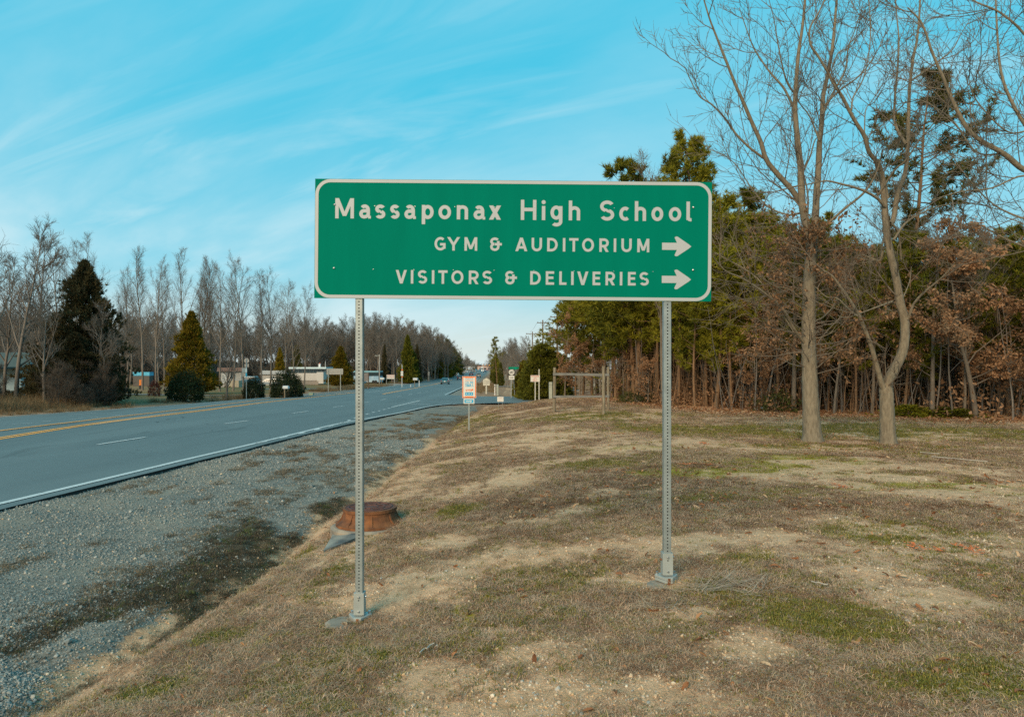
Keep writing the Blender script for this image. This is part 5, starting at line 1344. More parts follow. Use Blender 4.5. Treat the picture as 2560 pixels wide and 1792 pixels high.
def misc_far():
    s = 72 / F; g = on(778.5, 72); t = thing('green_utility_box', 'squat pale green utility box in the grass by the highway', 'utility box', g)
    MB().box((0, 0, .17), (.48, .4, .40), mat('pale_green_box', (.24, .33, .26), .6), taper=.92).obj('body', t, bevel=.03); MB().box((0, 0, .39), (.50, .42, .05), mat('pale_green_lid', (.30, .39, .31), .6)).obj('lid', t)
    t = thing('white_bollard', 'tall white bollard before the grey woods', 'bollard', on(1048, 125)); MB().cyl((0, 0, -.1), (0, 0, 1.25), .08, .07, white, 8).obj('tube', t); MB().lathe([(.07, 0), (.0, .06)], (0, 0, 1.25), white, 8).obj('cap', t)
    t = thing('white_bollard', 'short white bollard beside the small mailbox', 'bollard', on(1027, 122)); MB().cyl((0, 0, -.1), (0, 0, .55), .09, .08, white, 8).obj('tube', t); MB().lathe([(.08, 0), (.0, .06)], (0, 0, .55), white, 8).obj('cap', t)
    t = thing('pale_signboard', 'pale sign on a post beyond the woods above the parked cars', 'sign', on(1131.5, 285)); MB().box((0, 0, 3.0), (1.3, .1, 1.4), mat('cream_board', (.5, .46, .38), .7)).obj('board', t); MB().cyl((0, 0, -.1), (0, 0, 2.4), .12, .12, wood, 8).obj('post', t)
    t = thing('distant_canopy', 'white flat canopy of a distant forecourt', 'canopy', on(1163, 560, .2)); MB().box((0, 0, 3.4), (16, 6, .6), white).obj('roof', t)
    for xx in (-6, 0, 6): MB().box((xx, 0, 1.5), (.4, .4, 3.2), white).obj('column', t)
    t = thing('distant_store', 'pale distant store behind the far crossing', 'building', on(1217, 820, .0)); MB().box((0, 0, 2.2), (22, 8, 4.6), mat('pink_wall', (.55, .40, .34), .8)).obj('wall', t); MB().box((0, 0, 4.8), (23, 9, .6), mat('brown_band', (.30, .14, .10), .8)).obj('roof', t)
    for xx in (-7, -2, 3, 8): MB().box((xx, -4.05, 1.7), (3, .1, 2.0), glassd).obj('window', t)
    Zt = 430; t = thing('traffic_signal', 'span wire with three yellow traffic signals over the far crossing', 'traffic light', (0, Zt, 0)); s = Zt / F
    z = lambda r: CH + (HZ - r) * s; x = lambda p: (p - 1280) * s
    for p_ in (1186, 1246): MB().cyl((x(p_), 0, gz(x(p_), Zt) - .3), (x(p_), 0, z(906)), .14, .10, wood, 8).obj('pole', t)
    MB().tube([(x(1186), 0, z(907)), (x(1216), 0, z(909.8)), (x(1246), 0, z(907))], .04, black, 5).obj('span_wire', t)
    for p_, lit in ((1208, 0), (1215.5, 0), (1222.5, 1)):
        h = MB().box((x(p_), 0, z(912.6)), (.42, .4, 1.25), mat('signal_yellow', (.75, .36, .04), .5)).obj('signal_head', t)
        for i, c in enumerate(((.25, .02, .02), (.9, .42, .04), (.02, .2, .08))):
            on_ = lit and i == 1
            MB().cyl((x(p_), -.2, z(912.6) + .38 - .38 * i), (x(p_), -.26, z(912.6) + .38 - .38 * i), .17 if not on_ else .21, .17 if not on_ else .21, mat('amber_lens_lit', (1, .42, .04), .4, emit=5) if on_ else mat('lens_%d' % i, c, .3), 10).obj('lens', h)
misc_far()
def utility_poles():
    pm = mat('utility_pole_timber', (.17, .125, .085), .9, scale=3, stretch=(5, 5, .5)); poles = []
    for i, (px, Z, top, aw, lab) in enumerate(((1331, 132, 829, 1.25, 'left and farther utility pole with a crossarm'), (1357, 108, 800, .9, 'taller utility pole with a crossarm rising behind the evergreens'), (1393, 88, 784, .9, 'utility pole half hidden in the edge of the pines'))):
        s = Z / F; g = on(px, Z); t = thing('utility_pole', lab, 'utility pole', g, 0, 'utility poles'); h = CH + (HZ - top) * s - g.z
        MB().cyl((0, 0, -.3), (0, 0, h), .16, .10, pm, 10).obj('pole', t); MB().box((0, -.12, h - .45), (aw * 2, .09, .11), pm).obj('crossarm', t)
        for sx in (-1, -.4, .5, 1):
            MB().lathe([(.045, 0), (.05, .1), (.0, .14)], (sx * (aw - .08), -.12, h - .39), mat('insulator', (.2, .2, .2), .3), 6).obj('insulator', t)
        b = MB(); b.cyl((-aw * .5, -.12, h - .45), (0, -.1, h - 1.0), .02, .02, pm, 4); b.cyl((aw * .5, -.12, h - .45), (0, -.1, h - 1.0), .02, .02, pm, 4); b.obj('brace', t)
        poles.append((g + Vector((0, -.12, h - .28)), aw))
    extra = Vector((9.5, 60, 11.5))
    ch = [(p, a) for p, a in poles] + [(extra, .9)]
    k = 0
    for (a, wa), (b_, wb) in zip(ch[:-1], ch[1:]):
        for sx in (-1, .5, 1):
            A = a + Vector((sx * (wa - .08), 0, 0)); B = b_ + Vector((sx * (wb - .08), 0, 0)); pts = [A.lerp(B, i / 10) - Vector((0, 0, 4 * .5 * (i / 10) * (1 - i / 10))) for i in range(11)]
            o = MB().tube(pts, .012, black, 4).obj('overhead_wire')
            tag(o, 'thin overhead wire, %s strand between the %s' % ({-1: 'left', .5: 'middle', 1: 'right'}[sx], ['two left utility poles', 'taller pole and the pole in the pines', 'pine edge pole and the treetops'][k // 3]), 'wire', 'overhead wires'); k += 1
utility_poles()
def litter():
    for i, (px, row, r, L_, lab) in enumerate(((18, 1026, .3, 1.3, 'long white plastic litter in the verge at the far left'), (70, 1018, 0, .35, 'small crumpled white litter in the verge at the left'), (432, 1001, -.2, .5, 'white litter on the verge before the dark round bush'), (1902, 1027, .2, .26, 'small white scrap at the edge of the pine wood'))):
        g = at(px, row) + Vector((0, 0, .03)); rr_ = random.Random(i); b = MB(); n = 7; V = []
        for k in range(n):
            for sg in (-1, 1): V.append(((k / (n - 1) - .5) * L_, sg * .09 * (1 + rr_.uniform(-.4, .4)) * (1 if L_ < 1 else 1.3), .04 + rr_.uniform(0, .12)))
        V += [(x, y, -.02) for x, y, z in V]
        m_ = 2 * n
        b.add(V, [(2 * k, 2 * k + 1, 2 * k + 3, 2 * k + 2) for k in range(n - 1)] + [(2 * k, 2 * k + 2, m_ + 2 * k + 2, m_ + 2 * k) for k in range(n - 1)] + [(2 * k + 3, 2 * k + 1, m_ + 2 * k + 1, m_ + 2 * k + 3) for k in range(n - 1)], mat('white_plastic', (.55, .58, .6), .4))
        o = b.obj('plastic_litter', None, g, r + .3); tag(o, lab, 'litter')
litter()
#==VEGETATION==
# ------------------------------------------------------------------ the two large lawn trees, limbs traced in 3D
def spline(P, n=6):
    P = [np.array(p, float) for p in P]; P = [2 * P[0] - P[1]] + P + [2 * P[-1] - P[-2]]; o = []
    for i in range(1, len(P) - 2):
        for k in range(n):
            t = k / n; a, b, c, d = P[i - 1:i + 3]
            o.append(.5 * (2 * b + (c - a) * t + (2 * a - 5 * b + 4 * c - d) * t * t + (3 * b - a - 3 * c + d) * t ** 3))
    o.append(P[-2]); return np.array(o)
def rough_tube(acc, pts, r0, r1, k, rng, flare=0):
    n = len(pts); s = np.linspace(0, 1, n); r = r0 * (1 - s) + r1 * s
    if flare: r = r * (1 + flare * np.exp(-s * n / 2.2))
    t = unit(np.gradient(pts, axis=0)); ax = unit(pts[-1] - pts[0]); ref = np.array([1., 0, 0]) if abs(ax[2]) > .6 else np.array([0, 0, 1.])
    a = unit(np.cross(t, ref)); b = np.cross(t, a); q = np.arange(k) * 2 * np.pi / k
    rr = r[:, None] * (1 + rng.normal(0, .035, (n, k)))
    V = pts[:, None] + rr[..., None] * (a[:, None] * np.cos(q)[None, :, None] + b[:, None] * np.sin(q)[None, :, None])
    i = np.arange(n - 1)[:, None]; j = np.arange(k)[None]
    acc.add(V.reshape(-1, 3), np.stack([i * k + j, i * k + (j + 1) % k, (i + 1) * k + (j + 1) % k, (i + 1) * k + j], -1).reshape(-1, 4))
def lawn_tree(name, label, seed, base, trunks, limbs, Z0, tw=.0042, dens=1.0, leafy=0):
    """trunks / limbs : ([(px,row)...], r0, r1, depth offset at the tip, source 'a' = crop A, 'b' = crop B, 'p' = photo pixels)"""
    rng = np.random.default_rng(seed); g = Vector(base)
    def conv(L_, src, dz_, z1=0):
        o = []
        for i, (x, y) in enumerate(L_):
            if src == 'a': x, y = 1640 + x / 2.1141, 420 + y / 2.1141
            if src == 'b': x, y = 1640 + x / 2.4957, y / 2.4957
            Z = Z0 + z1 + (dz_ - z1) * (i / max(1, len(L_) - 1))
            o.append(((x - 1280) / F * Z - g.x, Z - g.y, CH + (HZ - y) / F * Z - g.z))
        return o
    t = thing(name, label, 'tree', g)
    a = Acc(); mains = []
    for L_, r0, r1, src, z1, dz_, fl in trunks:
        p = spline(conv(L_, src, dz_, z1)); rough_tube(a, p, r0, r1, 12, rng, fl); mains.append((p, r0, r1))
    mesh_obj('trunk', a.mesh('trunk', bark_hero, True), t)
    c = Acc()
    for L_, r0, r1, src, z1, dz_ in limbs:
        p = spline(conv(L_, src, dz_, z1)); rough_tube(c, p, r0, r1, 7, rng); mains.append((p, r0, r1))
    mesh_obj('limbs', c.mesh('limbs', bark_hero, True), t)
    tw_ = Acc(); P1 = []; L1 = []
    for p, r0, r1 in mains:
        ln = np.linalg.norm(np.diff(p, axis=0), axis=1).sum()
        # skip the bare lower bole
        z0 = 2.3; fr = next((i for i in range(len(p)) if p[i][2] > z0), len(p) - 2) / (len(p) - 1)
        n = max(2, int(ln * 3.0 * dens * (1 - fr)))
        s_, d_, tt, _ = sprout(p[None], n, max(fr, .08), .99, .45, 1.0, rng)
        l_ = rng.uniform(.7, 2.3, len(tt)) * (1.15 - .5 * tt); P1.append((s_, d_, l_, np.maximum(.010, .35 * (r0 * (1 - tt) + r1 * tt) * rng.uniform(.3, .8, len(tt)))))
    s_ = np.concatenate([q[0] for q in P1]); d_ = np.concatenate([q[1] for q in P1]); l_ = np.concatenate([q[2] for q in P1]); r_ = np.clip(np.concatenate([q[3] for q in P1]), .008, .026)
    b1 = grow(s_, d_, l_, 8, .11, .07, rng); tw_.add(*tubes(b1, r_, r_ * .3, 4))
    s_, d_, tt, kk = sprout(b1, 7, .12, .98, .4, .95, rng); l2 = l_[kk] * .42 * rng.uniform(.5, 1.25, len(tt)); b2 = grow(s_, d_, l2, 6, .12, .06, rng)
    r2 = np.maximum(r_[kk] * .4, tw * 1.2); tw_.add(*tubes(b2, r2, r2 * .4, 3))
    s_, d_, tt, kk = sprout(b2, 4, .15, .98, .4, .9, rng); l3 = l2[kk] * .5 * rng.uniform(.5, 1.3, len(tt)) + .04; b3 = grow(s_, d_, l3, 4, .12, .05, rng)
    tw_.add(*tubes(b3, np.full(len(tt), tw), np.full(len(tt), tw * .4), 3))
    if leafy:       # low side shoots that keep their dead leaves
        p = mains[0][0]; s_, d_, tt, _ = sprout(p[None], leafy, .28, .99, 1.0, 1.5, rng); l_ = rng.uniform(.5, 1.0, len(tt)) * (1.75 - .6 * np.abs(tt - .35))
        q1 = grow(s_, d_, l_, 6, .12, .02, rng); tw_.add(*tubes(q1, np.full(len(tt), .013), np.full(len(tt), .004), 4))
        s_, d_, tt, kk = sprout(q1, 6, .25, 1, .4, 1.1, rng); q2 = grow(s_, d_, l_[kk] * .35, 4, .15, -.02, rng); tw_.add(*tubes(q2, np.full(len(tt), .006), np.full(len(tt), .003), 3))
        s_, d_, tt, kk = sprout(q2, 16, .2, 1, .4, 1.2, rng); kp = (fbm(s_[:, 0] * 1.7 + 3, s_[:, 2] * 1.7 + s_[:, 1] * 1.3, 5, 3) > .46); s_ = s_[kp]
        lv = Acc(); lv.add(*leaves(s_ + rng.normal(0, .04, s_.shape), .085, rng, .9, .5)); mesh_obj('leaves', lv.mesh('leaves', oakleaf), t)
    mesh_obj('crown', tw_.mesh('crown', bark_twig), t)
    return t
b1 = at(2029, 1104)
lawn_tree('lawn_tree', 'tall bare tree with a straight pale trunk, left of the two on the lawn', 11, b1,
    [([(828, 1446), (820, 1300), (814, 1150), (809, 1000), (807, 850), (808, 700), (812, 560), (818, 460), (826, 370)], .180, .105, 'a', 0, .1, .35),
     ([(972, 1590), (955, 1470), (932, 1380), (912, 1280), (905, 1150), (900, 1020), (882, 850), (868, 680), (876, 500), (890, 330), (912, 180), (930, 0), (935, -160)], .095, .018, 'b', .1, -.4, 0),
     ([(976, 1590), (982, 1480), (992, 1380), (1003, 1200), (1014, 1040), (1020, 900), (1034, 760), (1042, 610), (1075, 450), (1100, 300), (1118, 120), (1130, -60), (1140, -200)], .09, .016, 'b', .1, .9, 0)],
    [([(920, 1300), (850, 1190), (760, 1090), (690, 1000), (650, 880), (600, 770), (545, 640), (500, 540), (440, 390), (385, 250), (335, 120), (290, -30)], .065, .012, 'b', .1, -1.2),
     ([(690, 1000), (600, 935), (510, 850), (430, 740), (350, 655), (270, 600), (215, 500), (180, 420)], .028, .007, 'b', -.2, -1.0),
     ([(868, 690), (800, 555), (735, 480), (680, 410), (610, 300), (560, 170), (520, 50)], .03, .007, 'b', .1, .8),
     ([(876, 600), (820, 520), (790, 420), (760, 270), (735, 120), (700, -20)], .022, .006, 'b', 0, -.9),
     ([(905, 1100), (960, 980), (990, 880), (1020, 850)], .02, .010, 'b', 0, .5),
     ([(1020, 880), (960, 730), (900, 650), (880, 600)], .02, .008, 'b', .2, .6),
     ([(1036, 720), (1100, 590), (1180, 440), (1200, 300), (1240, 190), (1290, 40)], .028, .007, 'b', .3, 1.0),
     ([(1050, 660), (1140, 570), (1250, 490), (1330, 400), (1400, 280), (1440, 180)], .022, .006, 'b', .4, .4),
     ([(1100, 420), (1140, 330), (1220, 290), (1260, 200)], .015, .005, 'b', .4, .6),
     ([(1005, 1450), (1090, 1380), (1180, 1300), (1290, 1210), (1360, 1110), (1400, 1000), (1420, 920)], .035, .010, 'b', .1, -.8),
     ([(785, 925), (730, 850), (680, 760), (610, 690), (530, 630), (450, 580), (370, 545), (310, 480), (290, 440)], .034, .007, 'a', 0, -1.6),
     ([(785, 905), (740, 880), (650, 745), (560, 610), (480, 540), (370, 480), (310, 445)], .022, .006, 'a', 0, 1.0),
     ([(800, 700), (770, 690), (700, 640), (620, 620), (540, 560)], .02, .006, 'a', 0, -.6),
     ([(835, 810), (880, 790), (930, 740), (960, 680), (985, 600), (1010, 560)], .018, .006, 'a', 0, .7),
     ([(812, 900), (850, 900), (930, 870), (980, 830)], .014, .005, 'a', 0, -.9),
     ([(900, 1330), (820, 1340), (700, 1290), (600, 1180), (480, 1010), (330, 930)], .024, .006, 'b', .1, 1.2)], b1.y, dens=.72, tw=.0050, leafy=64)
b2 = at(2219, 1110)
lawn_tree('lawn_tree', 'bare tree with a low forked curving trunk, right of the two on the lawn', 12, b2,
    [([(1228, 1474), (1224, 1380), (1221, 1290), (1219, 1210), (1216, 1160)], .150, .135, 'a', 0, 0, .35),
     ([(1214, 1200), (1228, 1120), (1262, 1060), (1300, 980), (1315, 890), (1312, 800), (1290, 710), (1272, 600), (1250, 500), (1228, 400), (1214, 300), (1207, 180), (1195, 60), (1165, -40)], .105, .055, 'a', 0, .2, 0),
     ([(1222, 1215), (1190, 1130), (1165, 1040), (1140, 950), (1110, 870), (1075, 785), (1035, 715), (980, 635), (930, 570), (880, 540)], .060, .014, 'a', 0, -.7, 0),
     ([(1440, 1240), (1410, 1090), (1385, 1020), (1330, 950), (1300, 850), (1250, 770), (1205, 690), (1165, 610), (1120, 540), (1065, 440), (1010, 350), (965, 280), (960, 180), (1010, 90), (1060, -10)], .052, .012, 'b', .2, -.9, 0),
     ([(1450, 1400), (1480, 1370), (1510, 1200), (1555, 1080), (1572, 900), (1575, 740), (1582, 560), (1602, 380), (1630, 240), (1645, 60), (1650, -120)], .058, .016, 'b', .2, .9, 0)],
    [([(1560, 900), (1510, 820), (1488, 740), (1492, 600), (1508, 420), (1515, 250), (1500, 80), (1490, -80)], .034, .010, 'b', .4, 1.2),
     ([(1330, 800), (1365, 715), (1420, 655), (1480, 605), (1530, 560), (1580, 500)], .030, .008, 'a', 0, -.8),
     ([(1250, 705), (1180, 730), (1100, 760), (1010, 790), (960, 780)], .022, .007, 'a', 0, -.7),
     ([(1070, 785), (1030, 755), (960, 690), (900, 680), (840, 625)], .022, .006, 'a', -.5, .3),
     ([(1200, 440), (1180, 490), (1120, 470), (1080, 462), (1020, 520), (960, 520), (880, 520)], .026, .007, 'a', 0, .8),
     ([(1430, 1290), (1370, 1230), (1270, 1180), (1160, 1150), (1060, 1130), (950, 1150), (850, 1165)], .034, .008, 'b', .1, -.6),
     ([(1390, 1210), (1450, 1120), (1500, 1050), (1560, 1000), (1640, 880), (1740, 760), (1830, 630)], .026, .007, 'b', .2, -1.0),
     ([(1600, 500), (1700, 430), (1780, 370), (1850, 310), (1900, 220), (1960, 120)], .020, .006, 'b', .5, .2),
     ([(1220, 690), (1230, 610), (1290, 500), (1320, 380), (1340, 200), (1330, 40), (1320, -60)], .018, .006, 'b', -.2, .8),
     ([(1300, 830), (1310, 680), (1360, 640), (1420, 560)], .013, .005, 'b', 0, .6),
     ([(1480, 1500), (1560, 1390), (1680, 1320), (1800, 1280), (1950, 1270), (2080, 1290)], .026, .006, 'b', .2, 1.0),
     ([(1460, 1390), (1500, 1430), (1520, 1500), (1530, 1620)], .03, .014, 'b', .1, .5),
     ([(1300, 700), (1340, 600), (1350, 520)], .014, .005, 'a', .1, .8)], b2.y, dens=.72, tw=.0050)
Z3 = 12.5; b3 = on(2780, Z3)
lawn_tree('lawn_tree', 'bare tree just outside the right edge reaching long branches into the sky', 13, b3,
    [([(2780, 1200), (2775, 1000), (2760, 800), (2740, 650), (2722, 520), (2712, 400), (2702, 290), (2690, 150), (2685, 20), (2680, -120)], .16, .03, 'p', 0, 0, .3)],
    [([(2730, 560), (2640, 460), (2560, 425), (2510, 385), (2430, 335), (2385, 260), (2360, 200), (2330, 130), (2305, 60), (2270, 20)], .060, .012, 'p', 0, -.6),
     ([(2720, 540), (2640, 400), (2565, 315), (2520, 235), (2500, 165), (2492, 60), (2488, -40)], .045, .012, 'p', 0, .4),
     ([(2700, 300), (2620, 170), (2560, 85), (2500, 32), (2430, 0), (2380, -50)], .03, .010, 'p', 0, .5),
     ([(2640, 470), (2560, 440), (2480, 470), (2400, 480), (2330, 500)], .022, .006, 'p', 0, -.9),
     ([(2510, 385), (2440, 380), (2380, 300), (2300, 250), (2250, 260)], .018, .005, 'p', -.2, .6),
     ([(2720, 600), (2620, 560), (2540, 540), (2470, 500), (2400, 420), (2380, 380)], .025, .006, 'p', 0, .9),
     ([(2700, 420), (2600, 330), (2520, 330), (2440, 250), (2420, 190)], .022, .006, 'p', 0, -.4),
     ([(2720, 700), (2620, 640), (2520, 600), (2440, 560), (2390, 570)], .024, .006, 'p', 0, .3)], b3.y, dens=.8, tw=.0046)

# ------------------------------------------------------------------ pines of the right-hand wood
rngF = np.random.default_rng(77)
PINES = [tree_meshes_pine(100 + i, H, R, t0, wd, n1, k=11, tuft=.30, n3=6) for i, (H, R, t0, wd, n1) in enumerate(
    ((12, .12, .34, .17, 46), (11, .10, .27, .20, 46), (13, .13, .38, .16, 48), (10, .09, .22, .21, 44), (12, .11, .42, .18, 42)))]
PH = [12, 11, 13, 10, 12]
EDGE = [(3.4, 50), (5.3, 35), (7.0, 27), (10, 24.2), (15, 22), (22, 20.5), (32, 18)]
def edge_y(x): return float(np.interp(x, [p[0] for p in EDGE], [p[1] for p in EDGE]))
def place_pine(i, x, y, h, lab, grp, rot=None, wide=1.0, leaf=None):
    me = PINES[i]; k = h / PH[i]
    t = make_tree('pine_tree', me, lab, 'tree', (x, y, gz(x, y) - .05), rngF.uniform(0, 6.28) if rot is None else rot, (k * wide, k * wide, k), grp)
    return t
pts = []
def far_enough(x, y, d): return all((x - a) ** 2 + (y - b) ** 2 > d * d for a, b in pts)
for _ in range(9000):
    x = rngF.uniform(3.5, 46); y = rngF.uniform(19, 62)
    e = edge_y(x); dpt = y - e
    if dpt < .6 or dpt > 24: continue
    if x / y > .86 or (x < 9 and y > 44) or (x < 6.2 and y > 38): continue
    if not far_enough(x, y, 1.25 if dpt < 8 else 1.7): continue
    pts.append((x, y))
    if len(pts) >= 205: break
for x, y in pts:
    e = y - edge_y(x); px = 1280 + x / y * F
    # the wood's own skyline, from lower at its left end to tall in the middle
    top = float(np.interp(px, [1390, 1450, 1530, 1700, 1800, 1900, 2000, 2150, 2400, 2560], [740, 600, 470, 470, 480, 500, 515, 560, 590, 570]))
    hmax = CH + (HZ - top) / F * y - gz(x, y); h = min(hmax * rngF.uniform(.80, 1.0), rngF.uniform(10.5, 14)) * (.9 if e > 3 else 1)
    h = max(h, 6.0)
    zone = 'behind the timber frame' if px < 1550 else 'under the right part of the sign' if px < 1690 else 'between the right post and the left lawn tree' if px < 1990 else 'between the two lawn trees' if px < 2200 else 'right of the forked lawn tree'
    row_ = 'front row pine' if e < 3 else 'pine a little inside the wood' if e < 9 else 'pine deep in the wood'
    place_pine(int(rngF.integers(0, 5)), x, y, h, 'slender %s %s' % (row_, zone), 'pines, %s %s' % (row_, zone), wide=float(rngF.uniform(.85, 1.15)))
# pines that stand clear of the rest
TALL = tree_meshes_pine(201, 17, .17, .42, .17, 40, leafm=pinedark, k=12, tuft=.36, rag=.7, n3=7)
p = Vector((2271 - 1280, 0, 0)); x_ = 991 / F * 31; h_ = CH + (HZ - 196) / F * 31 - gz(x_, 31)
make_tree('pine_tree', TALL, 'tallest ragged pine rising behind the right lawn tree', 'tree', (x_, 31, gz(x_, 31)), 1.0, (h_ / 17 * 1.15, h_ / 17 * 1.15, h_ / 17))
for px, Z, top, i, lab, wd in ((1765, 31, 318, 2, 'ragged pine top above the right end of the green sign', 1.0), (1585, 34, 398, 3, 'pine top showing just above the right part of the green sign', 1.0), (1700, 33, 350, 0, 'pine with thin crown above the sign beside a leafless treetop', .9),
                           (2540, 33, 560, 1, 'dark pine at the right edge of the picture', 1.3), (2440, 36, 580, 4, 'pine with sky gaps near the right edge', 1.1), (1480, 44, 655, 3, 'pine at the left end of the dense wood', 1.35), (1440, 47, 730, 1, 'leftmost bushy pine of the dense wood', 1.1), (1455, 50, 690, 3, 'second bushy pine from the left end of the wood', 1.4), (1510, 41, 640, 1, 'wide pine behind the timber frame', 1.4), (1545, 38, 560, 3, 'wide pine above the right timber post', 1.3), (1600, 36, 520, 3, 'wide pine under the right part of the sign', 1.3), (1495, 52, 600, 3, 'taller pine behind the porch building', 1.5), (1560, 46, 560, 1, 'pine behind the wide ones under the sign', 1.4), (1640, 33, 540, 1, 'wide pine just left of the right post', 1.3), (1790, 27.5, 500, 3, 'full green pine right beside the edge of the sign', 1.25), (1850, 29, 470, 1, 'full green pine second to the right of the sign', 1.25), (1915, 27.5, 530, 3, 'full green pine left of the left lawn tree', 1.2), (1975, 29, 560, 1, 'full green pine behind the left lawn tree', 1.2), (2110, 28, 590, 3, 'full green pine behind the gap between the lawn trees', 1.2), (2190, 27, 640, 1, 'lower green pine behind the forked tree', 1.2)):
    x = (px - 1280) / F * Z; h = CH + (HZ - top) / F * Z - gz(x, Z); place_pine(i, x, Z, h, lab, None, wide=wd)

# young oaks that keep their dead brown leaves
def oak_meshes(seed, H, W, nleaf, low=.05):
    rng = np.random.default_rng(seed)
    tr = grow(np.zeros((1, 3)), np.array([[rng.normal(0, .04), 0, 1]]), [H], 10, .05, .04, rng)
    a = Acc(); a.add(*tubes(tr, [H * .011 + .02], [.008], 6)); s, d, t, _ = sprout(tr, 20, low + .12, .98, .9, 1.4, rng)
    ln = W / 2 * (1.1 - .75 * t) * rng.uniform(.6, 1.15, len(t)); b = grow(s, d, ln, 6, .12, .02, rng); a.add(*tubes(b, np.full(len(t), .022), np.full(len(t), .006), 4))
    s, d, t2, k = sprout(b, 6, .2, 1, .4, 1.0, rng); b2 = grow(s, d, ln[k] * .4, 4, .15, 0, rng); a.add(*tubes(b2, np.full(len(t2), .008), np.full(len(t2), .003), 3))
    trunk = a.mesh('trunk', bark_twig)
    m = max(1, nleaf // len(b2)); s, d, t3, _ = sprout(b2, m, .2, 1, .3, 1.2, rng)
    keep = fbm(s[:, 0] * .9 + 5, s[:, 2] * .9 + s[:, 1], seed, 3) > .42
    c = Acc(); c.add(*leaves(s[keep] + rng.normal(0, .06, s[keep].shape), .105, rng, .9, .5)); return trunk, c.mesh('leaves', oakleaf)
OAKS = [oak_meshes(300 + i, H, W, n) for i, (H, W, n) in enumerate(((6, 5, 9500), (5, 5.5, 9500), (3.2, 3.4, 4500)))]
OH = [6, 5, 3.2]
for px, Z, top, i, wd, lab in ((1985, 17.6, 640, 0, .85, 'young oak with dead brown leaves around the left lawn tree trunk'), (1890, 19.5, 760, 1, .38, 'brown leaved oak between the sign and the left lawn tree'), (2085, 18.5, 640, 1, .50, 'small brown leaved oak just right of the left lawn tree'),
                           (2440, 20.5, 640, 1, .9, 'wide brown leaved oak at the wood edge right of the forked tree'), (2560, 19.0, 720, 1, .8, 'brown leaved oak at the far right edge'), (2330, 21.5, 560, 0, .75, 'thin oak with reddish leaves behind the forked tree'), (2520, 24, 560, 0, .9, 'tall thin brown oak near the right edge'),
                           (1412, 43, 765, 0, .55, 'brown leaved oak at the left end of the pine wood'), (1450, 41, 860, 2, .8, 'low brown oak behind the timber frame'), (1500, 38, 905, 2, .7, 'low brown leaved sapling right of the porch building'), (1560, 34, 880, 2, .6, 'brown leaved sapling right of the timber frame'), (1620, 31, 900, 2, .55, 'brown sapling at the wood edge left of the right post')):
    Z = max(Z, edge_y((px - 1280) / F * 22) - .2) if px > 1700 else Z; x = (px - 1280) / F * Z; h = CH + (HZ - top) / F * Z - gz(x, Z); k = h / OH[i]; wd *= 1.15
    make_tree('oak_tree', OAKS[i], lab, 'tree', (x, Z, gz(x, Z)), px * .7, (wd * 1.15, wd * 1.15, k), parts=('trunk', 'leaves'))
# thin bare trees in and before the wood
BT = [tree_meshes_bare(400 + i, 9, .075, .55, 16, 5, 4, 3, bark_twig, .006, .25) for i in range(2)]
for px, Z, top, lab in ((1655, 30, 400, 'pale leafless treetop above the sign between pines'), (2180, 24, 470, 'thin bare tree between the two lawn trees'), (2410, 22, 600, 'thin pale leafless tree right of the forked tree'), (2495, 23, 590, 'slim bare tree near the right edge before the brown oaks'), (2360, 26, 560, 'slim leafless tree behind the forked tree'), (2545, 26, 500, 'bare tree reaching above the oaks at the right edge')):
    x = (px - 1280) / F * Z; h = CH + (HZ - top) / F * Z - gz(x, Z); k = h / 9
    make_tree('bare_tree', BT[px % 2], lab, 'tree', (x, Z, gz(x, Z)), px * .3, k)
# slender stems in the wood's understory
def stems_mesh(seed, n, H):
    rng = np.random.default_rng(seed); st = np.zeros((n, 3)); st[:, :2] = rng.uniform(-1.2, 1.2, (n, 2)); c = Acc()
    b = grow(st, unit(rng.normal(0, .12, (n, 3)) + np.array([0, 0, 1])), rng.uniform(.5, 1, n) * H, 7, .05, .04, rng); c.add(*tubes(b, rng.uniform(.012, .035, n), np.full(n, .005), 4))
    s, d, t, k = sprout(b, 5, .3, 1, .5, 1.2, rng); b2 = grow(s, d, rng.uniform(.2, .9, len(t)), 4, .15, .03, rng); c.add(*tubes(b2, np.full(len(t), .007), np.full(len(t), .002), 3))
    return c.mesh('stems', MATS['grey_winter_bark'] if seed % 2 else bark_pine)
def shrub_leaf_mesh(seed, n, W, H, m, size=.12):
    rng = np.random.default_rng(seed); c0 = rng.normal(0, 1, (n, 3)) * [W / 3, W / 3, H / 3]; c0[:, 2] = np.abs(c0[:, 2]); c = Acc(); c.add(*leaves(c0, size, rng, .2, .5)); return c.mesh('leaves', m)
U = []; R_ = []; S_ = []; I_ = []
for _ in range(6000):
    x = rngF.uniform(3.3, 48); y = rngF.uniform(18, 62); e = y - edge_y(x)
    if e < .1 or e > 26 or x / y > .9 or (x < 9 and y > 46) or (x < 6.4 and y > 39): continue
    if e < 1.5 and rngF.random() < .5: continue
    U.append((x, y, gz(x, y) - .02)); R_.append((0, 0, rngF.uniform(0, 6.28))); S_.append(rngF.uniform(.7, 1.4)); I_.append(int(rngF.choice([0, 1, 0, 1, 2, 3, 3] if e > 5 else [0, 1, 0, 1, 0, 1, 2], 1)[0]))
    if len(U) > 620: break
scatter('understory', 'tangle of slim stems, dead leaves and saplings filling the pine wood', 'undergrowth', [stems_mesh(1, 9, 3.8), stems_mesh(2, 8, 3.0), shrub_leaf_mesh(5, 420, 1.8, 1.6, oakleaf), shrub_leaf_mesh(6, 500, 2.0, 2.2, pinedark)],
        np.array(U), np.array(R_), np.array(S_), rngF.random(len(U)), np.array(I_))
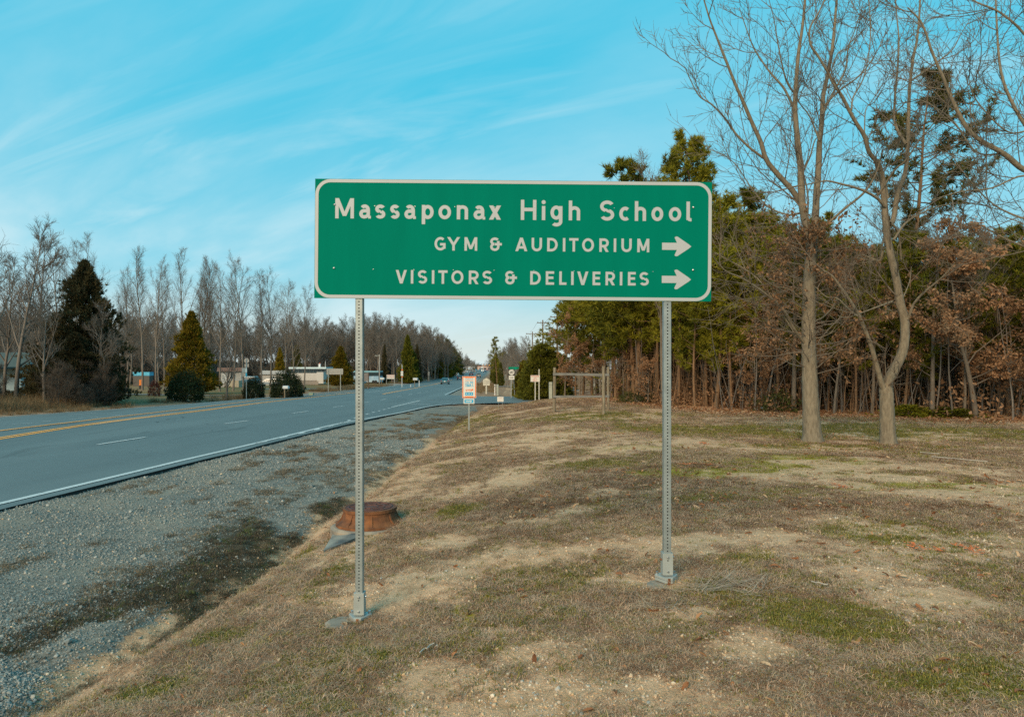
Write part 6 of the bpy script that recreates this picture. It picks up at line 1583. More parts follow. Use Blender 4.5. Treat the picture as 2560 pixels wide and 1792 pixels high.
# dark backdrop wood far behind the pines : dense evergreens down to the ground
CED = tree_meshes_cedar(500, 9, 5.5, pinedark, n=2600, k=5, pw=.5, bl=.42)
def join_meshes(name, mes):
    V = []; Q3 = []; Q4 = []; mi3 = []; mi4 = []; mats = []; off = 0
    for me in mes:
        n = len(me.vertices); a = np.zeros(n * 3, np.float32); me.vertices.foreach_get('co', a); V.append(a.reshape(-1, 3))
        li = np.zeros(len(me.loops), np.int32); me.loops.foreach_get('vertex_index', li); ls = np.zeros(len(me.polygons), np.int32); me.polygons.foreach_get('loop_start', ls); lt = np.zeros(len(me.polygons), np.int32); me.polygons.foreach_get('loop_total', lt)
        k = len(mats); mats.append(me.materials[0])
        for cnt, Q, mi in ((3, Q3, mi3), (4, Q4, mi4)):
            s = ls[lt == cnt]
            if len(s): Q.append(li[s[:, None] + np.arange(cnt)[None]] + off); mi.append(np.full(len(s), k))
        off += n
    return np_mesh(name, np.concatenate(V), [np.concatenate(q) for q in (Q3, Q4) if q], mats, np.concatenate(mi3 + mi4))
cedj = join_meshes('evergreen', CED)
U = [];
for _ in range(3000):
    x = rngF.uniform(8, 95); y = rngF.uniform(42, 82)
    if y - edge_y(min(x, 32)) < 23 or x / y > 1.0 or x < 9 + (y - 40) * .12: continue
    U.append((x, y, gz(x, y)))
    if len(U) > 190: break
U = np.array(U); n = len(U)
scatter('far_evergreens', 'dark evergreen wood closing the view behind the pines', 'wood', [cedj], U, np.c_[np.zeros((n, 2)), rngF.uniform(0, 6, n)], rngF.uniform(.6, 1.0, n), rngF.random(n))
bushgreen = leafmat('olive_shrub_leaves', (.030, .036, .010), (.095, .10, .018), .2)
# low evergreen shrubs at the wood edge
SH = bush_meshes(61, 2.2, 1.0, bushgreen, 1500, .10, .75); SH2 = tree_meshes_cedar(62, 1.2, 2.0, pineleaf, 500, 6, pw=.4, bl=.22, lump=.6)
for px, Z, sx, sz, me, lab in ((1940, 25, .75, .8, SH, 'low green shrub at the wood edge left of the left lawn tree'), (1590, 32, .8, .65, SH, 'low dark green shrub right of the timber frame'), 
                              (2270, 22.5, .8, .36, SH2, 'flat yellow green pine sapling right of the forked trunk'), (2370, 22.3, .9, .30, SH2, 'spreading yellow green pine sapling before the brown oaks')):
    x = (px - 1280) / F * Z; make_tree('shrub', me, lab, 'shrub', (x, Z, gz(x, Z) - .05), px * .1, (sx, sx, sz), parts=('stem', 'crown'))

# ------------------------------------------------------------------ evergreens by the side road
C7 = tree_meshes_cedar(517, 9, 5.5, pineleaf, n=3600, k=6, pw=.8, bl=.5, lump=.5); C6 = tree_meshes_cedar(516, 9, 5.5, pinedark, n=3600, k=6, pw=.6, bl=.5, lump=.75); C5 = tree_meshes_cedar(515, 5, 3.6, cedargreen, n=5200, k=6, pw=.38, bl=.26, lump=.35); C1 = tree_meshes_cedar(510, 5, 3.6, cedargreen, n=4200, k=6, pw=.55, bl=.24, lump=.3); C2 = tree_meshes_cedar(511, 5, 3.0, cedarleaf, n=4200, k=6, pw=.6, bl=.24, lump=.3); C3 = tree_meshes_cedar(512, 8, 5.6, cedarleaf, n=6500, k=6, pw=.78, bl=.34, lump=.42); C4 = tree_meshes_cedar(513, 9, 6.5, cedardark, n=8500, k=6, pw=.75, bl=.34, lump=.75)
def cedar(me, H0, W0, px, Z, top, wpx, lab, nm='cedar_tree', dz=0, base=None):
    x = (px - 1280) / F * Z; g = gz(x, Z) + dz; h = CH + (HZ - top) / F * Z - g; wd = wpx / F * Z
    return make_tree(nm, me, lab, 'tree', (x, Z, g - .05), px * .37, (wd / W0, wd / W0, h / H0))
cedar(C5, 5, 3.6, 1357, 53, 858, 112, 'broad rounded green evergreen behind the white notice board')
cedar(C5, 5, 3.6, 1392, 56, 880, 80, 'green evergreen right of the notice board, partly behind the timber post')
cedar(C2, 5, 3.0, 1309, 58, 900, 52, 'golden brown evergreen left of the green ones')
cedar(C5, 5, 3.6, 1318, 55, 920, 56, 'low green evergreen at the foot of the golden one')
cedar(C5, 5, 3.6, 1292, 62, 938, 26, 'small green shrub just behind the route sign')
cedar(C3, 8, 5.6, 478, 78, 778, 118, 'large golden green cone shaped cedar on the far side')
cedar(C3, 8, 5.6, 851, 140, 865, 66, 'golden brown cone shaped cedar left of the coach')
cedar(C4, 9, 6.5, 212, 50, 650, 175, 'big dark cedar with a ragged top in the left scrub')
cedar(C4, 9, 6.5, 138, 53, 790, 150, 'dark evergreen mass left of the ragged cedar')
cedar(C4, 9, 6.5, 250, 52, 790, 90, 'dark evergreen mass right of the ragged cedar')
cedar(C7, 9, 5.5, 1019, 172, 838, 44, 'bright yellow green pine against the grey woods'); cedar(C1, 5, 3.6, 1030, 176, 875, 44, 'lower green conifer beside the bright pine')
cedar(C4, 9, 6.5, 1043, 180, 860, 22, 'dark brown green cedar right of the bright pine'); cedar(C4, 9, 6.5, 961, 170, 860, 18, 'small brown cedar tip in the woods behind the coach')
cedar(C3, 8, 5.6, 1120, 255, 895, 24, 'olive cedar at the right end of the left woods')
for px, Z, top, w_, lab in ((1095, 240, 843, 30, 'dark pine top left at the end of the left woods'), (1118, 262, 848, 36, 'tall dark pine at the end of the left woods'), (1133, 300, 868, 34, 'dark pine lowest at the end of the left woods'), (1146, 330, 885, 26, 'small dark pine last in the left woods')):
    cedar(C6, 9, 5.5, px, Z, top, w_, lab, 'pine_tree')
for px, Z, top, w_, me, lab in ((700, 150, 868, 34, C3, 'yellow green conifer in the woods above the trailer'), (742, 164, 862, 30, CED, 'green conifer in the woods behind the long building'), (552, 130, 935, 40, C4, 'dark evergreen at the foot of the white cottage')):
    cedar(me, {id(C3): 8, id(CED): 9, id(C4): 9}[id(me)], {id(C3): 5.6, id(CED): 5.5, id(C4): 6.5}[id(me)], px, Z, top, w_, lab)
# right side beyond the side road
RP = tree_meshes_pine(520, 11, .12, .25, .16, 34, k=9, tuft=.34, rag=.6)
for px, Z, top, lab, wd in ((1243, 130, 843, 'open crowned pine right of the highway beyond the side road', 1.0), (1322, 150, 862, 'pine with rounded top behind the golden evergreen', 1.1), (1345, 160, 848, 'hazy pine between the utility poles', 1.0), (1376, 125, 842, 'pine behind the tallest utility pole', .9), (1258, 170, 880, 'smaller pine right of the open crowned one', 1.0)):
    x = (px - 1280) / F * Z; g = gz(x, Z); h = CH + (HZ - top) / F * Z - g; make_tree('pine_tree', RP, lab, 'tree', (x, Z, g), px, (h / 11 * wd, h / 11 * wd, h / 11))
for px, Z, top, w_, lab in ((1240, 150, 880, 20, 'green conifer low beside the highway on the right'), (1232, 190, 900, 16, 'farther green conifer beside the highway on the right'), (1252, 128, 905, 18, 'leaning green conifer near the white stems')): cedar(C1, 5, 3.6, px, Z, top, w_, lab)
RB = shrub_leaf_mesh(9, 900, 2.4, 2.0, redleaf)

# ------------------------------------------------------------------ round bushes on the far side
B1 = bush_meshes(70, 3, 2, bushleaf, 6500, .12, .28, .15)
for px, Z, top, w_, base_, lab in ((463, 57, 921, 97, 998, 'large dark round bush left of the route sign backs'), (634, 66, 938, 58, 0, 'smaller dark round bush right of the route sign backs'), (718, 64, 919, 90, 0, 'large dark round bush behind the white mailbox')):
    x = (px - 1280) / F * Z; g = gz(x, Z); h = CH + (HZ - top) / F * Z - g; wd = w_ / F * Z
    make_tree('round_bush', B1, lab, 'bush', (x, Z, g), px * .11, (wd / 3.1, wd / 3.1, h / 2.1), parts=('stem', 'crown'))
x = (387 - 1280) / F * 68; g = gz(x, 68)
RS = (B1[0], bush_meshes(71, 1.2, 1.8, redleaf, 1800, .10, .5)[1]); make_tree('red_shrub', RS, 'small dark red shrub on the lawn between cedar and bare shrub', 'shrub', (x, 68, g), 0, (1, 1, 1.05), parts=('stem', 'crown'))
BS = [tree_meshes_bare(600 + i, 2.4, .03, .8, 16, 5, 4, 2, dark_scrub, .006, .05, lenk=.5) for i in range(3)]
x = (303 - 1280) / F * 66; make_tree('bare_shrub', BS[0], 'leafless twiggy shrub on the far lawn', 'shrub', (x, 66, gz(x, 66)), 0, (1.1, 1.1, .9), parts=('stem', 'crown'))
CM = tree_meshes_bare(610, 3.6, .11, .6, 14, 4, 3, 2, bark_far, .008, .15, lenk=.5); x = (566 - 1280) / F * 62
make_tree('small_tree', CM, 'short many stemmed leafless tree with a stout pale trunk left of the route sign backs', 'tree', (x, 62, gz(x, 62)), 0, (1.25, 1.25, 1.15))

# ------------------------------------------------------------------ tall bare trees on the far side
TB = [tree_meshes_bare(700 + i, 18, .18, (.55, .75, .48, .66, .6)[i], (20, 16, 24, 18, 20)[i], 7, 6, 3, bark_far, .0065, (.3, .2, .4, .35, .25)[i], lenk=(.30, .36, .26, .32, .34)[i]) for i in range(5)]
WB = [tree_meshes_bare(710 + i, 12, .17, .75, 18, 6, 5, 3, bark_far, .010, .2, lenk=.38) for i in range(3)]
TL = [(233, 92, 592), (178, 98, 618), (142, 90, 602), (317, 95, 684), (356, 92, 640), (391, 90, 660), (411, 96, 690), (456, 90, 630), (490, 96, 684), (508, 92, 662), (527, 94, 664), (549, 90, 674), (583, 94, 656), (609, 90, 652), (656, 92, 692), (676, 96, 690), (716, 94, 714), (738, 92, 722), (760, 96, 724)]
for px, top, wdt, lab in ((118, 860, 80, 'low dark evergreen tangled in vines at the left'), (188, 830, 130, 'bushy dark evergreen at the foot of the ragged cedar')): cedar(C4, 9, 6.5, px, 48, top, wdt, lab)
words = ['first', 'second', 'third', 'fourth', 'fifth', 'sixth', 'seventh', 'eighth', 'ninth', 'tenth', 'eleventh', 'twelfth', 'thirteenth', 'fourteenth', 'fifteenth', 'sixteenth', 'seventeenth', 'eighteenth', 'rightmost']
for j, (px, Z, top) in enumerate(sorted(TL)):
    x = (px - 1280) / F * Z; g = gz(x, Z); h = CH + (HZ - top) / F * Z - g
    w_ = words[j]; near = 'behind the dark cedar' if px < 300 else 'left of the golden cedar' if px < 440 else 'behind the golden cedar' if px < 560 else 'behind the cottage and route signs' if px < 680 else 'left of the green sign'
    make_tree('tall_bare_tree', TB[(j * 3) % 5], 'tall leafless tree %s, %s from the left in the row' % (near, w_), 'tree', (x, Z, g), j * 1.7, (h / 17.6 * .85, h / 17.6 * .85, h / 17.6), 'tall bare trees across the road')
for j, (px, Z, top, i, lab) in enumerate(((-20, 44, 520, 0, 'wide leafless tree at the very left edge'), (40, 48, 555, 1, 'wide twiggy leafless tree second from the left edge'), (95, 52, 590, 2, 'leaning leafless tree left of the dark cedar'), (10, 52, 640, 2, 'low spreading leafless tree before the blue house'), (110, 46, 720, 0, 'low twiggy tree in the scrub before the blue house'), (255, 49, 760, 1, 'pale branched leafless tree before the dark cedar'))):
    x = (px - 1280) / F * Z; g = gz(x, Z); h = CH + (HZ - top) / F * Z - g; make_tree('wide_bare_tree', WB[i], lab, 'tree', (x, Z, g), j * 1.1, (h / 12 * .95, h / 12 * .95, h / 12))
# woods that read as one mass
wj = [join_meshes('woodland_tree', m_) for m_ in (WB[0], WB[1], TB[1], TB[2])]
def wood(name, label, cells, seed, hm, n, mind=3.0, picks=(0, 1, 2, 3), H0=(12, 12, 18, 18)):
    rng = np.random.default_rng(seed); U = []; S_ = []; I_ = []
    for _ in range(n * 12):
        px0, px1, z0, z1, t0_, t1_ = cells[int(rng.integers(0, len(cells)))]
        f = rng.random(); px = px0 + (px1 - px0) * f; Z = rng.uniform(z0, z1); top = t0_ + (t1_ - t0_) * f; x = (px - 1280) / F * Z
        if any((x - a[0]) ** 2 + (Z - a[1]) ** 2 < mind ** 2 for a in U): continue
        g = gz(x, Z); h = (CH + (HZ - top) / F * Z - g) * rng.uniform(.74, 1.03); i = int(rng.choice(picks))
        U.append((x, Z, g)); S_.append(h / H0[i]); I_.append(picks.index(i))
        if len(U) >= n: break
    U = np.array(U); k = len(U)
    return scatter(name, label, 'woodland', [wj[i] for i in picks], U, np.c_[rng.normal(0, .04, (k, 2)), rng.uniform(0, 6.28, k)], S_, rng.random(k), np.array(I_))
wood('far_woodland', 'grey leafless woods filling the background across the highway', [(-120, 250, 125, 175, 760, 770), (250, 500, 125, 180, 775, 795), (500, 800, 168, 210, 792, 800), (780, 960, 182, 225, 800, 790), (900, 1010, 175, 235, 788, 800), (980, 1090, 195, 265, 795, 828), (1060, 1125, 230, 310, 815, 848), (780, 960, 182, 225, 800, 790)], 5, 0, 430, 2.6)
wood('end_woodland', 'hazy leafless trees closing the end of the highway', [(1120, 1165, 300, 450, 850, 893), (1160, 1190, 520, 760, 885, 905), (1185, 1250, 850, 1000, 908, 905), (1150, 1185, 480, 600, 893, 900)], 6, 0, 110, 6, (0, 1), (12, 12))
wood('right_woodland', 'pale leafless trees right of the highway beyond the side road', [(1250, 1310, 105, 190, 850, 838), (1262, 1325, 90, 150, 872, 865), (1236, 1262, 180, 300, 880, 868), (1300, 1400, 120, 170, 885, 868)], 7, 0, 75, 2.2, (0, 1, 2), (12, 12, 18))
# bushy floor of the far woods, so that no bare horizon shows between the trunks
rngU = np.random.default_rng(12); U = []
for _ in range(1500):
    px = rngU.uniform(-150, 1130); lo = float(np.interp(px, [-150, 480, 560, 800, 960, 1060, 1130], [122, 130, 170, 172, 188, 235, 300])); Z = rngU.uniform(lo, lo + 45); x = (px - 1280) / F * Z; U.append((x, Z, gz(x, Z) - .1))
U = np.array(U); n = len(U); scatter('woodland_floor_scrub', 'brown grey scrub under the far woods across the highway', 'scrub', [join_meshes('scrub_tree', tree_meshes_bare(640 + i, 4.5, .05, .9, 20, 6, 5, 2, bark_far, .014, .04, lenk=.5)) for i in range(2)], U, np.c_[np.zeros((n, 2)), rngU.uniform(0, 6, n)], rngU.uniform(.7, 1.25, n), rngU.random(n))
wood('far_right_woodland', 'grey woods far behind the pines on the right', [(1400, 2800, 95, 130, 800, 740)], 8, 0, 70, 4)
U = []
for _ in range(500):
    px = rngF.uniform(1185, 1255); Z = rngF.uniform(900, 1150); x = (px - 1280) / F * Z; U.append((x, Z, gz(x, Z)))
    if len(U) > 45: break
U = np.array(U); n = len(U); scatter('horizon_evergreens', 'blue green evergreen line on the horizon at the end of the highway', 'wood', [cedj], U, np.c_[np.zeros((n, 2)), rngF.uniform(0, 6, n)], rngF.uniform(.55, .85, n), rngF.random(n))
# roadside scrub and tall dry grass on the far side
def dry_clump(seed, n, H, m, wd=.012):
    rng = np.random.default_rng(seed); c0 = np.zeros((n, 3)); c0[:, :2] = rng.normal(0, .28, (n, 2)); c = Acc(); c.add(*blades(c0, unit(rng.normal(0, .28, (n, 3)) + np.array([0, 0, 1])), H, wd, 1, .1, rng)); return c.mesh('clump', m)
tan_grass = leafmat('tan_dead_grass', (.13, .085, .045), (.30, .21, .11), .2, .8)
clumps = [dry_clump(1, 90, .7, tan_grass, .02), dry_clump(2, 70, 1.0, tan_grass, .02)]
bsj = [join_meshes('scrub', BS[i]) for i in range(3)]
U = []; S_ = []; I_ = []
for _ in range(5000):
    y = rngF.uniform(30, 70); q = rngF.random(); px = rngF.uniform(-80, 330); x = (px - 1280) / F * y
    d_ = float(xf(y)) - x
    if d_ < 2.2 or d_ > 17: continue
    if px > 275 and d_ > 5: continue
    if rngF.random() < (.55 if px < 120 and d_ > 3.5 else .25): continue
    U.append((x, y, gz(x, y) - .03)); i = int(rngF.choice([0, 1, 2, 3, 4], p=[.14, .14, .14, .33, .25])) if (d_ > 4 and not 0 < px < 115) else int(rngF.choice([3, 4])); I_.append(i); S_.append(rngF.uniform(.35, 1.25) * (1 if i < 3 else .85) * (.55 if d_ < 4 or px > 275 else 1.0))
    if len(U) > 560: break
scatter('roadside_scrub', 'tangled leafless scrub and tan dead grass along the far side of the highway', 'scrub', bsj + clumps, np.array(U), np.c_[np.zeros((len(U), 2)), rngF.uniform(0, 6, len(U))], S_, rngF.random(len(U)), np.array(I_))
U = []; S_ = []
for _ in range(9000):
    y = rngF.uniform(45, 150); x = float(xf(y)) - rngF.uniform(1.6, 5) if rngF.random() < .72 else float(xr(max(y, 68))) + rngF.uniform(1, 5)
    if x > -15 and y < 72: continue
    px = 1280 + x / y * F
    if px < 150 or 430 < px < 700 and rngF.random() < .8: continue
    if fbm(x * .15, y * .15, 4) < .46: continue
    U.append((x, y, gz(x, y))); S_.append(rngF.uniform(.35, .85))
    if len(U) > 700: break
scatter('verge_grass', 'tan dead grass on the verges of the highway', 'grass', clumps, np.array(U), np.c_[np.zeros((len(U), 2)), rngF.uniform(0, 6, len(U))], S_, rngF.random(len(U)))
#==COVER==
# ------------------------------------------------------------------ ground cover : grass, pebbles, leaves
rngC = np.random.default_rng(2024)
grassm = instmat('grass_blades', [(0, (.14, .068, .032)), (.22, (.31, .175, .10)), (.45, (.54, .355, .235)), (.60, (.33, .24, .08)), (.8, (.19, .17, .030)), (1, (.12, .115, .018))], .8, .15, .14)
weedm = instmat('shoulder_weed_blades', [(0, (.035, .028, .016)), (.3, (.12, .085, .05)), (.5, (.30, .21, .125)), (.75, (.085, .10, .025))], .85, .15, .12)
stonem = instmat('pebbles', [(0, (.13, .145, .14)), (.25, (.23, .24, .22)), (.5, (.40, .37, .32)), (.72, (.52, .35, .20)), (.86, (.60, .46, .31)), (1, (.66, .56, .43))], .8, .2)
leafm_ = instmat('fallen_leaf', [(0, (.11, .045, .020)), (.5, (.24, .105, .045)), (.85, (.36, .19, .09)), (1, (.42, .30, .19))], .7, .25, .2)
def tuft(seed, n, rad, hh, wd, lean, flat=0.0, m=None):
    rng = np.random.default_rng(seed); V = []; Q = []
    for i in range(n):
        a = rng.uniform(0, 6.28); r = rad * math.sqrt(rng.random()); x, y = r * math.cos(a), r * math.sin(a)
        d = rng.uniform(0, 6.28); L_ = hh * rng.uniform(.5, 1.2); ln = rng.uniform(.2, 1) * lean; w_ = wd * rng.uniform(.6, 1.2)
        dx_, dy_ = math.cos(d), math.sin(d); px_, py__ = -dy_ * w_ / 2, dx_ * w_ / 2; o = len(V)
        z1 = L_ * .45 * (1 - flat * rng.uniform(.75, 1)); z2 = max(.003, L_ * (1 - ln * .75) * (1 - flat))
        V += [(x - px_, y - py__, -.006), (x + px_, y + py__, -.006), (x + dx_ * L_ * ln * .4 + px_, y + dy_ * L_ * ln * .4 + py__, z1), (x + dx_ * L_ * ln * .4 - px_, y + dy_ * L_ * ln * .4 - py__, z1), (x + dx_ * L_ * ln, y + dy_ * L_ * ln, z2)]
        Q.append(((o, o + 1, o + 2, o + 3), (o + 3, o + 2, o + 4)))
    q4 = np.array([q[0] for q in Q]); q3 = np.array([q[1] for q in Q])
    return np_mesh('tuft', np.array(V), [q3, q4], [m or grassm])
tufts = [tuft(i, 40, .085, .050, .0030, 1.55, .80) for i in range(3)] + [tuft(10 + i, 20, .055, .038, .0034, 1.1, .35) for i in range(2)] + [tuft(20, 16, .05, .10, .005, .8)]
def sample_region(n, ymin, ymax, xr_f, dens=None):
    """points spread so that the picture is covered evenly : denser near the viewer"""
    u = rngC.random(n); y = ymin * (ymax / ymin) ** u; lo, hi = xr_f(y); x = lo + (hi - lo) * rngC.random(n); return x, y
def lawn_grass():
    P = []
    x, y = sample_region(215000, 2.6, 40, lambda y: (np.maximum(xditch(y) - .05, -y * .95), y * 1.0 + 2.5))
    c = cover(x, y); nz = fbm(x * 6, y * 6, 91, 3)
    cov = np.clip(1.0 - c['dirt'] * .98 - c['litter'] * .75 - c['moss'] * .6, .035, 1) * sstep(.30, .55, nz + .06 + .15 * c['green'])
    cov = np.where(x < xditch(y) + .1, .1, cov)
    k = (rngC.random(len(x)) < cov) & ~((np.abs(x + 1.95) < .42) & (np.abs(y - 9.1) < .42))
    x, y = x[k], y[k]; g = c['green'][k]; red = c['red'][k]; ms = c['moss'][k]; n = len(x)
    z = hgt(x, y)
    bl = fbm(x * 2.2, y * 2.2, 95, 3)
    tint = rngC.normal(.29, .12, n) - .10 * red + (bl - .5) * .35
    isg = rngC.random(n) < np.clip(g * 1.3 * (bl + .2) + .08 + ms * .5, 0, .88)
    tint = np.where(isg, rngC.uniform(.56, .97, n), np.clip(tint, 0, .52))
    idx = rngC.choice([0, 1, 2], n); idx = np.where(isg, rngC.choice([3, 4], n), idx); pass
    sc = rngC.uniform(.6, 1.25, n) * np.clip(.75 + y * .055, .8, 1.9)
    rot = np.c_[rngC.normal(0, .12, n), rngC.normal(0, .12, n), rngC.uniform(0, 6.28, n)]
    scatter('lawn_grass', 'short matted winter grass, mostly dry with green patches, on the bank and lawn', 'grass', tufts, np.c_[x, y, z], rot, sc, tint, idx)
    # patches of matted growth on the gravel shoulder
    x, y = sample_region(40000, 3.2, 34, lambda y: (xe(y) + .3, xditch(y)))
    c = cover(x, y); nz = fbm(x * 3, y * 1.2, 97, 4)
    k = rngC.random(len(x)) < np.clip(c['mat'] * .9 + sstep(.60, .70, nz) * .55, 0, 1)
    k &= x > -.82 * y
    x, y = x[k], y[k]; m_ = c['mat'][k]; n = len(x)
    tint = np.clip(np.where(m_ > .4, rngC.normal(.12, .14, n), rngC.normal(.30, .1, n)), 0, .5); tint = np.where(rngC.random(n) < .12 * m_, .75, tint)
    scatter('shoulder_weeds', 'dark matted weeds and dry runners creeping over the gravel shoulder', 'weeds', [tuft(40 + i, 36, .08, .055, .0035, 1.2, .55, weedm) for i in range(3)], np.c_[x, y, hgt(x, y)], np.c_[rngC.normal(0, .2, (n, 2)), rngC.uniform(0, 6.28, n)], rngC.uniform(.5, 1.2, n) * np.clip(.7 + y * .04, .8, 1.6), tint)
lawn_grass()
def pebble(seed):
    rng = np.random.default_rng(seed); import bmesh
    bm = bmesh.new(); bmesh.ops.create_icosphere(bm, subdivisions=1, radius=.5)
    for v in bm.verts: v.co *= float(rng.uniform(.78, 1.15)); v.co.z *= .6
    me = bpy.data.meshes.new('pebble'); bm.to_mesh(me); bm.free(); me.materials.append(stonem)
    if seed % 2: me.shade_smooth()
    return me
pebs = [pebble(i) for i in range(5)]
def stones():
    x, y = sample_region(120000, 2.9, 24, lambda y: (np.maximum(xe(y) + .02, -y * .82), xditch(y) - .02))
    c = cover(x, y); nz = fbm(x * .9, y * .9, 101, 4)
    k = rngC.random(len(x)) < np.clip((.9 - sstep(.42, .62, nz) * .6) * c['grav'] * (1 - c['mat'] * .85), .03, 1)
    x, y = x[k], y[k]; n = len(x); size = rngC.lognormal(math.log(.0115), .45, n) * np.clip(.8 + y * .05, 1, 1.7)
    tint = np.clip(rngC.normal(.22, .13, n), 0, .55); tint = np.where(rngC.random(n) < .02, rngC.uniform(.6, .85, n), tint)
    scatter('shoulder_gravel', 'blue grey gravel of the road shoulder', 'gravel', pebs, np.c_[x, y, hgt(x, y) + size * .12], rngC.uniform(0, 6.28, (n, 3)) * [.15, .15, 1], size, tint)
    x, y = sample_region(90000, 2.6, 16, lambda y: (np.maximum(xditch(y) - .7, -y * .8), np.minimum(y * 1.0 + 2, 8.5)))
    c = cover(x, y); nz = fbm(x * 2.3, y * 2.3, 111, 4)
    k = rngC.random(len(x)) < np.clip(c['dirt'] * sstep(.22, .5, nz) * 1.5 + .05, 0, 1)
    x, y = x[k], y[k]; n = len(x); size = np.clip(rngC.lognormal(math.log(.0095), .45, n), .004, .034); kk_ = rngC.random(n) < np.clip(1.5 - y * .085, .12, 1); x, y, size = x[kk_], y[kk_], size[kk_]; n = len(x)
    tint = np.clip(rngC.normal(.70, .17, n), .1, 1)
    scatter('bank_pebbles', 'cream and rust coloured pebbles in the bare soil between the sign posts', 'gravel', pebs, np.c_[x, y, hgt(x, y) + size * .1], rngC.uniform(0, 6.28, (n, 3)) * [.2, .2, 1], size, tint)
stones()
def fallen():
    rng = np.random.default_rng(8); V = []; Q = []
    pr = []
    for s_ in range(3):
        b = MB(); L_, w_ = 1.0, .5; pts = []
        for i in range(5):
            t = i / 4; ww = w_ * math.sin(math.pi * (t * .86 + .07)) * .5; cz = .18 * math.sin(t * 3 + s_)
            pts += [(t - .5, -ww, cz + .12), (t - .5, 0, cz), (t - .5, ww, cz + .15 * (1 + .4 * s_))]
        b.add(pts, [(3 * i + j, 3 * i + j + 1, 3 * i + j + 4, 3 * i + j + 3) for i in range(4) for j in range(2)], leafm_); pr.append(b.mesh('leaf'))
    x, y = sample_region(12500, 2.8, 24, lambda y: (np.maximum(xditch(y) - .6, -y * .95), y * 1.0 + 2.5))
    c = cover(x, y); k = rngC.random(len(x)) < np.clip(.05 + c['red'] * .75 + c['litter'] * 1.0 + .10 * (x > 2) , 0, 1)
    x, y = x[k], y[k]
    x2 = rngC.uniform(2.5, 38, 16000); y2 = np.interp(x2, [2, 3.3, 5.3, 7, 15, 30, 60], [60, 45, 31.5, 24.5, 20.2, 17.5, 15]) + rngC.normal(1.2, 1.6, 16000)
    x = np.r_[x, x2]; y = np.r_[y, y2]; n = len(x); sz = rngC.uniform(.03, .075, n) * np.clip(.75 + y * .03, .8, 1.5)
    scatter('fallen_leaves', 'brown fallen leaves strewn over the lawn and thick along the wood edge', 'leaves', pr, np.c_[x, y, hgt(x, y) + .008], np.c_[rngC.normal(0, .35, (n, 2)), rngC.uniform(0, 6.28, n)], sz, rngC.random(n))
fallen()
def clump_by_post():
    # grey straw tussock spilling out beside the right post
    rng = np.random.default_rng(31); b = Acc(); gm = mat('grey_straw', (.42, .37, .29), .85, col2=(.25, .20, .15))
    for cx, cy, n, L_ in ((1.42, 5.02, 90, .34), (1.62, 5.1, 60, .3), (1.05, 4.72, 40, .26), (1.75, 4.9, 40, .3)):
        st = np.zeros((n, 3)); st[:, 0] = rng.normal(cx, .06, n); st[:, 1] = rng.normal(cy, .04, n); st[:, 2] = hgt(st[:, 0], st[:, 1]) + .005
        d = rng.normal(0, 1, (n, 3)) * [1, .6, .12] + [0, 0, .22]; p = grow(st, d, rng.uniform(.3, 1, n) * L_, 5, .12, -.05, rng); p[:, :, 2] = np.maximum(p[:, :, 2], hgt(p[:, :, 0], p[:, :, 1]) + .006)
        b.add(*tubes(p, np.full(n, .0022), np.full(n, .001), 3))
    o = mesh_obj('straw_tussock', b.mesh('straw_tussock', gm)); tag(o, 'grey straw tussock spilling beside the right signpost', 'grass clump', kind='stuff')
clump_by_post()
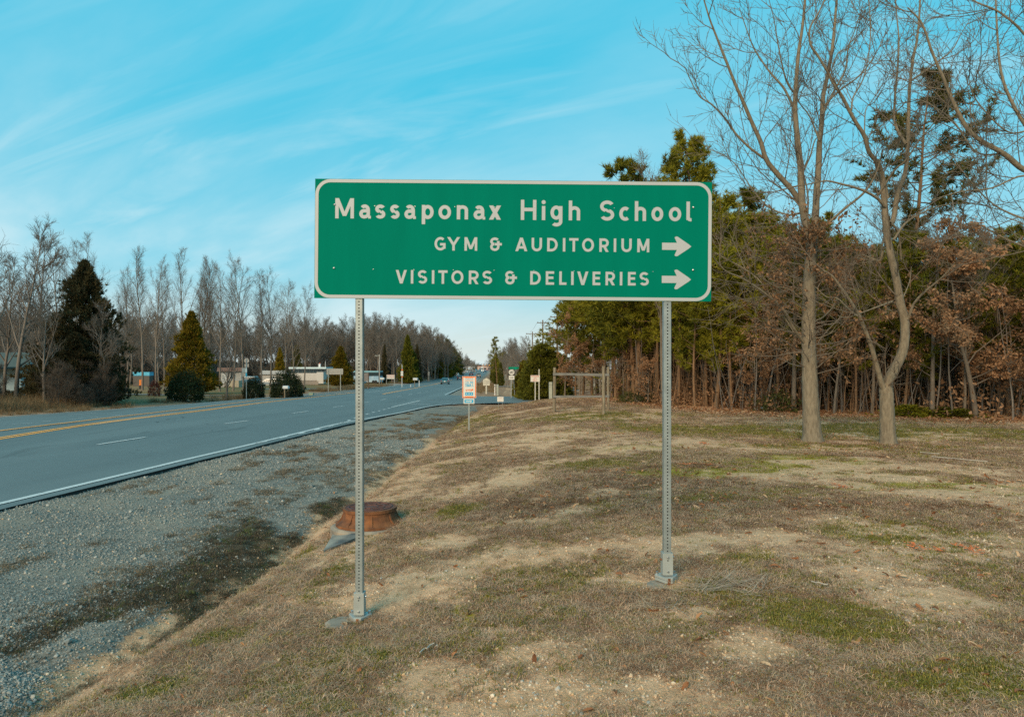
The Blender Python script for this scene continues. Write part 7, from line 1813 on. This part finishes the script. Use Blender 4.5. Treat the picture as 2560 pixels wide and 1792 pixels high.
def spray():
    om = mat('orange_spray_paint', (1.0, .22, .05), .7, scale=30, var=.15)
    for i, (pix, lab) in enumerate((([(1702, 1162), (1716, 1165), (1740, 1163), (1762, 1165), (1788, 1167)], 'long broken orange paint line on the grass right of the right post'), ([(2076, 1212), (2090, 1215), (2107, 1220), (2124, 1225)], 'short orange paint dash on the mossy strip before the lawn trees'),
                                    ([(2272, 1358), (2290, 1367), (2310, 1376)], 'orange paint streak in the grass at the right, leftmost of three'), ([(2345, 1372), (2362, 1374)], 'small orange paint spot between two orange streaks at the right'), ([(2392, 1362), (2420, 1370), (2452, 1386)], 'orange paint streak in the grass at the right, rightmost of three'), ([(1750, 1108), (1772, 1112)], 'faint small orange paint mark far behind the right post'),
                                    ([(1527, 1084), (1548, 1085), (1565, 1086)], 'faint orange paint dots left of the right post far up the lawn'))):
        P = [at(*p) for p in pix]; b = MB(); rr_ = random.Random(i); pts = []
        for a, c in zip(P[:-1], P[1:]):
            nn = max(2, int((c - a).length / .05)); pts += [a.lerp(c, k / nn) for k in range(nn)]
        t = (P[-1] - P[0]).normalized(); nv = Vector((t.y, -t.x, 0)); wd = .018 + .0022 * P[0].y; k_ = 0
        for p in pts:
            for _ in range(9):
                c0 = p + t * rr_.uniform(-.04, .04) + nv * rr_.gauss(0, wd); rad = rr_.uniform(.006, .014) * (1 + P[0].y * .05); a0 = rr_.uniform(0, 6.28); k_ += 1
                q = [(c0.x + rad * rr_.uniform(.5, 1.4) * math.cos(a0 + j * 1.57), c0.y + rad * rr_.uniform(.5, 1.4) * math.sin(a0 + j * 1.57)) for j in range(4)]
                b.add([(u, v, gz(u, v) + .016 + (k_ % 7) * .0012) for u, v in q], [(0, 1, 2, 3)], om)
        o = b.obj('paint_mark'); tag(o, lab, 'paint mark')
spray()
def twig_litter():
    gm = mat('pale_fallen_twig', (.42, .38, .32), .85)
    for i, (a, c, lab) in enumerate((((2330, 1145), (2470, 1158), 'long pale fallen branch on the grass right of the forked tree'), ((2300, 1134), (2350, 1138), 'short pale twig on the grass by the forked tree'), ((1050, 1640), (1085, 1620), 'pale dry stick in the matted grass at the bottom left of centre'), ((2030, 1463), (2070, 1470), 'thin pale stick on bare soil at the lower right'))):
        A = at(*a); B = at(*c); pts = [A.lerp(B, k / 6) + Vector((0, random.Random(i * 9 + k).uniform(-.02, .02), .03)) for k in range(7)]
        o = MB().tube(pts, [.006 * (A.y / 15) + .003] * 7, gm, 5).obj('fallen_twig'); tag(o, lab, 'twig')
twig_litter()
